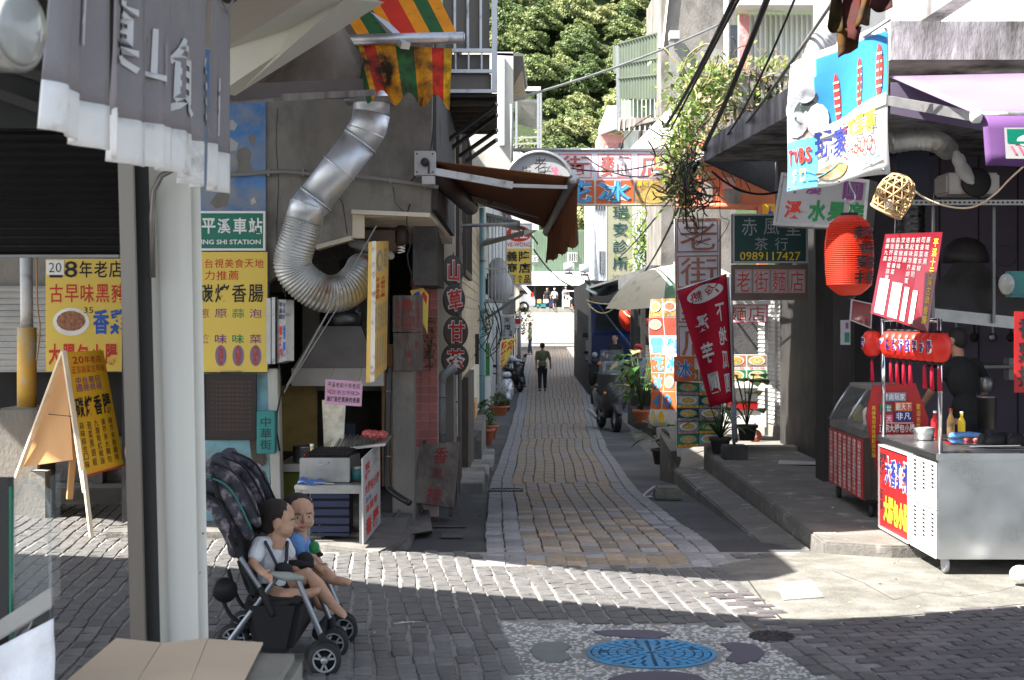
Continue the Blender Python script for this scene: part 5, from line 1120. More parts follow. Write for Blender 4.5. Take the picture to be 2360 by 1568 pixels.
bush('wall_plant','green leaves growing between the round plaques and the beige wall',P(1120,770,24),.12,.4,120,0,0,['leaf_a','leaf_c'],.07,6)
mb=MB('cable')
for k in range(7):
    p0=P(1120+rng.uniform(-20,20),700+rng.uniform(-20,20),24); mb.tube(smooth_path([p0,p0+V(.1,0,-.2-rng.random()*.3),p0+V(rng.uniform(-.1,.25),0,-.5-rng.random()*.3),p0+V(rng.uniform(-.1,.1),0,-.8)],4),.008,5)
obj('wire_tangle',mb,kind='stuff')
# ================================================================== ACROSS AND FAR END
bn_=thing('street_banner','wide noodle shop banner spanning the lane in red white and blue','banner',P(1400,470,26)); dB=26.0
bq=QF(1205,348,1548,472,dB); mb=MB('banner_white'); slab(mb,bq,.02,6,2); obj('sheet',mb,bn_)
def U(x):return(x-1205)/343
def T_(y):return(y-348)/124
mb=MB(); mb.keepn=True
for a in(1250,1282,1335+38,1335+40,1459,1462):pass
for x0,x1,ch in((1206,1280,'老'),(1283,1367,'街'),(1373,1459,'麵'),(1465,1545,'店')):
    for(u0,v0,u1,v1)in((U(x0+4),T_(355),U(x1-4),T_(357)),(U(x0+4),T_(409),U(x1-4),T_(411)),(U(x0+4),T_(357),U(x0+6),T_(409)),(U(x1-6),T_(357),U(x1-4),T_(409))):rect(mb,bq,u0,v0,u1,v1,'ink_pink',.004)
    put(mb,bq,ch,U(x0+10),T_(358),U(x1-8),T_(408),'ink_faded',off=.006,bold=.012)
for x0,x1,ch in((1290,1369,'花'),(1374,1460,'冰')):
    rect(mb,bq,U(x0),T_(416),U(x1),T_(469),'banner_orange',.004); put(mb,bq,ch,U(x0+2),T_(415),U(x1-4),T_(470),'white_bright',off=.008,bold=.07); put(mb,bq,ch,U(x0+3),T_(416),U(x1-5),T_(469),'banner_blue',off=.012,bold=.035); put(mb,bq,ch,U(x0+5),T_(418),U(x1-7),T_(467),'ink_cyan',off=.016,bold=-.002)
rect(mb,bq,U(1463),T_(416),U(1545),T_(469),'photo_brown',.004); row(mb,bq,'單包涼麵',U(1468),T_(417),U(1520),T_(430),'ink_yellow',off=.008,bold=.02); disc(mb,bq,U(1505),T_(452),.09,.14,'food_a',.008)
obj('lettering',mb,bn_)
mb=MB('alu'); mb.tube([P(1170,346,dB),P(1555,346,dB)],.03,8); obj('top_pole',mb,bn_)
mb=MB('wood_pale'); mb.tube([P(1190,473,dB),P(1552,473,dB)],.02,8); obj('bottom_pole',mb,bn_)
mk_=thing('market_hall','pale green corrugated market hall with white canopy at the far end','market hall',P(1290,715,128)); dM=128.0
mb=MB('green_wall'); mb.b2(xd(1150,dM),xd(1400,dM),dM,dM+12,zd(640,dM),zd(530,dM)); obj('wall',mb,mk_)
for i in range(34):mb=MB('green_wall'); x=xd(1230+i*3.6,dM); mb.b2(x,x+.05,dM-.05,dM,zd(628,dM),zd(531,dM)); obj('rib',mb,mk_)
mb=MB('white_bright'); mb.hexa([V(xd(1180,dM),dM-3,zd(655,dM-3)),V(xd(1350,dM),dM-3,zd(655,dM-3)),V(xd(1350,dM),dM-.1,zd(630,dM)),V(xd(1180,dM),dM-.1,zd(630,dM))],[V(xd(1180,dM),dM-3,zd(652,dM-3)),V(xd(1350,dM),dM-3,zd(652,dM-3)),V(xd(1350,dM),dM-.1,zd(626,dM)),V(xd(1180,dM),dM-.1,zd(626,dM))]); obj('canopy',mb,mk_)
mb=MB('white'); mb.b2(xd(1180,dM),xd(1350,dM),dM-3.1,dM-3,zd(660,dM),zd(650,dM)); obj('fascia',mb,mk_)
mb=MB('dark'); mb.b2(xd(1150,dM),xd(1400,dM),dM+5,dM+6,0,zd(640,dM)); obj('back_wall',mb,mk_)
for x in(1231,1262,1296,1345):mb=MB('dark'); mb.b2(xd(x,dM)-.07,xd(x,dM)+.07,dM-2.8,dM-2.6,2.3,zd(655,dM)); obj('post',mb,mk_)
for x0,x1,y0,y1 in((1308,1330,583,604),(1222,1240,590,604)):
    mb=MB('white'); mb.b2(xd(x0,dM),xd(x1,dM),dM-.12,dM-.05,zd(y1,dM),zd(y0,dM)); w=obj('window',mb,mk_); mb=MB('glass_dark'); mb.b2(xd(x0+1,dM),xd(x1-1,dM),dM-.14,dM-.121,zd(y1-1.5,dM),zd(y0+1,dM)); obj('pane',mb,w)
    for k in range(6):mb=MB('white'); x=xd(lerp(x0+1,x1-1,k/5),dM); mb.b2(x,x+.03,dM-.2,dM-.145,zd(y1-1,dM),zd(y0,dM)); obj('bar',mb,w)
mb=MB('concrete_pale'); mb.b2(xd(1205,124),xd(1350,124),121,124,2.2,zd(709,124)); obj('market_step',mb,kind='structure')
for i,(x,y0,y1,w,mt,nm,lab)in enumerate(((1252,700,712,13,'teal_box','crate','teal plastic crate before the market hall'),(1240,702,712,7,'teal_box','crate','small teal crate left of the bigger teal crate'),(1243,690,700,10,'ply','carton','brown carton on the market step'),(1258,690,699,12,'white','carton','white carton on top of the teal crate'),(1305,690,712,18,'wood_pale','display_table','cream covered table in front of the market hall'),(1270,692,712,10,'crate_blue','crate','dark stacked crate left of the man in the white hat'),(1328,706,714,14,'orange_wall','sack','orange sack beside the crouching person'))):
    mb=MB(mt); mb.b2(xd(x-w/2,121),xd(x+w/2,121),121,121.6,zd(y1,121),zd(y0,121)); obj(nm,mb,bevel=.03,label=lab,cat={'sack':'sack','display_table':'table'}.get(nm,'crate' if nm=='crate' else 'box'))
mb=MB('white');
for p,q_ in(((1297,712),(1297,671)),((1297,671),(1340,671)),((1340,671),(1340,712))):mb.bar(P(*p,120),P(*q_,120),.08)
obj('bare_stall',mb,label='thin white stall frame in front of the market hall',cat='market stall')
car=thing('white_car','white hatchback with its tailgate raised at the far left end of the lane','car',P(1190,720,84)); dc=84.0; cz=zd(720,dc)
sideprof=[(-3.4,.35),(-3.3,.8),(-2.2,.95),(-1.5,1.42),(-.35,1.45),(0.12,.95),(.22,.55),(.15,.3)]
cx_=xd(1234,dc)-.2
mb=MB('car_white'); mb.prism([V(cx_+a,dc,cz+b)for a,b in sideprof],(0,1.6,0)); obj('body',mb,car,bevel=.06)
mb=MB('glass_dark'); mb.prism([V(cx_+a,dc-.012,cz+b)for a,b in((-2.1,.98),(-1.45,1.36),(-.5,1.38),(-.2,1.0))],(0,.01,0)); obj('side_window',mb,car)
for a in(-2.7,-.45):
    mb=MB('rubber'); mb.lathe(V(cx_+a,dc+.12,cz+.3),[(.1,.13),(.3,.14),(.31,.05),(.3,-.02),(.1,-.02)],20,axis=(0,-1,0)); w=obj('wheel',mb,car); mb=MB('steel'); mb.lathe(V(cx_+a,dc-.03,cz+.3),[(.19,0),(.17,.02),(.05,.01),(0,.03)],16,axis=(0,-1,0)); obj('rim',mb,w)
mb=MB('car_white'); mb.hexa([V(cx_-.4,dc+.1,cz+1.42),V(cx_-.4,dc+1.5,cz+1.42),V(cx_+.55,dc+1.5,cz+1.95),V(cx_+.55,dc+.1,cz+1.95)],[V(cx_-.4,dc+.1,cz+1.47),V(cx_-.4,dc+1.5,cz+1.47),V(cx_+.55,dc+1.5,cz+2.0),V(cx_+.55,dc+.1,cz+2.0)]); obj('tailgate',mb,car)
mb=MB('lamp_red'); mb.b2(cx_-.08,cx_+.1,dc-.02,dc+.1,cz+.85,cz+1.1); obj('tail_light',mb,car)
pw=thing('power_pole','white concrete power pole wound with cables near the lane end','power pole',P(1372,790,68))
mb=MB('pole_white'); mb.tube([P(1378,800,68),P(1356,462,68)],[.26,.19],14); obj('pole',mb,pw)
for k in range(5):
    mb=MB('pole_white' if k%2 else 'wire_grey'); pts=[P(1362-8+k*5+4*math.sin(t*1.3+k),640+t*16,67.6)for t in range(7)]; mb.tube(smooth_path(pts,2),.04,6); obj('cable',mb,pw)
for(x,y)in((1311,618),(1347,622)):
    mb=MB('white_bright'); mb.lathe(P(x,y+8,67),[(.02,0),(.2,.02),(.24,.2),(.22,.36),(.02,.4)],14); o=obj('street_lamp',mb,label='white globe street lamp %s'%('on a curved arm, the left of two' if x<1320 else 'close against the power pole, the right of two'),cat='street lamp')
    s=MB('steel_dark'); s.tube([P(x,y+8,67),P(x+10,y+18,67),P(1360,y+32,67.5)],.03,6); obj('arm',s,o); s=MB('steel_dark'); s.box(P(x,y+12,67),(.35,.2,.1)); obj('base',s,o)
mb=MB('black'); mb.box(P(1358,653,66),(.4,.4,.25)); obj('security_camera',mb,label='small black security camera box on the power pole',cat='camera')
wc=thing('white_corrugated_house','white corrugated building behind the clinic sign','house',P(1430,720,74)); dW=74.0
mb=MB('white_bright'); mb.b2(xd(1366,dW),xd(1600,dW),dW,dW+8,-.4,zd(425,dW)); obj('wall',mb,wc)
for i in range(22):mb=MB('white_bright'); x=xd(1369+i*6,dW); mb.b2(x,x+.05,dW-.05,dW,zd(650,dW),zd(430,dW)); obj('rib',mb,wc)
for(x0,x1,y0,y1)in((1382,1392,580,630),(1372,1394,472,484)):
    mb=MB('alu'); mb.b2(xd(x0-1.5,dW),xd(x1+1.5,dW),dW-.1,dW-.05,zd(y1+1,dW),zd(y0-1,dW)); w=obj('window',mb,wc); mb=MB('glass_dark'); mb.b2(xd(x0,dW),xd(x1,dW),dW-.13,dW-.105,zd(y1,dW),zd(y0,dW)); obj('pane',mb,w)
    for k in range(1,4):mb=MB('alu'); x=xd(lerp(x0,x1,k/4),dW); mb.b2(x,x+.03,dW-.17,dW-.14,zd(y1,dW),zd(y0,dW)); obj('bar',mb,w)
mb=MB('red_rust'); mb.b2(xd(1362,60),xd(1450,60),58,60,zd(665,60),zd(652,60)); obj('eave_board',mb,label='rusty red eave board under the clinic sign',cat='eave')
cq_=QF(1396,455,1461,652,58)
sign('clinic_sign','tall cream vertical sign with green characters and a phone number',cq_,'clinic_cream',draw=lambda mb:(colm(mb,cq_,'瑞安診所',.25,.08,.78,.87,'ink_teal',bold=.02,off=.02,gap=.2),put(mb,cq_,'2495-1883',.24,.91,.85,.96,'ink_teal',bold=0,off=.02)),th=.2,fr=('plaster_white',.05))
ph=thing('pink_house','small pink house with a white flat roof below the green enclosure','house',P(1430,350,96)); dP=96.0
mb=MB('pink_wall'); mb.b2(xd(1380,dP),xd(1437,dP),dP,dP+4,-1,zd(310,dP)); obj('wall',mb,ph)
mb=MB('plaster_white'); mb.hexa([P(1378,312,dP-2),P(1440,290,dP-2),P(1490,290,dP+3),P(1395,312,dP+3)],[P(1378,300,dP-2),P(1400,244,dP),P(1490,244,dP+3),P(1395,280,dP+3)]); obj('roof_edge',mb,ph)
mb=MB('pink_post'); mb.b2(xd(1393,dP),xd(1423,dP),dP-.05,dP,zd(352,dP),zd(330,dP)); w=obj('window',mb,ph); mb=MB('glass_dark'); mb.b2(xd(1396,dP),xd(1410,dP),dP-.08,dP-.055,zd(352,dP),zd(341,dP)); obj('pane',mb,w); mb=MB('glass_dark'); mb.b2(xd(1426,dP),xd(1436,dP),dP-.05,dP-.01,zd(350,dP),zd(330,dP)); obj('side_window',mb,ph)
mb=MB('corrugated'); mb.b2(xd(1437,dP),xd(1470,dP),dP-.3,dP,zd(356,dP),zd(296,dP)); obj('screen',mb,ph)
mb=MB('white_bright'); mb.b2(xd(1450,dP+2),xd(1530,dP+2),dP+2,dP+3,2,zd(290,dP+2)); obj('side_wall',mb,ph)
for x in(1388,1399):mb=MB('alu'); mb.tube([P(x,350,44),P(x,337,44)],.045,8); obj('vent_stub',mb,label='white vent stub behind the street banner, the %s one'%('left' if x<1390 else 'right'),cat='vent')
ge=thing('green_enclosure','green corrugated balcony enclosure hanging before the wooded hill','balcony',P(1480,300,36)); dG=36.0
gq=QP([(1426,102),(1541,70),(1541,228),(1429,228)],[dG,dG-1.5,dG-1.5,dG]); mb=MB('green_panel'); n=34
mb.grid(lambda u,v:gq.pt(u,v,.03*math.sin(u*n*math.pi)),n*2,3); obj('panel',mb,ge)
for v in(.0,.38,.63):mb=MB('green_panel'); mb.bar(gq.pt(0,v,.04),gq.pt(1,v,.04),.03); obj('rail',mb,ge)
mb=MB('green_wall'); slab(mb,QP([(1429,232),(1541,230),(1541,270),(1430,270)],[dG+.6,dG-.9,dG-.9,dG+.6]),.03); obj('inner_wall',mb,ge)
for i in range(12):u=i/11; mb=MB('corrugated'); mb.bar(P(1430+108*u,229,dG-1.5*u),P(1430+108*u,272,dG-1.5*u),.022); obj('baluster',mb,ge)
mb=MB('wood_grey'); mb.hexa([P(1424,300,dG),P(1530,300,dG-1),P(1530,300,dG+1),P(1424,300,dG+1.6)],[P(1427,273,dG),P(1541,271,dG-1.5),P(1541,271,dG+1),P(1427,273,dG+1.6)]); obj('deck_edge',mb,ge)
for k in range(9):mb=MB('corrugated'); mb.bar(P(1426+k*12,302,dG-.1-k*.13),P(1428+k*12,274,dG-.1-k*.13),.03); obj('deck_slat',mb,ge)
mb=MB('green_panel'); mb.grid(lambda u,v:P(1426-14*math.sin(u*1.5),104+60*v+6*math.cos(u*2),dG+u*2),6,3); obj('curved_hood',mb,ge)
mb=MB('alu'); mb.b2(xd(1421,dG),xd(1429,dG),dG-.02,dG+.1,zd(300,dG),zd(104,dG)); obj('corner_post',mb,ge)
cw=thing('grey_concrete_house','tall grey concrete house wall behind the overgrown balcony','house',P(1620,300,33)); dC=33.5
mb=MB('concrete_dark'); mb.m('concrete_wall'); mb.b2(xd(1527,dC),xd(1700,dC),dC+.3,dC+4,0,zd(-60,dC)); obj('wall',mb,cw)
mb=MB('plaster_cream'); mb.hexa([P(1516,110,dC+.5),P(1529,110,dC+.2),P(1529,110,dC+3),P(1516,110,dC+3)],[P(1536,-40,dC+.5),P(1545,-40,dC+.2),P(1545,-40,dC+3),P(1536,-40,dC+3)]); obj('corner',mb,cw)
mb=MB('concrete'); mb.hexa([P(1541,330,dC),P(1680,330,dC),P(1680,330,dC+.25),P(1541,330,dC+.25)],[P(1541,94,dC),P(1680,118,dC),P(1680,118,dC+.25),P(1541,94,dC+.25)]); obj('parapet',mb,cw)
mb=MB('plaster_white'); mb.hexa([P(1446,350,dC-2),P(1560,350,dC-4),P(1560,350,dC-3.7),P(1446,350,dC-1.7)],[P(1530,262,dC-2),P(1575,225,dC-4),P(1575,225,dC-3.7),P(1530,262,dC-1.7)]); obj('stair_wall',mb,cw)
mb=MB('white'); mb.b2(xd(1668,dC-.3),xd(1677,dC-.3),dC-.4,dC-.3,zd(200,dC),zd(-50,dC)); obj('white_pipe',mb,cw)
mb=MB('glass_dark'); mb.b2(xd(1682,dC),xd(1712,dC),dC-.1,dC,zd(170,dC),zd(60,dC)); obj('window',mb,cw)
mb=MB('white_dull'); mb.b2(xd(1540,dC),xd(1562,dC),dC-.4,dC-.05,zd(97,dC),zd(78,dC)); obj('vent_box',mb,cw)
# ================================================================== RIGHT CORNER BUILDING
rb=thing('right_shop_house','shop house on the right with a stained mossy concrete canopy over the platform','house',(3.6,15,.1))
zc=3.5; side=[(2.56,10.3),(2.14,17.0)]
mb=MB('concrete_moss'); mb.hexa([V(2.56,10.3,zc),V(8,10.3,zc),V(8,17,zc+.02),V(2.14,17.0,zc)],[V(2.56,10.3,zc+.26),V(8,10.3,zc+.26),V(8,17,zc+.22),V(2.14,17.0,zc+.22)]); obj('canopy_slab',mb,rb)
mb=MB('teal_box'); mb.m('concrete_dark'); mb.prism([P(1625,370,17.0),P(1790,446,17.6),P(1790,330,17.6),P(1690,330,17.2)],(0,.15,0)); obj('end_beam',mb,rb)
mb=MB('white_bright'); mb.b2(xd(2185,14),9,14,14.3,zc+.24,8); obj('upper_wall',mb,rb)
mb=MB('concrete_moss'); mb.bar(P(2046,95,12.2),P(2230,-30,11.2),.16,.14); obj('stair_beam',mb,rb)
mb=MB('white_bright'); mb.b2(xd(1893,15),xd(1932,15),15,15.4,zc+.2,9); obj('upper_pier',mb,rb)
mb=MB('plaster_white'); mb.b2(xd(1932,15.2),xd(2200,15.2),15.2,15.5,zc+.2,9); obj('upper_infill',mb,rb)
mb=MB('purple_tile'); mb.b2(3.6,8,16.4,16.6,.1,zc); obj('back_wall',mb,rb)
for i in range(9):s=MB('dark'); x=3.75+i*.42; s.b2(x,x+.012,16.385,16.4,.1,zc); obj('wall_joint',s,rb)
mb=MB('dark'); mb.b2(3.55,3.7,15.8,20.2,.1,zc); obj('party_wall',mb,rb)
mb=MB('dark'); mb.b2(6.2,6.3,11.4,16.4,.1,zc); obj('right_wall',mb,rb)
mb=MB('pipe_black'); mb.m('dark'); mb.b2(xd(1893,15.5),xd(1915,15.5),15.4,15.8,.1,zc); obj('door_post',mb,rb)
mb=MB('concrete'); mb.b2(xd(1790,17),xd(1822,17),16.9,17.1,2.3,zc); obj('pilaster',mb,rb)
A_,B_=V(3.58,21.8,0),V(3.84,19.9,0)
mb=MB('concrete_pale'); mb.hexa([V(3.52,22.2,.1),V(3.82,19.95,.1),V(4.1,19.95,.1),V(3.9,22.4,.1)],[V(3.52,22.2,.26),V(3.82,19.95,.26),V(4.1,19.95,.26),V(3.9,22.4,.26)]); obj('shutter_sill',mb,rb)
sh=thing('roller_shutter','sunlit pale roller shutter beside the brown door on the right','shutter',(3.7,21,.27))
dr=(B_-A_); dr.z=0; dr.normalize(); nn=V(-dr.y,dr.x,0); nn=nn if nn.x<0 else-nn
L_=(V(3.8,20.2,0)-V(3.56,22,0)).length
for k in range(30):
    z=.27+k*.062; a=V(3.56,22.0,z); b=V(3.8,20.2,z); s=MB('shutter_light')
    s.add([a,b,b+nn*.018+V(0,0,.02),a+nn*.018+V(0,0,.02),b+V(0,0,.06),a+V(0,0,.06),b-nn*.02,a-nn*.02],[(0,1,2,3),(3,2,4,5),(5,4,6,7),(1,0,7,6)]); obj('slat',s,sh)
mb=MB('alu'); mb.bar(V(3.8,20.2,.27)+nn*.02,V(3.8,20.2,2.2)+nn*.02,.05,.05,up=(0,1,0)); obj('guide_rail',mb,sh)
mb=MB('alu'); mb.bar(V(3.68,21.1,.27)+nn*.025,V(3.68,21.1,2.2)+nn*.025,.04,.03,up=(0,1,0)); obj('guide_rail',mb,sh)
dt=thing('brown_door','narrow brown framed glass door between the shutter and the dark pipe','door',(3.84,19.9,.1))
mb=MB('wood_dark'); mb.hexa([V(3.8,20.15,.1),V(3.88,19.62,.1),V(3.93,19.62,.1),V(3.86,20.15,.1)],[V(3.8,20.15,2.3),V(3.88,19.62,2.3),V(3.93,19.62,2.3),V(3.86,20.15,2.3)]); obj('leaf',mb,dt)
mb=MB('glass_dark'); mb.hexa([V(3.805,20.0,.9),V(3.845,19.75,.9),V(3.85,19.75,.9),V(3.81,20.0,.9)],[V(3.805,20.0,1.7),V(3.845,19.75,1.7),V(3.85,19.75,1.7),V(3.81,20.0,1.7)]); obj('glass',mb,dt)
mb=MB('chrome'); mb.tube([V(3.84,19.72,1.0),V(3.8,19.7,1.02),V(3.8,19.7,1.38),V(3.84,19.72,1.4)],.012,6); obj('handle',mb,dt)
for x,d,r,mt,y0,y1,lab in((1870,19.4,.028,'pipe_black',515,1033,'dark vertical pipe beside the brown door'),(1886,18.6,.035,'pipe_teal',540,1030,'blue grey vertical pipe right of the dark pipe')):
    t=thing('wall_pipe',lab,'pipe',P(x,y1,d)); mb=MB(mt); mb.tube([P(x,y1,d),P(x,y0,d)],r,12); obj('pipe',mb,t)
    for yy in(630,830,985):s=MB('steel_dark'); s.tube([P(x,yy,d),P(x,yy+4,d)],r*1.3,12); obj('clip',s,t)
mb=MB('lilac'); mb.ell(P(1852,790,19.5),(.05,.05,.16),12,8); obj('purple_ball',mb,label='purple oval ornament hanging by the door jamb',cat='ornament')
oh=thing('orange_house','orange painted house wall under the canopy end with a grey plaster patch','house',(3.5,26,-.5)); dO=24.0
mb=MB('orange_wall'); mb.b2(xd(1562,dO),xd(1850,dO),dO,dO+.3,zd(478,dO),4.6); obj('wall',mb,oh)
mb=MB('concrete'); mb.prism([P(x,y,dO-.01)for x,y in((1668,440),(1690,432),(1708,442),(1706,462),(1694,478),(1678,474),(1670,460))],(0,.009,0)); obj('plaster_patch',mb,oh)
mb=MB('concrete'); mb.b2(xd(1618,dO),xd(1642,dO),dO-.02,dO,zd(474,dO),zd(422,dO)); obj('plaster_patch',mb,oh)
mb=MB('pink_wall'); mb.b2(xd(1665,dO),xd(1694,dO),dO-.03,dO,zd(436,dO),zd(410,dO)); obj('poster_patch',mb,oh)
mb=MB('orange_wall'); mb.tube([P(1592,474,dO-.1),P(1750,478,dO-.1)],.05,10); obj('pipe',mb,oh)
mb=MB('orange_wall'); mb.b2(xd(1743,dO),xd(1765,dO),dO-.2,dO-.02,gz(24)-.2,zd(478,dO)); obj('pier',mb,oh)
yb=QF(1757,470,1795,505,22); sign('yellow_cloth','yellow cloth with a dark hand shape under the orange wall',yb,'stripe_yellow',th=.01,cat='cloth',nu=6,nv=4,draw=lambda mb:(disc(mb,yb,.5,.7,.16,.25,'ink_navy'),rect(mb,yb,.42,.15,.5,.6,'ink_navy')))
ob=thing('overgrown_balcony','old concrete balcony with railing overgrown by dry creepers','balcony',P(1700,330,22)); dR=22.0
mb=MB('concrete'); mb.b2(xd(1640,dR),6,dR,dR+4,zd(345,dR),zd(325,dR)); obj('deck',mb,ob)
mb=MB('concrete'); mb.b2(xd(1703,dR),6,dR,dR+.12,zd(176,dR),zd(167,dR)); obj('hand_rail',mb,ob)
mb=MB('concrete'); mb.bar(P(1705,173,dR+.1),P(1560,290,dR+7),.12,.06); obj('hand_rail',mb,ob)
for i in range(9):mb=MB('concrete'); x=xd(1703+i*26,dR); mb.b2(x,x+(.05 if i else.14),dR+.02,dR+.09,zd(330,dR),zd(176,dR)); obj('baluster',mb,ob)
for i in range(1,12):t_=i/12; mb=MB('concrete'); p=P(1705-145*t_,173+117*t_,dR+7*t_); mb.bar(p,V(p.x,p.y,p.z-.85),.045); obj('baluster',mb,ob)
wcb=thing('corrugated_upper_wall','pale corrugated sheet wall with a pink post above the balcony','wall',P(1810,300,26)); dU=26.0
n=15; mb=MB('corrugated'); x0,x1=xd(1725,dU),xd(1905,dU)
pr_=[]
for i in range(n):w=(x1-x0)/n; a=x0+i*w; pr_+=[(a,.06),(a+w*.3,.06),(a+w*.45,0),(a+w*.85,0)]
mb.grid(lambda u,v:V(pr_[min(int(u*(len(pr_)-1)+.5),len(pr_)-1)][0],dU-pr_[min(int(u*(len(pr_)-1)+.5),len(pr_)-1)][1],lerp(zd(320,dU),zd(34,dU),v)),len(pr_)-1,1,smooth=False); obj('sheet',mb,wcb)
mb=MB('pink_post'); mb.b2(xd(1700,dU),xd(1722,dU),dU-.2,dU,zd(330,dU),zd(38,dU)); obj('post',mb,wcb)
mb=MB('plaster_cream'); mb.m('corrugated'); mb.b2(xd(1685,dU),xd(1905,dU),dU-.8,dU-.2,zd(34,dU),zd(22,dU)); obj('gutter',mb,wcb)
mb=MB('pink_post'); mb.m('white'); mb.b2(xd(1700,dU),xd(1905,dU),dU-.5,dU,zd(18,dU),zd(4,dU)); obj('fascia',mb,wcb)
def creeper(name,lab,boxes,n,seed,mts,sz,stems=30):
    g_=random.Random(seed); t=thing(name,lab,'creeper',boxes[0][0]); mb=MB()
    for k in range(stems):
        a,s_=boxes[g_.randrange(len(boxes))]; p=a+V(*[g_.gauss(0,s_[i])for i in range(3)]); pts=[p]
        d=V(g_.gauss(0,.3),g_.gauss(0,.3),g_.uniform(-1,.6))
        for i in range(5):d=(d+V(g_.gauss(0,.35),g_.gauss(0,.2),g_.gauss(0,.35))).normalized(); pts.append(pts[-1]+d*s_[2]*.4)
        mb.m('twig' if k%3 else 'leaf_dry'); mb.tube(smooth_path(pts,2),.011,4)
    obj('stem',mb,t,kind='stuff'); mb=MB()
    for k in range(n):
        a,s_=boxes[g_.randrange(len(boxes))]; p=a+V(*[g_.gauss(0,s_[i])for i in range(3)]); mb.m(g_.choice(mts)); leaf(mb,p,V(g_.gauss(0,1),g_.gauss(0,1),g_.gauss(-.2,.7)),sz*g_.uniform(.6,1.4),sz*.33,.3,2)
    obj('foliage',mb,t,kind='stuff'); return t
creeper('dry_creeper','tangle of dry stems and small leaves filling the balcony railing',[(P(1740,240,22.3),V(.25,.2,.3)),(P(1790,230,22.3),V(.3,.2,.25)),(P(1850,230,22.3),V(.25,.2,.25)),(P(1670,260,24),V(.25,.4,.35))],1500,3,['leaf_dry','leaf_b','leaf_lite','leaf_dry','twig'],.09,160)
creeper('corner_vine','leafy green vine spilling over the lane corner beside the banner',[(P(1580,300,20.5),V(.16,.3,.35)),(P(1600,230,21.5),V(.2,.3,.3)),(P(1565,380,20),V(.12,.2,.25)),(P(1640,190,22),V(.25,.3,.15))],2000,4,['leaf_lite','leaf_b','leaf_a','leaf_dry'],.09,60)
creeper('dead_vine','dark bundle of dead stems hanging under the vine at the canopy corner',[(P(1580,405,18.5),V(.1,.15,.17)),(P(1590,440,18.5),V(.07,.15,.14))],160,5,['leaf_b','leaf_dry','twig'],.07,90)
creeper('lane_end_vine','sunny yellow green creeper on the wall beyond the clinic sign',[(P(1490,540,44),V(.3,.3,.5)),(P(1500,580,44),V(.3,.3,.4)),(P(1525,500,42),V(.25,.3,.5))],1100,6,['leaf_lite','leaf_b','leaf_lite'],.16,30)
mb=MB('leaf_dry')
g_=random.Random(9)
for k in range(110):
    p=P(g_.uniform(1640,1900),g_.uniform(150,178),22+g_.uniform(0,.6)); mb.m('leaf_dry' if k%3 else 'leaf_lite'); leaf(mb,p,V(g_.uniform(-.7,.7),g_.uniform(-.4,.2),1),g_.uniform(.3,.6),.014,.75,5)
obj('balcony_grass',mb,kind='stuff')
for x in(1500,1508,1526):mb=MB('pole_white'); mb.tube([P(x,640,46),P(x,470,46)],.05,8); obj('scaffold_tube',mb,label='thin white upright tube behind the sunny creeper, the %s one'%{1500:'left',1508:'middle',1526:'right'}[x],cat='tube')
def cable(p0,p1,sag,r,lab,d0,d1,mt='cable'):
    a=P(*p0,d0); b=P(*p1,d1); pts=[a.lerp(b,t/12)-V(0,0,sag*4*(t/12)*(1-t/12))for t in range(13)]; mb=MB(mt); mb.tube(pts,r,8); obj('power_cable',mb,label=lab,cat='cable')
cable((1620,345),(1775,-20),.05,.024,'thickest black cable rising steeply from the canopy corner',17,10)
cable((1535,290),(1700,-20),.05,.02,'black cable rising to the left of the thickest cable',19,11)
cable((1545,300),(1712,-20),.0,.012,'thin cable close beside the left rising cable',19,11)
cable((1650,345),(1835,-10),.12,.01,'thin cable crossing in front of the pink post',17,11)
cable((1665,350),(1935,-20),.05,.014,'grey cable running in front of the corrugated wall',17,10,'wire_grey')
cable((1150,238),(1655,58),.1,.022,'long grey cable climbing across the wooded hill',24,30,'wire_grey')
cable((1600,372),(1350,362),.25,.012,'thin wire drooping across the banner top',18,25)
cable((1605,380),(1420,600),.1,.016,'black cable running down behind the banner to the lane end',18,50)
cable((1610,372),(1475,640),.15,.018,'bundle of cables hanging towards the parasol',18,34)
cable((1230,575),(1345,665),.4,.03,'black cable sagging in front of the far market',60,66)
cable((1640,395),(1800,440),.12,.012,'slack thin wire under the canopy end beam',16.5,16.5)
cable((1200,348),(1560,360),.3,.012,'thin black wire along the banner pole',25.5,25.5)
mb=MB('cable'); g_=random.Random(3)
for k in range(14):
    p=P(1620+g_.uniform(-30,30),350+g_.uniform(-20,60),17.6+g_.uniform(-.4,.6)); pts=[p]
    for i in range(5):pts.append(pts[-1]+V(g_.gauss(0,.12),g_.gauss(0,.08),g_.gauss(-.12,.15)))
    mb.tube(smooth_path(pts,3),g_.uniform(.004,.008),5)
obj('cable_tangle',mb,kind='stuff')
d1_=QF(1688,493,1862,607,16.0)
sign('tea_shop_sign','dark green tea shop sign with white characters and yellow phone number',d1_,'ink_teal',fr=('white_dull',.02),th=.08,draw=lambda mb:(row(mb,d1_,'赤風堂',.08,.08,.95,.44,'ink_grey',gap=.3,bold=.0),row(mb,d1_,'茶行',.25,.48,.78,.74,'ink_grey',gap=.35,bold=0),put(mb,d1_,'0989117427',.1,.77,.9,.94,'ink_yellow',bold=.0)))
d2_=QF(1688,610,1862,692,16.0)
def t_n(mb):
    for i,ch in enumerate('老街麵店'):
        u0=.035+i*.235; rect(mb,d2_,u0,.14,u0+.225,.8,'white_dull',.003); put(mb,d2_,ch,u0+.02,.19,u0+.2,.76,'ink_red',off=.008,bold=.0)
        for a in((u0+.008,.17,u0+.217,.185),(u0+.008,.765,u0+.217,.78),(u0+.008,.185,u0+.014,.765),(u0+.211,.185,u0+.217,.765)):rect(mb,d2_,*a,'ink_red',.006)
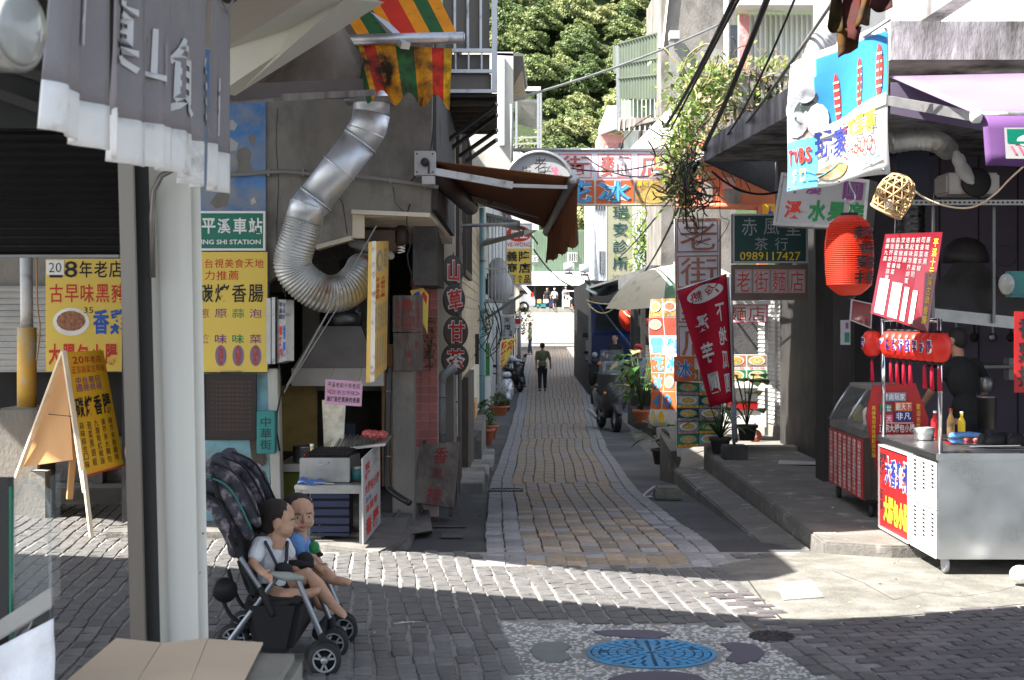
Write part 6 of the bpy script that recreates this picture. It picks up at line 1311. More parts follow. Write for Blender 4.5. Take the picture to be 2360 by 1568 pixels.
sign('noodle_shop_sign','brown framed noodle shop sign of four red characters below the tea shop sign',d2_,'brown_box',draw=t_n,th=.1)
d3_=QP([(1802,398),(2006,415),(1996,530),(1782,520)],[13.6,13.0,13.0,13.6])
sign('fruit_shop_sign','white fruit shop sign with red and green characters behind the lantern',d3_,'white_dull',fr=('alu',.03),th=.12,draw=lambda mb:(row(mb,d3_,'平溪',.08,.08,.5,.38,'ink_purple',bold=.02),rect(mb,d3_,.72,-.02,.93,.42,'ink_purple',.01),put(mb,d3_,'圓',.76,.1,.9,.36,'lilac',off=.014,bold=.01),put(mb,d3_,'溪',.1,.46,.34,.9,'ink_red',bold=.03),row(mb,d3_,'水果店',.36,.46,.98,.9,'ink_green',bold=.04,gap=.06)))
td=18.9; tq1=QP([(1555,505),(1660,503),(1660,880),(1562,880)],[td]*4)
tt=thing('tall_noodle_sign','tall white sign tower with brown characters above rows of food pictures','sign',P(1610,1030,td))
mb=MB('banner_white'); slab(mb,tq1,.1); obj('upper_board',mb,tt)
mb=MB('ink_brown'); frame(mb,tq1,.012,.02,.012); obj('frame',mb,tt)
mb=MB(); mb.keepn=True
for k,ch in enumerate('老街麵店'):
    y0=508+k*81; u0,u1,v0,v1=.04,.95,(y0-504)/376,(y0+74-504)/376
    for a in((u0,v0,u1,v0+.008),(u0,v1-.008,u1,v1),(u0,v0+.008,u0+.02,v1-.008),(u1-.02,v0+.008,u1,v1-.008)):rect(mb,tq1,*a,'ink_brown',.014)
    put(mb,tq1,ch,.1,v0+.012,.92,v1-.012,'ink_brown',off=.016,bold=.004)
iq=QF(1553,822,1600,880,td-.12); rect(mb,iq,0,0,1,1,'banner_orange',.0); put(mb,iq,'冰',.08,.1,.92,.9,'white_bright',off=.004,bold=.06); put(mb,iq,'冰',.1,.12,.9,.88,'banner_blue',off=.008,bold=.02); obj('lettering',mb,tt)
fq=QP([(1560,880),(1662,884),(1660,1028),(1562,1032)],[td-.02]*4)
mb=MB('photo_grey'); mb.m('tarp'); slab(mb,fq,.06); obj('picture_board',mb,tt)
mb=MB(); mb.keepn=True; cols_=[('ink_green','food_a'),('food_c','food_b'),('ink_teal','food_a'),('photo_grey','food_b')]
for j in range(5):
    for i in range(2):
        u0,v0=i*.5+.01,j*.2+.01; rect(mb,fq,u0,v0,u0+.475,v0+.14,cols_[(i+j)%4][0],.003); dish(mb,fq,u0+.24,v0+.07,.2,.062,cols_[(i+j*2)%4][1],'plate' if(i+j)%2 else 'food_c',.006)
        rect(mb,fq,u0,v0+.145,u0+.475,v0+.185,('white_dull','ink_yellow','white_dull')[(i+j)%3],.003); row(mb,fq,('意仔麵','米粉湯','滷肉飯','貢丸湯','陽春麵')[j],u0+.03,v0+.147,u0+.44,v0+.183,'ink_red',off=.006,bold=.0)
for i in range(2):rect(mb,fq,.01+i*.5,-.2,.485+i*.5,-.02,'photo_brown',.01); dish(mb,fq,.25+i*.5,-.1,.2,.075,'food_a','plate',.013)
obj('food_picture',mb,tt)
for x in(1564,1658):mb=MB('alu'); mb.bar(P(x,1052,td+.1),P(x,505,td+.1),.04); obj('leg',mb,tt)
rq_=QP([(1500,690),(1563,688),(1562,985),(1497,982)],[21.3,20.7,20.7,21.3]); rq_.wave=lambda u,v:.03*math.sin(v*7+u*3)
def t_ice(mb):
    for i in range(2):
        for j,mt in enumerate(('photo_brown','red_rust','banner_white','banner_orange','banner_orange','banner_orange')):
            u0=.02+i*.5; v0=.0+j*.145; rect(mb,rq_,u0,v0,u0+.47,v0+.138,mt if not(i and j in(2,3))else 'white',.006,3)
    for j,ch in enumerate('雪花冰'):put(mb,rq_,ch,.06,.3+j*.145,.46,.42+j*.145,'ink_cyan',off=.014,bold=.04)
    for j,ch in enumerate('剉冰'):put(mb,rq_,ch,.56,.3+j*.145,.96,.42+j*.145,'banner_blue',off=.014,bold=.03)
    dish(mb,rq_,.75,.65,.2,.05,'food_b','food_c',.012); put(mb,rq_,'4',.12,.745,.42,.85,'banner_blue',off=.014,bold=.02); put(mb,rq_,'0',.58,.745,.85,.85,'banner_blue',off=.014,bold=.02)
    for i,mt in enumerate(('food_b','ink_yellow','plate')):disc(mb,rq_,.18+i*.32,.93,.1,.055,mt,.012); rect(mb,rq_,.335+i*.32,.87,.34+i*.32,1,'ink_red',.008)
    dish(mb,rq_,.25,.06,.2,.04,'food_a','plate',.012); dish(mb,rq_,.75,.06,.2,.04,'fried','plate',.012); dish(mb,rq_,.25,.2,.2,.04,'food_b','plate',.012)
sign('ice_menu_banner','sunlit hanging ice menu banner with blue characters and the number 40',rq_,'banner_white',cat='banner',th=.008,nu=4,nv=16,draw=t_ice)
fl_=thing('red_flag','crimson flag banner with white reversed characters on a pole in a concrete foot','flag',P(1692,1055,17.9))
rf_=Q(P(1560,671,17.6),P(1672,634,17.9),P(1687,925,17.9),P(1634,940,17.7)); rf_.wave=lambda u,v:.035*math.sin(u*7+v*2)*(1-v*.3)
mb=MB('flag_red'); slab(mb,rf_,.004,14,20); obj('cloth',mb,fl_)
mb=MB(); mb.keepn=True; disc(mb,rf_,.52,.09,.4,.07,'white',.004,24)
put(mb,rf_,'熱',.18,.05,.48,.135,'flag_red',off=.007,bold=.01,mirror=True); put(mb,rf_,'冷',.55,.04,.85,.12,'flag_red',off=.007,bold=.01,mirror=True)
for j,ch in enumerate('溪芋圓'):put(mb,rf_,ch,.12+.04*j,.23+j*.25,.56+.02*j,.4+j*.25,'white_bright',off=.006,bold=.03,mirror=True)
for j,ch in enumerate('下地瓜圓'):put(mb,rf_,ch,.74,.2+j*.19,.9,.35+j*.19,'white_bright',off=.006,bold=.02,mirror=True)
obj('lettering',mb,fl_)
mb=MB('white'); sq=Q(P(1672,634,17.9),P(1680,645,17.92),P(1696,930,17.92),P(1687,925,17.9)); slab(mb,sq,.006,2,8); obj('pole_sleeve',mb,fl_)
mb=MB('alu'); mb.tube([P(1560,670,17.62),P(1674,633,17.92)],.012,8); mb2=MB('alu'); mb2.tube([P(1692,1030,17.95),P(1684,632,17.95)],.02,10); obj('cross_rod',mb,fl_); obj('pole',mb2,fl_)
mb=MB('shirt_plaid'); mb.tube([P(1694,1020,17.9),P(1690,930,17.93)],.034,10); obj('wrapped_tape',mb,fl_)
mb=MB('concrete_dark'); c0=P(1692,1055,17.9); mb.b2(c0.x-.14,c0.x+.14,c0.y-.14,c0.y+.14,.1,.27); obj('concrete_foot',mb,fl_,bevel=.012)
nc=thing('noodle_cart','white noodle cart with food pictures and a small red wheel in the sun','food cart',P(1720,1010,20.6)); dn_=20.5
nb=[(1672,705,1768,745)]
q1=QF(1668,702,1768,744,dn_); mb=MB('white'); slab(mb,q1,.1); obj('header_board',mb,nc); mb=MB(); mb.keepn=True; row(mb,q1,'麵店',.1,.12,.98,.9,'ink_red',bold=0); frame(mb.m('ink_pink'),q1,.012,.002,.003); obj('lettering',mb,nc)
mb=MB('plaster_white'); mb.b2(xd(1660,dn_),xd(1775,dn_),dn_-.05,dn_+1,zd(702,dn_),zd(694,dn_)); obj('roof',mb,nc)
for x in(1672,1766):mb=MB('alu'); mb.bar(P(x,1005,dn_+.05),P(x,702,dn_+.05),.04); obj('post',mb,nc)
q2=QF(1672,818,1768,886,dn_); mb=MB('white'); slab(mb,q2,.08); obj('picture_panel',mb,nc); mb=MB(); mb.keepn=True
for i in range(2):
    for j in range(2):rect(mb,q2,i*.5+.02,j*.5+.02,i*.5+.48,j*.5+.38,('orange_wall','ink_green')[(i+j)%2]if i==0 else('photo_brown','ink_green')[j],.003); dish(mb,q2,i*.5+.25,j*.5+.2,.2,.16,('food_a','food_b')[i],'plate',.006); row(mb,q2,'意仔麵',i*.5+.05,j*.5+.4,i*.5+.45,j*.5+.49,'ink_red',bold=0,off=.006)
obj('food_picture',mb,nc)
mb=MB('white'); mb.b2(xd(1664,dn_),xd(1776,dn_),dn_-.08,dn_+.6,zd(894,dn_),zd(888,dn_)); obj('counter',mb,nc)
mb=MB('orange_wall'); mb.m('white'); mb.b2(xd(1672,dn_),xd(1766,dn_),dn_,dn_+.5,zd(985,dn_),zd(945,dn_)); obj('lower_panel',mb,nc)
mb=MB('red_board'); mb.b2(xd(1675,dn_),xd(1745,dn_),dn_-.02,dn_,zd(945,dn_),zd(925,dn_)); obj('red_panel',mb,nc)
wh_=MB('red_rust'); wh_.lathe(P(1740,1005,dn_-.1),[(.06,.03),(.088,.03),(.088,-.02),(.06,-.02)],20,axis=(0,-1,0)); w=obj('wheel',wh_,nc); mb=MB('plate'); mb.lathe(P(1740,1005,dn_-.1),[(.055,.0),(.05,.02),(.015,.035),(0,.035)],16,axis=(0,-1,0)); obj('hub',mb,w)
mb=MB('alu'); mb.bar(P(1740,1000,dn_-.15),P(1740,975,dn_-.15),.03); obj('fork',mb,nc)
mb=MB('concrete_dark'); mb.b2(3.0,4.6,23.6,23.9,0,2.4); obj('dark_backdrop_wall',mb,label='dark inner wall behind the noodle cart',cat='wall')
pa=thing('parasol','large beige market parasol with a green lower panel on the right of the lane','parasol',P(1560,900,29)); dp=29.0; pc=P(1555,612,dp)
segs=10; Rp=1.4; tilt=Matrix.Rotation(R(-7),3,'Y')@Matrix.Rotation(R(5),3,'X')
for k in range(segs):
    a0,a1=2*math.pi*k/segs,2*math.pi*(k+1)/segs
    mt='umbrella_green' if k in(7,8)else('umbrella_orange' if k==6 and 0 else 'umbrella'); mb=MB(mt)
    def f_(u,v,a0=a0,a1=a1):
        a=lerp(a0,a1,u); r=Rp*v*(1-.035*math.sin(math.pi*u)*v); return pc+tilt@V(math.cos(a)*r,math.sin(a)*r,-.66*(v**2.8)+.02*math.sin(math.pi*u)*v)
    mb.grid(f_,5,8); obj('canopy_panel',mb,pa)
    s=MB('steel_dark'); s.tube([f_(0,v/6)-V(0,0,.015)for v in range(7)],.008,5); obj('rib',s,pa)
mb=MB('alu'); mb.tube([pc+V(0,0,.08),V(pc.x,pc.y,gz(29))],.025,8); obj('pole',mb,pa)
mb=MB('umbrella_green'); mb.grid(lambda u,v:P(1532+40*u,668+24*v-18*math.sin(u*1.6),27.5),4,3); obj('green_tarp',mb,label='pale green tarp corner hanging between parasol and ice banner',cat='tarp')
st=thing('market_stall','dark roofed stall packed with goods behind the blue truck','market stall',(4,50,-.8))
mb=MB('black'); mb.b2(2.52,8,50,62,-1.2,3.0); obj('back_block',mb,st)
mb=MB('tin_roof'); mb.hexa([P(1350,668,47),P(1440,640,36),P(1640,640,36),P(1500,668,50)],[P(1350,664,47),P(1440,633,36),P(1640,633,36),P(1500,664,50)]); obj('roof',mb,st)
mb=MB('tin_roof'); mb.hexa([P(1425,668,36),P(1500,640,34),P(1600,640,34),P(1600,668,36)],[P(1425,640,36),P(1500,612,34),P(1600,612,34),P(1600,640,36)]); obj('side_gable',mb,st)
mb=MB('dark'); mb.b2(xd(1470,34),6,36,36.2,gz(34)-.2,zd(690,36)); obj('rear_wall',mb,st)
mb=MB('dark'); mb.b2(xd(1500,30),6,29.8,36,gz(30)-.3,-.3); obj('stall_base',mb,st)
for x,d in((1362,47),(1466,33.5),(1482,31.5)):mb=MB('dark'); mb.bar(P(x,905 if d<40 else 860,d),P(x,650,d),.09); obj('post',mb,st)
mb=MB('ply'); mb.m('plaster_cream'); mb.b2(xd(1534-6,32),xd(1555,32),32,32.05,zd(830,32),zd(796,32));
nq=QF(1473,796,1500,832,33); sign('price_card','pale price card hanging in the dark stall',nq,'plaster_cream',cat='card',th=.02,draw=lambda mb:[rect(mb,nq,.1,.1+i*.2,.9,.14+i*.2,'ink_brown')for i in range(4)])
oq=QP([(1490,838),(1500,830),(1502,880),(1488,858)],[26]*4); sign('yellow_marker','yellow warning sign edge peeping out beside the ice banner',oq,'ink_yellow',th=.03)
mb=MB('lantern_red'); mb.ell(P(1455,730,40),(.33,.3,.4),16,10); o=obj('stall_lantern',mb,label='dim red lantern hanging in the dark stall',cat='lantern')
mb=MB('tarp'); g_=random.Random(8)
mb.grid(lambda u,v:P(1352+90*u,lerp(648+10*math.sin(u*4),690-30*(u-.5)**2*3-16*u,v),46-4*u+.5*math.sin(v*3+u*9)),14,8); obj('dark_tarp',mb,label='dark crumpled tarp slung over the stall edge by the lane',cat='tarp')
for k,(a,b,c_)in enumerate((((1355,700),(1432,690),.5),((1352,692),(1436,694),.15),((1425,690),(1500,690),.35),((1425,694),(1478,712),.5))):
    mb=MB('rope'); p,q_=P(*a,40),P(*b,38); mb.tube([p.lerp(q_,t/10)-V(0,0,c_*4*(t/10)*(1-t/10)*.6)for t in range(11)],.018,6); obj('rope',mb,label=('longest slack yellow rope under the parasol','taut yellow rope along the tarp','yellow rope looped under the parasol rim','short yellow rope end beside the stall post')[k],cat='rope')
tr=thing('blue_truck','dark blue small truck parked nose out in the shade on the right','truck',P(1420,860,45)); dT=45.0; gT=gz(45)
x0,x1=xd(1361,dT),xd(1480,dT)
def zt_(y):return zd(y,dT)
mb=MB('blue_truck'); sp=[(0,zt_(842)),(0,zt_(772)),(.18,zt_(764)),(.45,zt_(706)),(.55,zt_(700)),(1.9,zt_(700)),(1.9,zt_(842))]
mb.add([(x0+.03,dT+a,z)for a,z in sp]+[(x1,dT+a,z)for a,z in sp],[tuple(range(7)),tuple(reversed(range(7,14)))]+[(i,7+i,7+(i+1)%7,(i+1)%7)for i in range(7)]); obj('cab',mb,tr,bevel=.03)
mb=MB('glass_dark'); mb.add([(x0+.14,dT+.19-.03,zt_(763)),(x1-.12,dT+.19-.03,zt_(763)),(x1-.2,dT+.42,zt_(712)),(x0+.22,dT+.42,zt_(712))],[(0,1,2,3)]); obj('windscreen',mb,tr)
mb=MB('blue_truck'); mb.b2(x0+.1,x1-.05,dT+2,dT+5,zt_(842),zt_(790)); obj('cargo_bed',mb,tr)
for x in(x0+.12,x1-.12):mb=MB('lamp_lens'); mb.lathe(V(x,dT-.0,zt_(818)),[(.085,-.02),(.08,.03),(0,.04)],14,axis=(0,-1,0)); obj('headlight',mb,tr)
mb=MB('lamp_amber'); mb.b2(x0+.18,x0+.32,dT-.03,dT+.01,zt_(840),zt_(833)); obj('indicator',mb,tr)
lq=QF(1424,846,1462,856,dT-.09);
mb=MB('black'); mb.b2(x0,x1+.02,dT-.1,dT+.05,zt_(858),zt_(843)); obj('bumper',mb,tr)
pq_=QF(1420,845,1444,857,dT-.12); mb=MB('white'); slab(mb,pq_,.01); o=obj('number_plate',mb,tr); mb=MB(); mb.keepn=True; put(mb,pq_,'4756',.12,.2,.88,.85,'ink_black',bold=.01); obj('lettering',mb,o)
tq9=QF(1385,808,1425,824,dT-.01); mb=MB(); mb.keepn=True; put(mb,tq9,'4756',.0,.1,1,.95,'ink_grey',bold=.01,off=.01); obj('lettering',mb,tr)
mb=MB('black'); mb.b2(x0-.22,x0-.06,dT+.3,dT+.36,zt_(778),zt_(768)); obj('wing_mirror',mb,tr)
for x in(x0+.14,x1-.14):mb=MB('rubber'); mb.lathe(V(x-.09,dT+.7,gT+.28),[(.28,0),(.28,.18)],20,axis=(1,0,0)); obj('wheel',mb,tr)
def bigleaf(name,lab,c,n,seed,L0_,w0,h,spread,mts,potr=.14):
    t=thing(name,lab,'potted plant',c); g_=random.Random(seed); mb=MB()
    if potr:pot(mb,c,potr,potr*1.5,'terracotta' if seed%2 else 'concrete_dark'); obj('pot',mb,t)
    for k in range(n):
        a=g_.uniform(0,6.28); zz=h*g_.uniform(.25,1); p0=c+V(0,0,potr*1.4); p1=c+V(math.cos(a)*spread*.5,math.sin(a)*spread*.4,potr*1.4+zz)
        s=MB('leaf_c'); s.tube([p0,p0.lerp(p1,.5)+V(0,0,.04),p1],.007,5); mt=g_.choice(mts); s.m(mt); leaf(s,p1,V(math.cos(a),math.sin(a)*.7,g_.uniform(.1,.6)),L0_*g_.uniform(.7,1.2),w0*g_.uniform(.8,1.2),.6,5); obj('leaf',s,t)
bigleaf('broadleaf_plant','broad leaved plant with yellowing leaves left of the ice banner',P(1478,975,24.5),26,1,.36,.09,.95,.5,['leaf_big','leaf_lite','leaf_big','leaf_dry'])
bigleaf('broadleaf_plant','drooping green plant low beside the concrete end wall',P(1525,1070,20.5),18,2,.3,.06,.35,.4,['leaf_big','leaf_c'])
bigleaf('broadleaf_plant','potted plant with narrow leaves at the left of the flag foot',P(1660,1045,18.6),22,4,.3,.035,.5,.45,['leaf_big','leaf_a'],.13)
bigleaf('broadleaf_plant','dark potted plant with very large leaves right of the flag pole',P(1722,1015,19.2),11,6,.36,.11,.65,.35,['leaf_big','leaf_c'],.13)
for k,(x,y,d)in enumerate(((1455,850,27),(1440,830,30))):
    g_=random.Random(20+k); mb=MB('leaf_a')
    for i in range(60):mb.m(g_.choice(['leaf_a','leaf_lite','leaf_b'])); leaf(mb,P(x+g_.uniform(-12,14),y+g_.uniform(-8,60),d),V(g_.uniform(-1,1),g_.uniform(-1,.3),g_.uniform(0,1)),.35,.035,.5,3)
    obj('long_leaf_shrub',mb,label=('long leaved shrub behind the scooter windscreen','farther tuft of long leaves near the seated person')[k],cat='shrub')
kb=ground_at(1535,1150); mb=MB('stone'); mb.hexa([kb+V(-.13,-.14,0),kb+V(.16,-.16,0),kb+V(.17,.15,0),kb+V(-.14,.15,0)],[kb+V(-.12,-.12,.13),kb+V(.14,-.14,.13),kb+V(.15,.14,.14),kb+V(-.12,.14,.135)]); obj('loose_block',mb,bevel=.02,label='loose square stone block at the edge of the gutter',cat='stone block')
mb=MB('white_dull'); mb.tube(smooth_path([kb+V(-.16,-.05,.02),kb+V(-.25,-.1,.03),kb+V(-.2,.1,.05),kb+V(-.1,.25,.1)],3),.02,6); obj('plastic_scrap',mb,label='scrap of white plastic beside the loose stone block',cat='litter')
ew=thing('end_wall','worn rendered low wall end with peeling white paint under the ice banner','wall',P(1560,1120,19.5))
mb=MB('concrete_worn'); mb.hexa([P(1521,1110,19.9),P(1552,1115,19.2),P(1570,1060,19.4),P(1525,1060,20.4)],[P(1521,1000,19.9),P(1545,1040,19.2),P(1565,1040,19.4),P(1525,985,20.4)]); obj('lower_part',mb,ew)
mb=MB('plaster_white'); mb.hexa([P(1515,1022,20.5),P(1558,1034,19.8),P(1560,1034,20),P(1515,1022,20.8)],[P(1512,985,20.5),P(1560,982,19.8),P(1560,982,20),P(1512,985,20.8)]); obj('white_patch',mb,ew,bevel=.01)
mb=MB('concrete_pale'); mb.b2(2.42,3.7,18.95,19.25,-.3,.16); obj('threshold_block',mb,kind='structure',bevel=.01)
nw=Q(P(1775,1043,17.7),P(1850,1037,18.1),P(1853,1048,17.4),P(1780,1053,17.2)); mb=MB('white_dull'); pts=[V(3.0,17.2,.112),V(3.42,17.0,.125),V(3.5,17.45,.115),V(3.08,17.6,.12)]
mb.hexa([p-V(0,0,.004)for p in pts],pts); obj('newspaper',mb,label='folded newspaper lying on the dark platform',cat='newspaper')
# ================================================================== HANGING THINGS AND CARTS ON THE RIGHT
pb_=thing('blue_poster_cloth','blue and white plastic poster cloth hanging sunlit from the canopy edge','poster',P(1930,435,9.6))
pq1=Q(P(1822,150,9.9),P(2044,52,9.4),P(2048,400,9.4),P(1818,445,9.9)); pq1.wave=lambda u,v:.05*math.sin(u*9+v)*(.4+.6*v)+.02*math.sin(v*5+u*4)
mb=MB('banner_white'); mb.m('white'); slab(mb,pq1,.004,22,16); obj('sheet',mb,pb_)
mb=MB(); mb.keepn=True
def patch(mb,q,u0,v0,u1,v1,mat,off=.004,n=10,m_=6,slant=0.):
    mb.m(mat); mb.grid(lambda a,b:q.pt(lerp(u0,u1,a),lerp(v0,v1,1-b)-slant*a,off),n,m_)
patch(mb,pq1,.28,.18,.995,.6,'banner_blue',.004,12,6,.12); patch(mb,pq1,.005,.3,.3,.62,'photo_grey',.005,6,5); patch(mb,pq1,.3,.05,.99,.2,'banner_blue',.003,10,3)
patch(mb,pq1,.005,.62,.28,.99,'ink_cyan',.004,5,5)
for k,(u,v,ru,rv)in enumerate(((.08,.36,.09,.08),(.2,.42,.11,.09),(.12,.5,.1,.1),(.3,.5,.09,.12),(.22,.3,.08,.06))):disc(mb,pq1,u,v,ru,rv,('photo_grey','tarp','photo_grey','plate','photo_grey')[k],.009+k*.002,12)
for k,(u,v)in enumerate(((.47,.38),(.73,.34),(.93,.3))):
    disc(mb,pq1,u,v,.03,.18,'ink_red',.01,14)
    for j in range(5):rect(mb,pq1,u-.025,v-.12+j*.055,u+.025,v-.105+j*.055,'plate',.014)
patch(mb,pq1,.3,.56,.995,.64,'white',.012,8,2,.1)
row(mb,pq1,'TVBS',.02,.68,.24,.8,'ink_red',bold=.04,off=.012); row(mb,pq1,'玩家',.26,.58,.58,.8,'ink_navy',bold=.03,off=.016,gap=.04); row(mb,pq1,'加盟專',.58,.55,.92,.7,'ink_yellow',bold=.02,off=.016); put(mb,pq1,'2-4800',.56,.72,.9,.84,'ink_red',bold=.0,off=.016); put(mb,pq1,'官',.52,.56,.58,.64,'ink_red',bold=0,off=.018)
disc(mb,pq1,.45,.9,.18,.06,'photo_brown',.012,16); row(mb,pq1,'推薦',.07,.84,.2,.94,'ink_yellow',bold=.03,off=.016)
for k in range(2):
    pts=[pq1.pt(.2+.75*t/10,.86+.04*math.sin(t*.9+k)+k*.03,.014)for t in range(11)]; s_=MB('ink_cyan'); mb.m('ink_cyan'); mb.tube(pts,.003,4)
obj('print',mb,pb_)
mb=MB('wood_pale'); mb.m('pole_white'); mb.tube([P(1990,85,9.5),P(2050,45,9.3)],.012,8); obj('rod',mb,pb_)
for u,v in((.02,.02),(.98,.03),(.98,.5),(.96,.97),(.5,.98),(.03,.97)):mb=MB('steel_dull'); mb.tube([pq1.pt(u,v,.003),pq1.pt(u,v,.008)],.008,8); obj('eyelet',mb,pb_)
ac_=thing('torn_awning_cloth','torn brown red and yellow striped cloth dangling at the top over the blue poster','cloth',P(1960,130,8.8))
for k,(x0,x1,ya,yb_,mt)in enumerate(((1906,1940,62,76,'torn_a'),(1938,1975,76,108,'torn_b'),(1970,2006,70,50,'torn_c'),(2002,2056,18,20,'torn_b'))):
    q=Q(P(x0+10,-60,8.8),P(x1+8,-60,8.8),P(x1,yb_,8.7),P(x0,ya,8.7),wave=lambda u,v,k=k:.04*math.sin(u*4+k*2+v*3)); mb=MB(mt); slab(mb,q,.004,8,8); obj('cloth_band',mb,ac_)
q=Q(P(1928,70,8.72),P(1985,62,8.72),P(1976,112,8.7),P(1932,134,8.7),wave=lambda u,v:.02*math.sin(u*7)); mb=MB('stripe_yellow'); mb.m('torn_c'); slab(mb,q,.004,6,6); obj('cloth_tip',mb,ac_)
mb=MB('white_dull'); pth=smooth_path([P(1930,55,11.2),P(1900,90,11.2),P(1880,130,11.2),P(1862,180,11.3)],12); mb.tube(pth,[.085+(.007 if i%3 else 0)for i in range(len(pth))],18); obj('white_hose',mb,label='ribbed white exhaust hose rising behind the blue poster',cat='duct')
pa_=thing('purple_awning','purple fabric awning with a white roller end and hanging valance at the right margin','awning',P(2250,300,9.5))
a=[P(2050,176,10.2),P(2420,168,10.2),P(2420,262,8.9),P(2262,268,8.9)]
cq9=Q(*a); mb=MB('lilac'); slab(mb,cq9,.006,8,4); obj('canvas',mb,pa_)
mb=MB('purple'); vq9=Q(P(2264,268,8.88),P(2420,266,8.88),P(2420,384,8.86),P(2272,382,8.86)); vq9.wave=lambda u,v:.012*math.sin(u*8)*v; slab(mb,vq9,.004,10,4); obj('valance',mb,pa_)
mb=MB('alu'); mb.bar(P(2050,232,10.0),P(2245,268,9.2),.05,.06); mb.tube([P(2262,266,8.9),P(2420,264,8.9)],.02,10); obj('arm',mb,pa_)
mb=MB('white'); mb.lathe(P(2238,268,8.9),[(.03,-.0),(.042,.01),(.042,.05),(.025,.06)],18,axis=(1,0,0)); obj('end_cap',mb,pa_)
mb=MB('flag_red'); mb.m('purple_tile'); mb.hexa([P(2052,262,10.1),P(2420,330,10.1),P(2420,330,10.2),P(2052,262,10.2)],[P(2052,190,10.1),P(2420,200,10.1),P(2420,200,10.2),P(2052,190,10.2)]); obj('back_flap',mb,pa_)
lq9=vq9.sub(.31,.24,1.2,.86,.004)
mb=MB('white_dull'); slab(mb,lq9,.001); obj('badge',mb,pa_); mb=MB(); mb.keepn=True; rect(mb,lq9,.04,.05,.96,.5,'green_sign',.002); disc(mb,lq9,.5,.42,.3,.22,'white',.003,20); rect(mb,lq9,.15,.44,.85,.52,'green_sign',.004)
for k in range(3):put(mb,lq9,'/',.08+k*.13,.6,.2+k*.13,.85,'ink_pink',off=.004,bold=.03,mirror=True)
put(mb,lq9,'3',.62,.56,.9,.9,'ink_navy',off=.004,bold=.03); obj('emblem',mb,pa_)
mb=MB('duct_flex'); pth=smooth_path([P(2052,330,12.6),P(2110,322,12.6),P(2160,328,12.6),P(2185,345,12.8)],12); mb.tube(pth,[.085+(.007 if i%3 else 0)for i in range(len(pth))],18); obj('ribbed_duct',mb,label='horizontal ribbed brown duct under the purple awning',cat='duct')
mb=MB('steel_dark'); pth=smooth_path([P(2100,470,14.4),P(2100,540,14.4),P(2102,600,14.4)],14); mb.tube(pth,[.12+(.01 if i%3 else 0)for i in range(len(pth))],18); obj('vertical_duct',mb,label='dark ribbed vertical duct behind the red menu board',cat='duct')
mb=MB('blue_truck'); mb.b2(xd(2060,14.8),xd(2135,14.8),14.7,14.9,zd(480,14.8),zd(345,14.8)); mb.m('blue_wall'); obj('blue_cabinet',mb,label='blue metal cabinet face under the canopy behind the basket',cat='cabinet')
mb=MB('hood_steel'); mb.b2(xd(2182,13),xd(2305,13),13,13.4,zd(447,13),zd(398,13)); o=obj('oven_hood',mb,bevel=.02,label='dull metal box with a dark round opening on a perforated shelf',cat='appliance'); mb=MB('black'); mb.lathe(P(2250,420,12.98),[(.13,0),(.12,.015),(0,.015)],20,axis=(0,-1,0)); obj('opening',mb,o)
mb=MB('hood_steel'); mb.m('steel_dull'); mb.b2(xd(2080,13),xd(2420,13),12.95,13.0,zd(474,13),zd(462,13)); o=obj('perforated_rail',mb,label='perforated metal angle rail crossing under the shop ceiling',cat='rail')
for i in range(26):s=MB('black'); x=xd(2085+i*11,13); s.b2(x,x+.014,12.94,12.95,zd(470,13),zd(466,13)); obj('hole',s,o)
mb=MB('white_dull'); mb.tube(smooth_path([P(2205,355,12.5),P(2218,390,12.5),P(2240,420,12.4)],4),[.03,.05,.055,.05,.06,.06,.05,.04,.02],12,round_=True); obj('wrapped_bundle',mb,label='white wrapped bundle hanging beside the metal box',cat='bundle')
rh=thing('extraction_hood','wide dark steel extraction hood with a domed fan over the cook','range hood',P(2230,730,13.5)); d8=13.2
mb=MB('steel_dark'); mb.hexa([P(2120,705,d8),P(2400,735,d8),P(2400,735,d8+1.2),P(2140,705,d8+1.2)],[P(2200,605,d8+.3),P(2262,605,d8+.3),P(2262,605,d8+.9),P(2200,605,d8+.9)]); obj('cone',mb,rh)
mb=MB('hood_steel'); mb.m('steel_dull'); mb.hexa([P(2120,735,d8-.02),P(2400,765,d8-.02),P(2400,765,d8+1.2),P(2140,735,d8+1.2)],[P(2120,707,d8-.02),P(2400,737,d8-.02),P(2400,737,d8+1.2),P(2140,707,d8+1.2)]); obj('skirt',mb,rh)
mb=MB('iron'); mb.lathe(P(2225,606,d8+.5),[(.21,0),(.2,.08),(.17,.15),(.1,.21),(.02,.23)],20); obj('fan_dome',mb,rh)
for x in(2150,2290):mb=MB('steel_dark'); mb.bar(P(x,745,d8-.05),P(x,470,d8-.05),.025); obj('hanger',mb,rh)
mb=MB('steel_dark'); mb.tube([P(2318,590,15.9)+V(.11*math.cos(t),0,.11*math.sin(t))for t in[i*.35 for i in range(18)]],.008,5,closed=True); obj('wall_fan',mb,label='faint round wall fan guard on the back wall',cat='fan')
tl=thing('teal_lamp','teal work lamp with a round bulb at the right margin','lamp',P(2340,700,9.8)); mb=MB('teal_box'); mb.b2(xd(2325,9.8),xd(2400,9.8),9.8,9.95,zd(685,9.8),zd(625,9.8)); obj('housing',mb,tl,bevel=.02); mb=MB('lamp_lens'); mb.ell(P(2320,655,9.8),(.05,.06,.07),16,10); obj('bulb',mb,tl)
vq8=QF(2338,718,2420,905,10.6); sign('red_side_banner','red banner with black brushed characters cut by the right margin',vq8,'red_board',th=.01,cat='banner',draw=lambda mb:colm(mb,vq8,'香雞排',.1,.05,.6,.95,'ink_black',bold=.02))
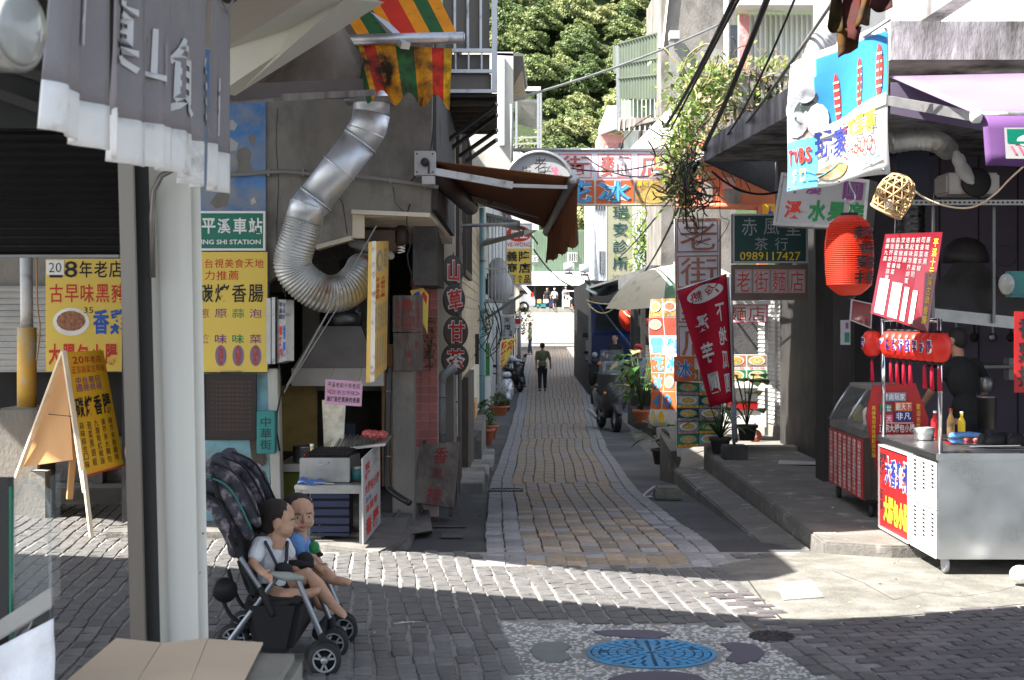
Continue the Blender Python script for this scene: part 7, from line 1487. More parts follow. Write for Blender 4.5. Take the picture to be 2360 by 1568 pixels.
mb=MB('rope'); mb.m('wood_pale'); pts=smooth_path([P(2085,410,11.3),P(2120,450,11.3),P(2180,475,11.3),P(2240,478,11.2),P(2290,450,11),P(2330,410,10.8),P(2375,370,10.6)],5); mb.tube(pts,.007,6); obj('slack_cord',mb,label='slack brown cord sagging from the basket to the right margin',cat='cord')
bk=thing('bamboo_basket','upside down woven bamboo basket hung with a bulb under the canopy','basket',P(2060,490,10.9)); bc_=P(2062,450,10.9)
rot=Matrix.Rotation(R(25),3,'Y')@Matrix.Rotation(R(15),3,'X')
prof=[(.03,.15),(.085,.13),(.12,.07),(.13,.0),(.125,-.07),(.115,-.13)]
def bp(a,t):
    i=min(int(t),4); f=t-i; r=lerp(prof[i][0],prof[i+1][0],f); z=lerp(prof[i][1],prof[i+1][1],f); return bc_+rot@V(math.cos(a)*r,math.sin(a)*r,z)
mb=MB('basket')
for k in range(12):
    for sg in(1,-1):mb.tube([bp(2*math.pi*k/12+sg*t*.28,t)for t in[j*.5 for j in range(11)]],.0065,4)
for t in(.5,1.3,2.1,2.9,3.7,4.5):mb.tube([bp(2*math.pi*k/20,t)for k in range(20)],.0065,4,closed=True)
obj('weave',mb,bk)
mb=MB('basket'); mb.tube([bp(2*math.pi*k/20,5)for k in range(20)],.012,6,closed=True); obj('rim',mb,bk)
mb=MB('white'); mb.ell(bc_+rot@V(0,0,-.09),(.035,.035,.05),12,8); obj('bulb',mb,bk)
mb=MB('cable'); mb.tube(smooth_path([bc_+rot@V(0,0,.15),P(2040,402,10.9),P(2010,380,11)],4),.004,5); obj('cord',mb,bk)
hk=thing('steel_hook','long bare steel wire hook dangling above the red lantern','hook',P(1960,466,10)); mb=MB('steel'); mb.tube(smooth_path([P(1953,400,10),P(1960,430,10),P(1970,450,10),P(1968,463,10),P(1956,467,10),P(1948,462,10),P(1948,457,10)],5),.005,6); obj('wire',mb,hk)
mb=MB('steel'); mb.tube(smooth_path([P(1950,466,10.0),P(1958,478,10),P(1955,488,10),P(1950,494,10)],4),.003,5); obj('wire_loop',mb,hk)
ln=thing('red_paper_lantern','large glowing orange red paper lantern with black brushed characters','lantern',P(1957,680,10)); lc=P(1957,590,10); s_=10/F
hh=[(.01,-93),(22,-92),(38,-80),(52,-66),(55,-40),(56.5,0),(56,30),(52,62),(44,78),(26,90),(24,96)]
def lr(z):
    for(r0,z0_),(r1,z1_)in zip(hh,hh[1:]):
        if z<=z1_:return lerp(r0,r1,(z-z0_)/(z1_-z0_))
    return hh[-1][0]
prof=[]; nrib=34
for i in range(nrib*2+1):
    z=-66+(84+66)*i/(nrib*2); prof.append(((lr(z)-(2.4 if i%2 else 0))*s_,z*s_))
prof=[(12*s_,-92*s_),(24*s_,-90*s_),(40*s_,-78*s_)]+prof+[(24*s_,92*s_),(20*s_,93*s_)]
mb=MB('lantern_red'); mb.lathe(lc,prof,40); mb.sm=[False]*len(mb.sm); obj('paper_shade',mb,ln)
mb=MB('black'); mb.lathe(lc,[(20*s_,92*s_),(20*s_,99*s_),(16*s_,99*s_)],24,cap=False); obj('top_ring',mb,ln)
mb=MB('black'); mb.lathe(lc,[(8*s_,-100*s_),(13*s_,-96*s_),(13*s_,-91*s_)],20); obj('bottom_cap',mb,ln)
class LQ(Q):
    def __init__(s,a0,a1,z0_,z1_):s.a=(a0,a1,z0_,z1_)
    def pt(s,u,v,off=0.):a=lerp(s.a[0],s.a[1],u); z=lerp(s.a[2],s.a[3],v); r=lr(z)*s_+.002+off; return lc+V(math.sin(a)*r,-math.cos(a)*r,z*s_)
mb=MB(); mb.keepn=True; LL=LQ(R(-3),R(68),70,-66)
for k,(ch,u0,u1)in enumerate((('超',.0,.95),('香',.12,.95),('雞',.08,.95),('排',.05,.95))):put(mb,LL,ch,u0,.02+k*.25,u1,.25+k*.25,'ink_black',off=.003,bold=.015)
LL2=LQ(R(72),R(130),70,-66); colm(mb,LL2,'大腸包小',.3,.02,.95,.98,'ink_black',bold=.03)
obj('lettering',mb,ln)
mq=QP([(2040,540),(2172,535),(2138,766),(2006,722)],[10.6,10.2,10.2,10.6])
def t_m(mb):
    g_='蜂蜜原味香腸蒜味泡菜九層塔芥末高粱黑胡椒起司'
    for i in range(9):
        L0_=.45+.02*i if i>2 else.38; n=4+(i*7)%4
        for j in range(n):put(mb,mq,g_[(i*3+j*5)%len(g_)],.05+i*.088,.05+j*.075,.115+i*.088,.11+j*.075,'ink_grey',bold=0)
    for i,(u,v0)in enumerate(((.1,.55),(.19,.55),(.33,.57),(.42,.57),(.55,.6),(.7,.62))):
        rect(mb,mq,u-.035,v0,u+.04,.97,'white',.003); rect(mb,mq,u-.02,v0+.03,u+.005,v0+.25,'photo_grey',.005);
        for j in range(7):rect(mb,mq,u+.012,v0+.04+j*.035,u+.028,v0+.055+j*.035,'ink_black',.005)
    colm(mb,mq,'平溪十元溪古早香腸',.88,.06,.96,.94,'ink_yellow',bold=.01)
sign('red_menu_board','tilted glossy dark red menu board hanging above the small lanterns',mq,'red_menu',th=.006,cat='menu board',draw=t_m)
mq2=QP([(1962,690),(2010,700),(2008,758),(1958,738)],[12.2]*4); sign('back_menu_board','smaller dull red board partly hidden behind the tilted menu board',mq2,'red_menu',th=.01,cat='menu board',fr=('white_dull',.008))
mb=MB('cable')
for x in(2062,2148):mb.tube([P(x,540,10.4),P(x+4,440,11)],.003,4)
obj('hanging_cords',mb,kind='stuff')
X0,Y0,Y1_=2.88,10.3,11.95
ct=thing('steel_food_cart','stainless steel food cart on castors with posters on its lane side','food cart',(3.6,11,.1)); zb0,zt0=zd(1290,10.3),zd(1062,10.3); X1c=4.6
mb=MB('steel'); mb.b2(X0,X1c,Y0,Y1_,zb0,zt0); obj('body',mb,ct,bevel=.006)
mb=MB('steel'); mb.hexa([V(X0-.02,Y0-.02,zt0),V(X1c,Y0-.02,zt0),V(X1c,Y1_+.02,zt0),V(X0-.02,Y1_+.02,zt0)],[V(X0-.02,Y0-.02,zt0+.05),V(X1c,Y0-.02,zt0+.05),V(X1c,Y1_+.02,zt0+.05),V(X0-.02,Y1_+.02,zt0+.05)]); obj('worktop',mb,ct,bevel=.006)
mb=MB('steel_dark'); mb.b2(X0+.25,X1c-.05,Y0+.25,Y0+1.1,zt0+.051,zt0+.056); obj('grill_well',mb,ct)
mb=MB('chrome'); mb.hexa([V(X0+.25,Y0+.6,zt0+.056),V(X0+.7,Y0+.3,zt0+.056),V(X0+.8,Y0+.7,zt0+.056),V(X0+.3,Y0+1.0,zt0+.056)],[V(X0+.27,Y0+.62,zt0+.07),V(X0+.68,Y0+.33,zt0+.07),V(X0+.78,Y0+.68,zt0+.07),V(X0+.33,Y0+.98,zt0+.07)]); obj('tray',mb,ct)
for(x,y)in((X0+.02,Y0+.03),(X0+.02,Y1_-.05)):mb=MB('chrome'); mb.tube([(x,y,zt0+.04),(x-.005,y,1.75)],.017,12); obj('post',mb,ct)
mb=MB('chrome'); mb.tube([(X0+.015,Y0+.03,1.74),(X0+.015,Y1_-.05,1.74)],.015,10); obj('top_rail',mb,ct)
for k,(x,y)in enumerate(((X0+.06,Y0+.08),(X0+.06,Y1_-.1),(X1c-.12,Y0+.08),(X1c-.1,Y1_-.1))):
    gz0=.02 if y<11.05 else.105
    mb=MB('steel'); mb.bar((x,y,zb0),(x,y,gz0+.12),.035); cst=obj('castor',mb,ct); mb=MB('steel_dull'); mb.m('rim_grey'); mb.lathe((x-.01,y,gz0+.065),[(.05,0),(.065,.004),(.065,.03),(.05,.034)],18,axis=(1,0,0)); obj('wheel',mb,cst)
cq1=Q(V(X0-.008,Y1_-.03,zt0-.02),V(X0-.008,Y0+.72,zt0-.02),V(X0-.008,Y0+.72,zb0+.0),V(X0-.008,Y1_-.03,zb0+.0))
def t_c(mb):
    put(mb,cq1,'超',.02,.08,.24,.36,'ink_black',bold=.03)
    for i,ch in enumerate('大香雞排'):put(mb,cq1,ch,.2+i*.195,.1,.41+i*.195,.47,'white_bright',bold=.08,off=.003); put(mb,cq1,ch,.22+i*.195,.12,.39+i*.195,.45,'ink_navy',bold=.02,off=.006)
    colm(mb,cq1,'正宗',.04,.52,.14,.78,'ink_black',bold=.02); row(mb,cq1,'大腸包小腸',.16,.58,.99,.9,'ink_yellow',bold=.05,gap=.0)
sign('chicken_poster','bright red chicken cutlet poster with yellow lower line on the steel cart',cq1,'red_board',th=.004,fr=('white',.012),cat='poster',draw=t_c)
for i in range(3):
    for j in range(2):
        y1=Y0+.7-i*.225; q=Q(V(X0-.006,y1,zt0-.02-j*.33),V(X0-.006,y1-.215,zt0-.02-j*.33),V(X0-.006,y1-.215,zt0-.34-j*.33),V(X0-.006,y1,zt0-.34-j*.33))
        sign('price_sheet','%s row %s white price sheet beside the red cart poster'%(('upper','lower')[j],('left','middle','right')[i]),q,'white',th=.002,cat='price sheet',draw=lambda mb,q=q,i=i:(rect(mb,q,.1,.05,.3,.6,'photo_grey',.002),[rect(mb,q,.45,.06+k*.09,.75,.11+k*.09,'ink_black',.002)for k in range(8-i)],colm(mb,q,'黑胡椒',.55,.72,.8,.97,'ink_red',bold=0)))
mb=MB('steel'); mb.hexa([V(X0+.78,Y0+.05,zt0+.05),V(X1c,Y0+.05,zt0+.05),V(X1c,Y0+.3,zt0+.05),V(X0+.78,Y0+.3,zt0+.05)],[V(X0+.82,Y0+.12,zt0+.34),V(X1c,Y0+.12,zt0+.34),V(X1c,Y0+.3,zt0+.34),V(X0+.82,Y0+.3,zt0+.34)]); obj('wind_shield',mb,bevel=.01,label='slanted steel wind shield standing on the cart top at the right margin',cat='wind shield')
mb=MB('white'); mb.b2(X0+.84,X0+.99,Y0+.14,Y0+.24,zt0+.34,zt0+.375); obj('paper_stack',mb,label='white paper stack on top of the steel wind shield',cat='paper')
mb=MB('black')
for(x,y,r)in((.55,.5,.09),(.68,.45,.08),(.78,.42,.09),(.62,.6,.08),(.48,.55,.05)):mb.ell((X0+x,Y0+y,zt0+.09),(r,r*.7,.06),10,7)
obj('black_bag',mb,label='crumpled shiny black plastic bag lying on the cart top',cat='bag')
mb=MB('towel_blue'); mb.m('blue_wall'); mb.tube([(X0+.38,Y0+1.0,zt0+.09),(X0+.5,Y0+.98,zt0+.1),(X0+.66,Y0+.96,zt0+.08)],.025,8,round_=True); obj('blue_bag',mb,label='small blue plastic packet behind the black bag',cat='packet')
mb=MB('white'); mb.ell((xd(2352,9.9),9.9,.09),(.07,.08,.06),12,8); obj('white_bag',mb,label='white plastic bag with a teal corner on the ground at the right margin',cat='bag')
for k in range(9):
    y=Y1_-.12-k*.19+(.16 if k==0 else 0); x=X0+.01-(.06 if k==0 else 0); r=.078; zc_=1.56
    t=thing('small_lantern',('end lantern at the far left of the row of small red lanterns' if k==0 else 'small red lantern, number %s from the far end of the row on the cart rail'%('one two three four five six seven eight nine'.split()[k])),'lantern',(x,y,zc_-.1),'small red lanterns along the cart rail')
    mb=MB('lantern_small'); mb.lathe((x,y,zc_),[(.03,-.105),(.055,-.09),(r,-.04),(r+.003,0),(r,.04),(.055,.085),(.03,.095)],18); obj('shade',mb,t)
    mb=MB('black'); mb.lathe((x,y,zc_),[(.03,.095),(.03,.11),(.02,.11)],12); mb.tube([(x,y,zc_+.11),(x,y,1.73)],.003,5); obj('cap',mb,t)
    mb=MB('black'); mb.lathe((x,y,zc_),[(.02,-.125),(.03,-.12),(.03,-.105)],12); obj('base_cap',mb,t)
    if k!=5:mb=MB('red_rust'); mb.m('flag_red'); mb.tube([(x,y,zc_-.12),(x,y,zc_-.16),(x+.004,y,zc_-.3)],[.004,.012,.016],7); obj('tassel',mb,t)
    class SQ(Q):
        def __init__(s):pass
        def pt(s,u,v,off=0.,x=x,y=y):a=R(-150)+u*R(110); zz=.06-v*.12; return V(x+math.sin(a)*(r+off),y-math.cos(a)*(r+off),zc_+zz)
    mb=MB(); mb.keepn=True; s9=SQ(); ch='號平溪老街招牌香腸'[k]; put(mb,s9,ch,.1,.1,.9,.9,'white',off=.004,bold=.07); put(mb,s9,ch,.14,.14,.86,.86,'ink_navy',off=.008,bold=.015); obj('lettering',mb,t)
oc=[(2012,888),(2110,884),(2140,965),(2136,1060),(2110,1175),(2040,1175),(1996,960)]
do_=12.3; og=thing('octagonal_sign','red eight sided board with small coloured labels behind the steel cart','sign',P(2060,1190,do_))
mb=MB('red_board'); mb.prism([P(x,y,do_+.002*i)for i,(x,y)in enumerate(reversed(oc))],(0,.03,0)); obj('board',mb,og)
oq_=QF(1996,884,2140,1175,do_-.012); mb=MB(); mb.keepn=True
def L9(x0,y0,x1,y1):return((x0-1996)/144,(y0-884)/291,(x1-1996)/144,(y1-884)/291)
for(b,mt,tx)in(((2033,905,2088,925),'blue_wall','時尚玩家'),((2028,932,2056,950),'green_sign','蓋世'),((2062,927,2102,948),'banner_orange','觀天下'),((2028,956,2057,974),'ink_pink','八大'),((2062,949,2102,970),'ink_navy','非凡')):
    rect(mb,oq_,*L9(*b),mt,.001); row(mb,oq_,tx,*L9(b[0]+2,b[1]+2,b[2]-2,b[3]-2),'white',off=.004,bold=.01)
rect(mb,oq_,*L9(2030,974.5,2105,976),'white',.001); row(mb,oq_,'正宗大腸包小腸',*L9(2026,978,2108,997),'white_bright',bold=.02,gap=.02); colm(mb,oq_,'香雞排',*L9(2028,1002,2042,1058),'white',bold=0)
colm(mb,oq_,'真誠為您烤香腸歡迎光臨',*L9(2009,935,2018,1055),'ink_yellow',bold=0); colm(mb,oq_,'歡迎光臨平溪',*L9(2112,930,2121,1020),'ink_yellow',bold=0); obj('lettering',mb,og)
for x in(2034,2100):mb=MB('wood'); mb.bar(P(x,1195,do_+.05),P(x,1000,do_+.05),.04); obj('leg',mb,og)
gc=thing('glass_display_cart','glass topped display cart with a red price covered front on black castors','food cart',(2.95,13,.105)); gy0,gy1=12.6,14.1; gx=xd(1998,12.6); zb8,zt8=.25,zd(1010,12.6)
xL=lambda y:lerp(xd(1992,12.6),xd(1912,14.1),(y-12.6)/1.5)
lo=[V(xL(gy0),gy0,zb8),V(xL(gy0)+.42,gy0,zb8),V(xL(gy1)+.62,gy1,zb8),V(xL(gy1),gy1,zb8)]; hi=[p+V(0,0,zt8-zb8)for p in lo]
mb=MB('wood_dark'); mb.hexa(lo,hi); obj('cabinet',mb,gc)
fq9=Q(V(xL(gy1)-.008,gy1,zt8-.02),V(xL(gy0)-.008,gy0,zt8-.02),V(xL(gy0)-.008,gy0,zb8),V(xL(gy1)-.008,gy1,zb8)); mb=MB('red_board'); slab(mb,fq9,.004); obj('price_front',mb,gc)
mb=MB(); mb.keepn=True; g_='香腸雞排原味蒜泡菜九層塔芥末高粱大包小黑胡椒辣'
for i in range(7):
    for j in range(14):put(mb,fq9,g_[(i*5+j*3)%len(g_)],.04+i*.135,.03+j*.068,.13+i*.135,.09+j*.068,'white',off=.003,bold=0)
obj('lettering',mb,gc)
top=zd(895,13.2); mb=MB('steel_dull'); mb.hexa([hi[0],hi[1],hi[2],hi[3]],[p+V(0,0,.06)for p in hi]); obj('steel_rim',mb,gc)
A_=[p+V(0,0,.06)for p in hi]; B_=[A_[0]+V(.2,0,.32),A_[1]+V(0,0,.32),A_[2]+V(0,0,.32),A_[3]+V(.2,0,.32)]
mb=MB('plexi'); mb.quad(A_[3],A_[0],B_[0],B_[3]); mb.quad(A_[0],A_[1],B_[1],B_[0]); obj('glass',mb,gc)
for p,q_ in((A_[0],B_[0]),(A_[3],B_[3]),(A_[0].lerp(A_[3],.5),B_[0].lerp(B_[3],.5))):mb=MB('steel'); mb.tube([p,p.lerp(q_,.35)+V(-.0,0,.02),q_],.012,8); obj('glazing_bar',mb,gc)
mb=MB('steel'); mb.bar(B_[0],B_[3],.03); obj('top_bar',mb,gc)
mb=MB('hood_steel'); mb.hexa(B_,[p+V(0,0,.02)for p in B_]); obj('lid',mb,gc)
for k in range(3):mb=MB(('yellow_panel','plate','leaf_dry')[k]); mb.lathe(A_[0].lerp(A_[3],.2+.3*k)+V(.2,0,0),[(.05,0),(.055,.12),(.03,.15)],14); obj('food_jar',mb,label=('yellow jar at the near end inside the glass display cart','white jar in the middle inside the glass display cart','pale jar at the far end inside the glass display cart')[k],cat='jar')
for p in(lo[0]+V(.07,.07,0),lo[1]+V(-.06,.06,0),lo[3]+V(.07,-.07,0)):
    mb=MB('iron'); mb.bar(p,p-V(0,0,.06),.04); c_=obj('castor',mb,gc); mb=MB('rubber'); mb.lathe(V(p.x-.015,p.y,.105+.055),[(.03,0),(.055,.003),(.055,.03),(.03,.033)],16,axis=(1,0,0)); obj('wheel',mb,c_)
mb=MB('banner_white'); c1=QF(1937,738,1960,795,13.8); sign('small_card','small white card with purple and green marks above the display cart',c1,'white_dull',th=.006,cat='card',draw=lambda mb:(rect(mb,c1,.5,.1,.8,.35,'ink_purple'),rect(mb,c1,.4,.5,.9,.9,'green_sign')))
mb=MB('steel_dark'); mb.lathe(P(2275,975,12.4),[(.075,-.05),(.08,.2),(.085,.2),(.085,.22),(.0,.23)],20); mb.lathe(P(2275,905,12.4),[(.05,0),(.055,.12),(.0,.13)],18); obj('stock_pots',mb,label='tall dark stock pot with a smaller pot stacked on it behind the cart',cat='pot')
# ================================================================== FAR LEFT: steps, yellow signs, pole, A-frame board
D2=15.0
ls=thing('left_shop_house','shop with corrugated shutter and stone steps seen through the opening at the left','shop',P(100,1150,D2))
mb=MB('concrete_wall'); mb.b2(-8,xd(700,D2),D2+.35,D2+.6,zd(672,D2),5.4); obj('lintel_wall',mb,ls)
for k in range(14):mb=MB('shutter_light'); z=zd(858,D2+.3)+k*.062; mb.prism([V(-8,D2+.3,z),V(-8,D2+.27,z+.03),V(-8,D2+.3,z+.058)],(8+xd(285,D2),0,0)); obj('shutter_slat',mb,ls)
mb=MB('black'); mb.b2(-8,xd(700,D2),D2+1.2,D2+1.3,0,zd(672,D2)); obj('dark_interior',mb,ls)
for k,(y0,y1,z0,z1)in enumerate(((14.2,16.5,-.02,.17),(14.75,16.5,.17,.34),(15.4,16.5,.34,.5))):mb=MB('concrete_worn'); mb.b2(-8,-3.0-.1*k,y0,y1,z0,z1); obj('stone_step',mb,ls,bevel=.012)
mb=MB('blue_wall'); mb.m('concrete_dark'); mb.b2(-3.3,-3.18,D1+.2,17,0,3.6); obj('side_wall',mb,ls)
mb=MB('concrete_worn'); mb.b2(xd(212,14.6),xd(236,14.6),14.6,14.8,.17,zd(1075,14.6)); mb.m('cardboard'); obj('low_block',mb,ls)
pq_=QF(105,597,292,856,14.5)
def t_p(mb):
    U_=lambda x:(x-105)/187; W_=lambda y:(y-597)/259
    row(mb,pq_,'18年老店正',U_(112),W_(602),U_(318),W_(640),'ink_black',bold=.01); row(mb,pq_,'古早味黑豬',U_(112),W_(655),U_(290),W_(698),'ink_red',bold=.01); row(mb,pq_,'大腸包小腸',U_(110),W_(792),U_(272),W_(842),'ink_red',bold=.03)
    row(mb,pq_,'香雞',U_(213),W_(712),U_(292),W_(772),'ink_blue',bold=.03,gap=.05); put(mb,pq_,'35',U_(193),W_(708),U_(215),W_(722),'ink_black',bold=0)
    disc(mb,pq_,U_(164),W_(742),.225,.125,'plate',.003,24); disc(mb,pq_,U_(164),W_(740),.18,.09,'fried',.005,14)
    rect(mb,pq_,U_(107),W_(600),U_(148),W_(634),'white',.006); put(mb,pq_,'20',U_(113),W_(606),U_(142),W_(628),'ink_black',off=.009,bold=-.01)
sign('chicken_signboard','big yellow fried chicken signboard seen through the opening at the left',pq_,'sign_yellow',draw=t_p)
up=thing('utility_pole','grey and yellow painted pole on a peeling concrete pedestal at the left','pole',P(62,1130,13.6))
mb=MB('pole_white'); mb.tube([P(62,760,13.6),P(60,560,13.6)],.055,14); obj('upper_pipe',mb,up)
mb=MB('pole_yellow'); mb.tube([P(62,945,13.6),P(62,755,13.6)],.085,16); obj('sleeve',mb,up)
mb=MB('concrete_wall'); mb.b2(xd(5,13.5),xd(98,13.5),13.4,13.9,0,zd(940,13.5)); obj('pedestal',mb,up,bevel=.015)
mb=MB('pole_yellow'); mb.m('concrete_pale'); mb.b2(xd(74,13.3),xd(112,13.3),13.2,13.4,0,zd(1085,13.3)); obj('foot_block',mb,up)
mb=MB('wood'); mb.tube(smooth_path([P(84,590,13.5),P(86,700,13.5),P(92,760,13.5),P(84,830,13.5)],4),.008,5); obj('wire',mb,up)
af=thing('wooden_a_frame','wooden A frame stand with an orange yellow menu face and pale legs','sandwich board',P(150,1240,12.3))
aq2=QP([(149,812),(238,808),(287,1074),(190,1102)],[12.6,13.1,12.9,12.3])
mb=MB('board_orange'); slab(mb,aq2,.012); obj('menu_face',mb,af)
mb=MB(); mb.keepn=True; row(mb,aq2,'20年老店',.15,.04,.9,.1,'ink_red',bold=.01); row(mb,aq2,'正宗高粱古早味',.1,.12,.95,.18,'ink_red',bold=0)
row(mb,aq2,'中台華民',.15,.21,.8,.27,'ink_purple',bold=.0); row(mb,aq2,'國視視視',.15,.27,.8,.33,'ink_purple',bold=0); row(mb,aq2,'碳烤香腸',.06,.37,.95,.54,'ink_black',bold=.02)
for i,tx in enumerate(('蒜味綜合口味','泡菜黑胡椒','九層塔紅椒油','黃芥末大腸包','綠芥末香雞排')):colm(mb,aq2,tx,.1+i*.175,.57,.2+i*.175,.94,'ink_black',bold=0)
rect(mb,aq2,.0,.985,1,1,'ink_red',.003); obj('lettering',mb,af)
mb=MB('wood_pale'); mb.bar(P(147,810,12.55),P(196,1135,12.25),.035,.03); obj('leg',mb,af)
mb=MB('wood_pale'); mb.bar(P(193,1085,12.2),P(211,1240,12.1),.03,.03); obj('leg',mb,af)
mb=MB('wood_pale'); mb.bar(P(146,810,12.6),P(38,1100,13.3),.035,.03); obj('leg',mb,af)
mb=MB('ply'); slab(mb,Q(P(145,815,12.7),P(150,815,12.75),P(168,1060,12.9),P(42,1078,13.3)),.01); obj('side_panel',mb,af)
mb=MB('ply'); mb.bar(P(172,1000,13.1),P(160,1150,13.2),.05,.03); mb.m('wood'); obj('brace',mb,af)
mb=MB('cable'); mb.tube([P(112,955,12.95),P(165,960,12.4)],.004,5); obj('tie_wire',mb,af)
# ================================================================== PEOPLE, STROLLER, SCOOTERS
def hand(mb,wr,d,side,s=1.):
    """palm and five fingers: wr wrist, d way the hand points, side towards the thumb"""
    d=d.normalized(); side=(side-d*side.dot(d)).normalized(); n=d.cross(side)
    mb.tube([wr,wr+d*.035*s,wr+d*.08*s],[.02*s,.03*s,.03*s],8,round_=True)
    for k,L in enumerate((.065,.075,.07,.055)):
        o=wr+d*.085*s+side*(.027-.018*k)*s; mb.tube([o,o+d*L*.5*s+n*.004*s,o+d*L*.9*s+n*.022*s],[.0095*s,.009*s,.007*s],6,round_=True)
    o=wr+d*.03*s+side*.025*s; mb.tube([o,o+(d+side).normalized()*.04*s,o+(d*1.6+side).normalized()*.07*s+n*.01],[.012*s,.011*s,.008*s],6,round_=True)
def head(t,mb,c,Rm,s,hair,vox,face=True,cap=None,child=False):
    T=lambda x,y,z:c+Rm@(V(x,y,z)*s)
    mb.ell(T(0,-.05,.12 if child else.14),((.39 if child else.36)*s,.44*s,.36*s),14,10,Rm); mb.ell(T(0,.09,-.1),((.34 if child else.29)*s,.3*s,(.3 if child else.36)*s),12,8,Rm)
    ck=.19 if child else.1
    for sx in(-1,1):mb.ell(T(sx*.15,.2,-.16),(ck*s,)*3,10,6); mb.ell(T(sx*.37,-.02,-.05),(.05*s,.1*s,.14*s),10,8,Rm)
    mb.ell(T(0,.25,-.3 if child else-.36),(.13*s,.12*s,.1*s),10,6,Rm); mb.ell(T(0,.4,-.1),(.06*s,.08*s,.06*s),8,6,Rm); mb.ell(T(0,.37,-.02),(.035*s,.05*s,.09*s),8,6,Rm)
    if hair:hb=MB(hair); hb.ell(T(0,-.085,.145 if child else.165),((.4 if child else.372)*s,.425*s,.36*s),18,12,Rm); hb.ell(T(0,-.17,.0),(.345*s,.31*s,.36*s),14,10,Rm); fuse(hb,'hair',vox,3,hair,t)
    if cap:hb=MB(cap); hb.ell(T(0,-.04,.22),(.39*s,.46*s,.32*s),16,8,Rm); hb.tube([T(0,.3,.2),T(0,.62,.13)],[.28*s,.2*s],8); obj('cap',hb,t)
    if face:
        for sx in(-1,1):
            e=MB('eye_white'); e.ell(T(sx*.15,.325,-.02),(.06*s,.03*s,.024*s),10,6,Rm); eo=obj('eye',e,t); e=MB('hair'); e.ell(T(sx*.15,.343,-.02),(.03*s,.018*s,.024*s),8,6,Rm); obj('pupil',e,eo)
            e=MB('hair_buzz'); e.tube([T(sx*.08,.37,.065),T(sx*.16,.37,.085),T(sx*.23,.32,.065)],.011*s,5,round_=True); obj('eyebrow',e,t)
        e=MB('lip'); e.ell(T(0,.355,-.245),(.09*s,.035*s,.022*s),10,6,Rm); e.ell(T(0,.345,-.28),(.07*s,.035*s,.02*s),10,6,Rm); obj('mouth',e,t)
def person(label,loc,rz,h,shirt,trous,hair='hair',cap=None,vox=.012,bend=0.,arms=((.04,.0,-.02),(.04,.0,-.02)),stride=.06,sit=False,short=False,skin='skin',group=None,look=0.):
    t=thing('person',label,'person',loc,group,local=True,rz=rz); k=h; hz=.5 if not sit else.27
    Rb=Matrix.Rotation(-bend,3,'X'); up=Rb@V(0,0,1); pel=V(0,0,hz*k)
    ch=pel+up*.2*k; nk=pel+up*.335*k; hd=pel+up*.415*k+V(0,.012*k,0)
    b=MB(skin); b.tube([nk-up*.03*k,hd],[.034*k,.03*k],10); sh=MB(shirt); tr_=MB(trous)
    rx=Rb
    for q,ex in((b,0),(sh,.007*k)):q.ell(ch+up*.03*k,(.098*k+ex,.062*k+ex,.12*k+ex),14,10,rx); q.ell(pel+up*.06*k,(.085*k+ex,.06*k+ex,.1*k),14,8,rx); q.tube([nk-up*.035*k-rx@V(.095*k,0,0),nk-up*.03*k+rx@V(.095*k,0,0)],.03*k+ex,10,round_=True)
    b.ell(pel,(.08*k,.06*k,.06*k)); tr_.ell(pel-V(0,0,.0),(.089*k,.068*k,.065*k),14,8)
    for i,sx in enumerate((-1,1)):
        s0=nk-up*.04*k+rx@V(sx*.112*k,0,0); dx,dy,dz=arms[i]; el=s0+V(sx*dx*k,dy*k,-(.165+dz)*k);
        wr=el+(V(sx*(dx*.3 if bend<.3 else-.1),dy*1.0+.05,-.14)).normalized()*.145*k if len(arms[i])<4 or True else el
        b.tube([s0,el,wr],[.027*k,.022*k,.015*k],10,round_=True); hand(b,wr,wr-el,V(0,1,.1),k/1.7)
        m_=s0.lerp(el,.8); sh.tube([s0,m_],[.034*k,.031*k],10,round_=True)
        hp=pel+V(sx*.05*k,0,-.02*k); st=stride*k*sx
        if sit:kn=hp+V(sx*.05*k,.24*k,.02*k); an=kn+V(0,.02,-.25*k)
        else:kn=V(hp.x*1.05,st*.5+.012*k,.28*k); an=V(hp.x*1.1,st-.01,.045*k)
        b.tube([hp,kn,an],[.05*k,.034*k,.023*k],10,round_=True); b.tube([an+V(0,-.015,-.02*k),an+V(sx*.01,.1*k,-.03*k)],[.022*k,.02*k],8,round_=True)
        tr_.tube([hp,kn,kn.lerp(an,.0 if short else.93)]if not short else[hp,kn],[.058*k,.043*k,.034*k]if not short else[.06*k,.052*k],10)
        s_=MB('black' if trous!='short_grey' else 'paper_pink'); s_.tube([an+V(0,-.02,-.028*k),an+V(sx*.01,.11*k,-.032*k)],[.026*k,.024*k],8,round_=True); obj('shoe',s_,t)
    head(t,b,hd+V(0,0,.02*k),Matrix.Rotation(look,3,'Z')@Rb,.135*k,hair,vox,face=vox<.013,cap=cap)
    fuse(b,'body',vox,3,skin,t); fuse(sh,'shirt',vox,3,shirt,t); fuse(tr_,'shorts' if short else 'trousers',vox,3,trous,t); return t
person('man in olive shirt and black trousers walking away down the lane',ground_at(1250,902),0,1.66,'shirt_olive','trouser_black',arms=((.015,-.02,.0),(.05,.03,-.01)),stride=.06)
person('man in pale green shirt standing beyond the walker near the left wall',P(1222,819,76),R(75),1.64,'shirt_green','trouser_blue',vox=.02)
person('man in white shirt and white cap bending over the parked scooter',ground_at(1203,893),R(80),1.66,'shirt_white','trouser_blue',bend=R(62),cap='white',hair='hair',arms=((.0,.08,.0),(.0,.06,.0)),vox=.016)
person('woman in a dark top sitting in the shade by the blue truck',P(1418,872,43.5),R(150),1.6,'shirt_black','shirt_plaid',sit=True,vox=.018)
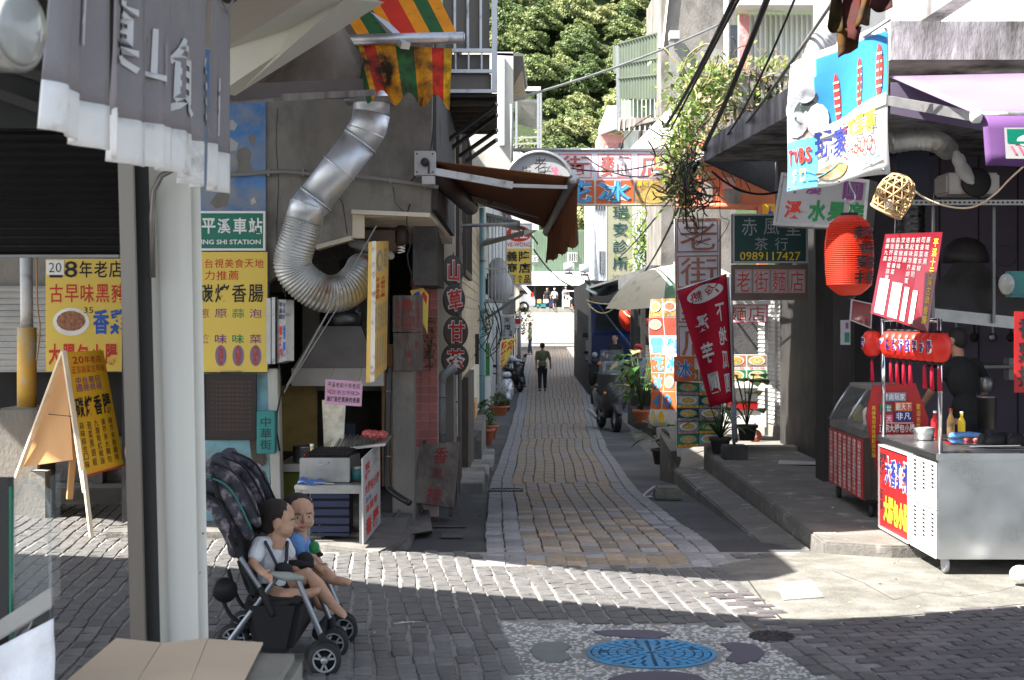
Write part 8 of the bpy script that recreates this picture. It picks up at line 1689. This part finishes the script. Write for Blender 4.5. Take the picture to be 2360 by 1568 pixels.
person('person in a red cap and plaid shirt sitting behind the broad leaved plant',P(1470,935,31),R(200),1.62,'shirt_plaid','trouser_blue',sit=True,cap='red_board',vox=.016)
person('person in white shirt and hat with dark shorts at the far market',P(1278,713,121),R(10),1.66,'shirt_white','trouser_black',cap='white',short=True,vox=.025)
person('person in pale shirt leaning over goods at the far market',P(1318,714,121),R(60),1.6,'shirt_white','trouser_black',bend=R(55),vox=.025,short=True)
person('seller in grey shirt standing behind the cream table of the far market',P(1304,706,124),R(180),1.6,'shirt_plaid','trouser_black',vox=.025)
person('dark clothed person with a tan bag in the shade of the far market',P(1261,710,122),R(170),1.6,'shirt_black','trouser_black',vox=.025)
person('cook in a black T shirt working under the hood behind the steel cart',V(xd(2232,12.9),12.9,.1),R(25),1.58,'shirt_black','trouser_black',arms=((.04,.06,-.03),(.12,.05,-.06)),look=R(20),bend=R(12))
person('person in grey knee shorts and pink sandals mostly hidden behind the white pillar',V(-2.02,8.45,.02),R(-90),1.6,'shirt_black','short_grey',short=True,stride=.015,arms=((.0,-.03,0),(.0,-.03,0)))
def toddler(label,c,Rz,jn,shirt,pants):
    t=thing('child',label,'child',jn['pel']-V(0,0,.08)); b=MB('skin_child'); Rm=Matrix.Rotation(Rz,3,'Z')@Matrix.Rotation(R(-6),3,'X')
    head(t,b,c,Rm,.215,'hair_buzz',.0045,child=True)
    ch,pel=jn['ch'],jn['pel']; up=(ch-pel).normalized(); b.tube([ch+up*.02,c+V(0,0,-.05)],[.06,.05],12)
    for q,ex in((b,0),(MB(shirt),.008)):
        q.ell(ch-up*.04,(.08+ex,.085+ex,.09+ex),14,10); q.ell(pel+up*.045,(.085+ex,.085+ex,.085+ex*.5),14,10)
        q.tube([jn['s0'],jn['s1']],.032+ex,10,round_=True)
        for s,e in(('s0','e0'),('s1','e1')):q.tube([jn[s],jn[s].lerp(jn[e],.6)],[.034+ex,.032+ex],10,round_=True)
        if ex:fuse(q,'shirt',.005,3,shirt,t)
    for i in '01':
        b.tube([jn['s'+i],jn['e'+i],jn['w'+i]],[.031,.027,.019],10,round_=True); hand(b,jn['w'+i],jn['w'+i]-jn['e'+i]+V(.01,0,-.0),V(0,0,1)if i=='0' else V(0,-.3,1),.58)
        b.tube([jn['h'+i],jn['k'+i],jn['k'+i].lerp(jn['a'+i],.35),jn['a'+i]],[.056,.042,.041,.025],12,round_=True)
        f=jn['t'+i]-jn['a'+i]; b.tube([jn['a'+i]-f*.1,jn['a'+i]+f*.5,jn['t'+i]],[.026,.025,.02],10,round_=True)
        for k in range(5):o=jn['t'+i]+V(0,(.016-.008*k),.004*(2-k)); b.tube([o,o+f.normalized()*(.022-.002*k)],.0075-.0006*k,6,round_=True)
    fuse(b,'body',.0042,3,'skin_child',t)
    p=MB(pants); p.ell(pel,(.095,.095,.07),14,8); [p.tube([jn['h'+i],jn['h'+i].lerp(jn['k'+i],.5)],[.063,.058],10)for i in '01']; fuse(p,'shorts',.006,3,pants,t)
    return t
n1=toddler('toddler in white shirt in the near stroller seat looking to the right',P(640,1199,7.72),R(-80),dict(ch=P(628,1275,7.73),pel=P(616,1352,7.74),s0=P(600,1254,7.64),e0=P(582,1300,7.56),w0=P(606,1320,7.5),s1=P(652,1252,7.83),e1=P(672,1290,7.88),w1=P(682,1312,7.85),
    h0=P(606,1368,7.68),k0=P(655,1376,7.6),a0=P(708,1370,7.6),t0=P(730,1362,7.58),h1=P(628,1362,7.82),k1=P(712,1326,7.8),a1=P(768,1396,7.74),t1=P(790,1416,7.72)),'shirt_white','stroller_black')
n2=toddler('toddler in blue shirt in the far stroller seat looking towards the camera',P(687,1184,8.05),R(-150),dict(ch=P(678,1262,8.08),pel=P(664,1335,8.1),s0=P(680,1246,7.97),e0=P(702,1284,7.95),w0=P(724,1302,7.93),s1=P(694,1244,8.18),e1=P(715,1280,8.22),w1=P(736,1300,8.2),
    h0=P(672,1345,8.05),k0=P(738,1318,8.0),a0=P(772,1338,7.96),t0=P(800,1342,7.93),h1=P(672,1348,8.15),k1=P(716,1350,8.14),a1=P(738,1396,8.1),t1=P(756,1404,8.08)),'shirt_blue','short_cyan')
for nm,pts in(('toddler',((612,1250,7.6),(632,1290,7.62),(645,1318,7.62))),('x',((662,1250,7.74),(660,1290,7.66),(650,1318,7.62)))):
    mb=MB('strap'); mb.tube([P(*p)for p in pts],.009,6,round_=True); obj('harness_strap',mb,n1)
mb=MB('stroller_black'); mb.ell(P(653,1312,7.62),(.045,.035,.035),12,8); obj('harness_pad',mb,n1)
mb=MB('stroller_black'); mb.ell(P(704,1294,7.9),(.045,.035,.05),12,8); obj('harness_pad',mb,n2)
mb=MB('green_sign'); mb.m('ink_green'); mb.ell(P(724,1262,7.95),(.03,.03,.035),7,5); obj('green_toy',mb,label='dark green toy hanging by the far toddler',cat='toy')
sr=thing('twin_stroller','black twin stroller with patterned hood and grey tubes beside the white pillar','stroller',P(640,1545,7.6))
def wheel(c,r,lab='wheel'):
    mb=MB('rubber'); mb.lathe(c,[(r*.72,-.012),(r*.97,-.012),(r,0),(r*.97,.012),(r*.72,.012)],28,axis=(0,-1,0),cap=False); w=obj(lab,mb,sr)
    mb=MB('rim_grey'); mb.lathe(c,[(r*.74,-.008),(r*.74,.008),(r*.62,.01),(r*.6,-.006)],28,axis=(0,-1,0),cap=False); mb.lathe(c,[(r*.22,-.01),(r*.22,.012),(r*.12,.016),(0,.016)],16,axis=(0,-1,0))
    for k in range(3):
        a=k*2.094+.5
        for s in(-.32,.32):mb.bar(c+V(math.cos(a)*r*.18,-.004,math.sin(a)*r*.18),c+V(math.cos(a+s)*r*.66,-.004,math.sin(a+s)*r*.66),.011,.01)
    obj('rim',mb,w); mb=MB('black'); mb.lathe(c+V(0,.006,0),[(r*.72,0),(0,.001)],20,axis=(0,-1,0)); obj('disc',mb,w)
for y,x,r in((7.44,-.915,.083),(7.56,-.93,.083),(7.83,-.918,.08),(7.93,-.93,.08),(8.2,-.908,.08),(8.29,-.92,.08),(7.56,-1.445,.085),(7.92,-1.445,.085),(8.28,-1.45,.085)):wheel(V(x,y,r),r)
for y in(7.5,7.88,8.25):
    o=V(0,y-7.5,0)
    for a,b_,mt,nm,r in((V(-1.055,7.5,.47),V(-.93,7.5,.17),'stroller_tube','front_leg',.014),(V(-1.15,7.5,.49),V(-1.42,7.52,.12),'stroller_tube','rear_leg',.014),(V(-.935,7.5,.19),V(-.925,7.5,.09),'stroller_black','fork',.02),(V(-1.34,7.5,.58),V(-1.235,7.5,.42),'stroller_tube','side_tube',.013),(V(-1.235,7.5,.42),V(-1.18,7.5,.3),'black','joint',.018),(V(-1.34,7.5,.58),V(-1.52,7.55,.95),'stroller_black','push_bar',.014)):
        mb=MB(mt); mb.tube([a+o,b_+o],r,10,round_=True); obj(nm,mb,sr)
    mb=MB('stroller_plastic' if y<7.7 else 'stroller_black'); mb.tube([V(-1.17,y-.02,.495),V(-1.1,y-.02,.485),V(-1.03,y-.02,.478)],[.016,.024,.012],10,round_=True); obj('armrest',mb,sr)
mb=MB('stroller_tube'); mb.tube([V(-.93,7.5,.12),V(-.93,8.25,.12)],.009,8); obj('front_axle',mb,sr)
mb=MB('stroller_tube'); mb.tube([V(-1.44,7.5,.09),V(-1.44,8.3,.09)],.009,8); obj('rear_axle',mb,sr)
def cloth(pts0,pts1,mt,nm,bulge=.03,thick=.02):
    """padded sheet between a near outline and a far outline (lists of x, z)"""
    mb=MB(mt); n=len(pts0)
    def f(u,v):
        i=min(int(u*(n-1)),n-2); t_=u*(n-1)-i; a=V(*lerp_(pts0[i],pts0[i+1],t_)); return V(a.x,lerp(7.5,8.27,v),a.z+bulge*math.sin(v*math.pi*2)**2*.6+.006*math.sin(u*25))
    lerp_=lambda a,b_,t_:(lerp(a[0],b_[0],t_),0,lerp(a[1],b_[1],t_))
    vs=[f(i/16,j/12)for j in range(13)for i in range(17)]; vs2=[p+V(-.012,0,-thick)for p in vs]; N=len(vs)
    fs=[(j*17+i,j*17+i+1,(j+1)*17+i+1,(j+1)*17+i)for j in range(12)for i in range(16)]; fs2=[tuple(reversed([N+k for k in f_]))for f_ in fs]
    ed=[(j*17,(j+1)*17,N+(j+1)*17,N+j*17)for j in range(12)]+[((j+1)*17+16,j*17+16,N+j*17+16,N+(j+1)*17+16)for j in range(12)]+[(i+1,i,N+i,N+i+1)for i in range(16)]+[(12*17+i,12*17+i+1,N+12*17+i+1,N+12*17+i)for i in range(16)]
    mb.add(vs+vs2,fs+fs2+ed,True); obj(nm,mb,sr)
cloth([(-1.47,1.0),(-1.4,.78),(-1.32,.55),(-1.26,.4)],0,'stroller_black','seat_back',.02,.03)
cloth([(-1.3,.39),(-1.15,.36),(-1.03,.38)],0,'stroller_black','seat',.0,.03)
for k,(x0,z0,x1,z1,r0,r1)in enumerate(((-1.5,1.01,-1.26,.74,.046,.028),(-1.53,.94,-1.3,.68,.043,.032),(-1.55,.86,-1.37,.6,.045,.035))):
    for j in range(3):
        y=7.56+j*.28; mb=MB('stroller_cloth'); pts=smooth_path([V(x0,y,z0),V(lerp(x0,x1,.4)+.035,y-.03,lerp(z0,z1,.4)+.045),V(x1,y-.02,z1)],4); mb.tube(pts,[lerp(r0,r1,i/(len(pts)-1))*(1+.25*math.sin(i*1.3+k+j))for i in range(len(pts))],12,round_=True); obj('hood_fold',mb,sr)
        s=MB('teal_box' if k==1 else 'black'); s.tube([p+V(.02,-.045,.035)for p in pts],.006,5); obj('piping',s,sr)
mb=MB('stroller_black'); lo=[V(-1.27,7.52,.1),V(-1.09,7.52,.09),V(-1.09,8.24,.09),V(-1.27,8.24,.1)]; hi=[V(-1.33,7.49,.37),V(-1.03,7.49,.37),V(-1.03,8.27,.37),V(-1.33,8.27,.37)]; mb.hexa(lo,hi); obj('basket',mb,sr,bevel=.03)
for k in range(3):mb=MB('stroller_black'); mb.tube(smooth_path([V(-1.47,7.6+k*.3,.45),V(-1.42,7.6+k*.3,.3),V(-1.36,7.6+k*.3,.24),V(-1.25,7.6+k*.3,.2)],4),.012,6); obj('strap',mb,sr)
mb=MB('stroller_black'); mb.tube([V(-.99,7.8,.14),V(-.97,8.1,.15)],.035,10,round_=True); obj('footrest',mb,sr)
mb=MB('black'); mb.tube([V(-1.42,7.5,.42),V(-1.4,7.46,.42)],.06,20); obj('bottle_holder',mb,sr)
def scooter(label,loc,rz,mt,screen=False,plate=False):
    t=thing('scooter',label,'scooter',loc,local=True,rz=rz)
    for y in(-.58,.62):
        m_=MB('rubber'); m_.lathe(V(0,y,.24),[(.15,-.05),(.22,-.05),(.24,0),(.22,.05),(.15,.05)],22,axis=(1,0,0),cap=False); w=obj('wheel',m_,t); m_=MB('rim_grey'); m_.lathe(V(0,y,.24),[(.15,-.03),(.04,-.05),(.04,.05),(.15,.03)],18,axis=(1,0,0)); obj('rim',m_,w)
    def loft(nm,secs,mt_):
        m_=MB(mt_); n=14; vs=[V(hw*math.copysign(abs(math.cos(a))**.7,math.cos(a)),y,z+hh*math.copysign(abs(math.sin(a))**.7,math.sin(a)))for y,z,hw,hh in secs for a in[2*math.pi*k/n for k in range(n)]]
        m_.add(vs,[(i*n+k,i*n+(k+1)%n,(i+1)*n+(k+1)%n,(i+1)*n+k)for i in range(len(secs)-1)for k in range(n)]+[tuple(range(n)),tuple(reversed([(len(secs)-1)*n+k for k in range(n)]))],True); return obj(nm,m_,t)
    loft('rear_body',[(-.9,.68,.05,.03),(-.75,.62,.13,.09),(-.45,.52,.18,.16),(-.1,.45,.17,.14),(0,.36,.15,.08)],mt); loft('floorboard',[(-.1,.29,.16,.05),(.3,.28,.17,.05),(.42,.34,.16,.06)],mt)
    loft('leg_shield',[(.33,.55,.2,.28),(.42,.6,.22,.3),(.52,.62,.15,.24),(.6,.56,.06,.14)],mt); loft('seat',[(-.78,.76,.1,.03),(-.5,.76,.15,.05),(-.15,.73,.14,.05),(.02,.7,.08,.04)],'black')
    loft('front_fender',[(.36,.45,.06,.04),(.6,.5,.09,.05),(.82,.42,.07,.05),(.9,.34,.04,.03)],mt); loft('headset',[(.26,.98,.1,.05),(.36,1.0,.16,.08),(.44,.97,.08,.05)],mt)
    m_=MB('black'); m_.tube([(-.34,.22,1.02),(-.12,.3,1.0),(.12,.3,1.0),(.34,.22,1.02)],.018,8); obj('handlebar',m_,t); m_=MB('steel_dull'); m_.tube([(0,.38,.9),(0,.62,.3)],.04,8); obj('fork',m_,t)
    m_=MB('lamp_lens'); m_.ell((0,.455,.97),(.09,.03,.045),12,8); obj('headlight',m_,t); m_=MB('lamp_red'); m_.ell((0,-.9,.68),(.09,.03,.03),10,6); obj('tail_light',m_,t)
    for sx in(-1,1):
        m_=MB('black'); m_.tube([(sx*.2,.26,1.02),(sx*.28,.3,1.2)],.007,6); m_.ell((sx*.3,.3,1.23),(.065,.015,.045),12,6); obj('mirror',m_,t); m_=MB('lamp_amber'); m_.ell((sx*.17,.5,.68),(.03,.02,.03),8,6); obj('indicator',m_,t)
    if plate:m_=MB('white'); m_.box((0,-.92,.5),(.26,.01,.15)); p=obj('number_plate',m_,t)
    if screen:m_=MB('plexi'); m_.grid(lambda u,v:V(lerp(-.26,.26,u)*(1-.25*v),.5-.1*v-.14*(2*u-1)**2,.98+.45*v),10,5); obj('windscreen',m_,t); m_=MB(mt); m_.grid(lambda u,v:V(lerp(-.27,.27,u),.51-.13*(2*u-1)**2,.66+.34*v),10,3); obj('screen_skirt',m_,t)
    m_=MB('steel_dull'); m_.tube([(.15,-.3,.22),(.17,-.8,.3)],.045,10,round_=True); obj('exhaust',m_,t)
    return t
scooter('silver scooter parked nose out against the left wall of the lane',ground_at(1162,944),R(188),'scooter_silver')
scooter('dark grey scooter behind the silver one being inspected by the bending man',ground_at(1184,903),R(200),'scooter_grey')
scooter('grey scooter with a tall clear windscreen on the right of the lane',ground_at(1402,992),R(189),'scooter_grey',screen=True).scale=(1.25,)*3
scooter('second black scooter squeezed behind the tall screened one',ground_at(1432,945),R(170),'scooter_black').scale=(1.15,)*3
scooter('black scooter parked tail out with a white number plate by the blue truck',ground_at(1384,922),R(14),'scooter_black',plate=True).scale=(1.2,)*3
# ================================================================== SMALL DETAILS
gp_=gp(925,1445); mb=MB('paint_white')
for k in range(4):mb.tube([gp_+V(-.04+.03*k,-.03+.02*k,.024),gp_+V(.02+.03*k,.0+.01*k,.024),gp_+V(.0+.03*k,.03,.024)],.004,5)
obj('paint_mark',mb,kind='structure')
dg_=ground_at(1170,1136); dr_=thing('drain_grate','flat dark iron drain grate at the left edge of the lane paving','drain grate',dg_)
mb=MB('iron'); frame_q=Q(V(dg_.x-.22,dg_.y+.35,gz(dg_.y+.35)+.03),V(dg_.x+.18,dg_.y+.35,gz(dg_.y+.35)+.03),V(dg_.x+.18,dg_.y-.1,gz(dg_.y-.1)+.03),V(dg_.x-.22,dg_.y-.1,gz(dg_.y-.1)+.03)); frame(mb,frame_q,.03,.01,.0); obj('frame',mb,dr_)
for k in range(9):mb=MB('iron'); mb.bar(frame_q.pt(.08+.105*k,.06,-.005),frame_q.pt(.08+.105*k,.94,-.005),.018,.01); obj('bar',mb,dr_)
g_=random.Random(77); mb=MB()
for k in range(340):
    x,y=g_.uniform(-4,4.2),g_.uniform(7.3,16)
    z=gz(y)+(.026 if y<11.2 else.02)
    if 2.3<x and y>11:z=.107
    elif x>1.7 and y>9:z=.02
    elif y>11.3 and not(-.2<x<1.5):z=gz(y)-.008
    if x<-.9 and y>11.4:continue
    mb.m(g_.choice(['leaf_dry','twig','cardboard','asphalt','wood'])); a=g_.uniform(0,6.28); s=g_.uniform(.006,.018); c=V(x,y,z)
    mb.add([c+V(math.cos(a)*s,math.sin(a)*s,.003),c+V(-math.sin(a)*s*.5,math.cos(a)*s*.5,.006),c-V(math.cos(a)*s,math.sin(a)*s,-.002),c+V(math.sin(a)*s*.5,-math.cos(a)*s*.5,0)],[(0,1,2,3)])
obj('leaf_litter',mb,kind='stuff')
for k,(x,y,w,h,d,mt,lab)in enumerate(((1400,812,20,22,49,'ply','brown carton on the stall counter behind the truck'),(1512,884,20,24,29.6,'cardboard','tan carton at the foot of the stall'),(1528,850,16,14,29.6,'teal_box','teal basin stacked in the dark stall'),(1490,870,14,18,31,'white_dull','white polystyrene box in the dark stall'),(1512,730,16,20,33,'brown_box','brown box on the upper stall shelf'),(1486,742,14,16,33,'red_rust','dull red box on the upper stall shelf'),(1534,744,14,24,33,'yellow_panel','mustard coloured tin box on the upper stall shelf'))):
    p=P(x,y+h/2,d); mb=MB(mt); w_=w*d/F; mb.b2(p.x-w_/2,p.x+w_/2,d-.3,d,p.z,p.z+h*d/F); obj('goods_box',mb,bevel=.015,label=lab,cat='box')
mb=MB('wood_dark'); mb.b2(xd(1468,33),xd(1550,33),32.6,33.1,zd(752,33),zd(750,33)); obj('stall_shelf',mb,label='dark wooden shelf inside the market stall',cat='shelf')
for k,pts in enumerate((((640,250),(636,330),(642,420),(638,520),(640,640)),((905,430),(912,470),(930,488)),((760,420),(790,470),(800,540)))):
    mb=MB('joint'); mb.tube([P(x,y,D1-.001)for x,y in pts],.003,4); obj('hairline_crack',mb,lb)
for k,(x,y)in enumerate(((620,398),(700,399),(900,416),(980,427))):mb=MB('steel_dark'); mb.box(P(x,y,D1-.03),(.02,.06,.06)); obj('cable_clip',mb,lb)
for x,y in((560,470),(505,650)):pass
for k,(x0,y0,x1,y1,s)in enumerate(((648,690,640,1040,.03),(668,560,655,700,.02),(940,470,945,660,.03))):
    mb=MB('cable'); a,b_=P(x0,y0,D1-.06),P(x1,y1,D1-.04); mb.tube([a.lerp(b_,t/8)+V(.02*math.sin(t*1.7+k),0,0)for t in range(9)],.007,5); obj('loose_wire',mb,label=('loose black wire running down the white door jamb','short black wire beside the ribbed hose','thin black wire on the grill shop lintel')[k],cat='wire')
for k,(mt,pts)in enumerate((('concrete_wall',((548,345),(566,338),(580,352),(574,372),(583,398),(543,400),(550,376),(545,360))),('concrete_wall',((484,466),(498,446),(520,440),(530,452),(522,474),(496,480))),('concrete_wall',((572,318),(584,306),(590,322),(582,338))),('white_dull',((520,284),(536,276),(546,288),(540,302),(524,298))),('white_dull',((518,312),(534,318),(550,332),(544,346),(524,350))),('plaster_white',((576,462),(586,455),(590,466),(580,472))),('concrete_wall',((500,1100),(530,1080),(548,1120),(560,1175),(520,1178))),('wood_dark',((575,1010),(606,1000),(612,1070),(590,1085),(578,1050))))):
    mb=MB(mt); mb.prism([P(x+rng.uniform(-1.5,1.5),y+rng.uniform(-1.5,1.5),D1-.022)for x,y in reversed(pts)],(0,.004,0)); obj('peeled_patch',mb,lb)
def bottle(lab,c,h,r,mt,cp='white'):
    mb=MB(mt); mb.lathe(c,[(r,0),(r,h*.6),(r*.4,h*.8),(r*.4,h*.92)],14); o=obj('bottle',mb,label=lab,cat='bottle'); mb=MB(cp); mb.lathe(c,[(r*.45,h*.92),(r*.45,h),(0,h)],12); obj('cap',mb,o)
zw=zt0+.056
bottle('red sauce bottle at the far end of the steel cart top',V(X0+.35,Y1_-.3,zw),.2,.03,'red_gloss'); bottle('brown sauce bottle beside the red one on the steel cart',V(X0+.46,Y1_-.34,zw),.22,.03,'photo_brown','red_board'); bottle('yellow mustard bottle on the steel cart beside the brown one',V(X0+.56,Y1_-.28,zw),.19,.028,'ink_yellow')
mb=MB('steel_dull'); mb.lathe(V(X0+.2,Y1_-.55,zw),[(.07,0),(.08,.09),(.075,.09),(.065,.01),(0,.01)],18); obj('steel_bowl',mb,label='small steel bowl near the far post of the steel cart',cat='bowl')
mb=MB('steel'); mb.bar(V(X0+.3,Y0+.3,zw+.016),V(X0+.62,Y0+.2,zw+.03),.02,.006); obj('tongs',mb,label='steel tongs on the near corner of the steel cart top',cat='tongs')
for k in range(6):mb=MB('sausage'); c=V(X0+.4+.05*k,Y0+.72-.045*k,zw+.03); mb.tube([c,c+V(.08,.07,0)],.014,8,round_=True); obj('sausage',mb,label='sausage on the steel tray of the cart, %s from the lane side'%('first','second','third','fourth','fifth','sixth')[k],cat='sausage')
bottle('dark sauce bottle on the grill bench left of the fire box',V(bx0+.06,11.75,zbt),.22,.03,'ink_black','red_board'); bottle('clear oil bottle at the back of the grill bench',V(bx0+.05,12.2,zbt),.26,.035,'food_b')
for k,(x,y,w,h,mt)in enumerate(((2170,812,22,44,'steel_dull'),(2208,822,16,34,'ply'),(2330,850,22,50,'white_dull'),(2362,842,22,60,'brown_box'))):
    p=P(x,y+h/2,15.2); mb=MB(mt); mb.b2(p.x-w*.0022,p.x+w*.0022,15.1,15.3,p.z,p.z+h*.0043); obj('shelf_goods',mb,bevel=.01,label=('steel tin on the back shelf left of the cook','wooden box on the back shelf beside the steel tin','pale box on the back shelf right of the cook','brown carton at the right end of the back shelf')[k],cat='box')
mb=MB('steel_dark'); mb.b2(xd(2150,15.2),xd(2420,15.2),15.0,15.4,P(0,836,15.2).z-.05,P(0,836,15.2).z-.02); obj('back_shelf',mb,label='dark shelf on the back wall of the shop behind the cook',cat='shelf')
for k in range(5):
    x=2160+k*42; mb=MB('steel_dull' if k%2 else 'iron'); mb.bar(P(x,700,15.9),P(x+2,770,15.9),.02,.01); mb.ell(P(x+2,778,15.9),(.05,.02,.05),10,6); obj('ladle',mb,label='ladle hanging on the purple back wall, %s from the left'%('first','second','third','fourth','fifth')[k],cat='ladle')
for o in bpy.data.objects:
    if '_local' in o.keys():del o['_local']
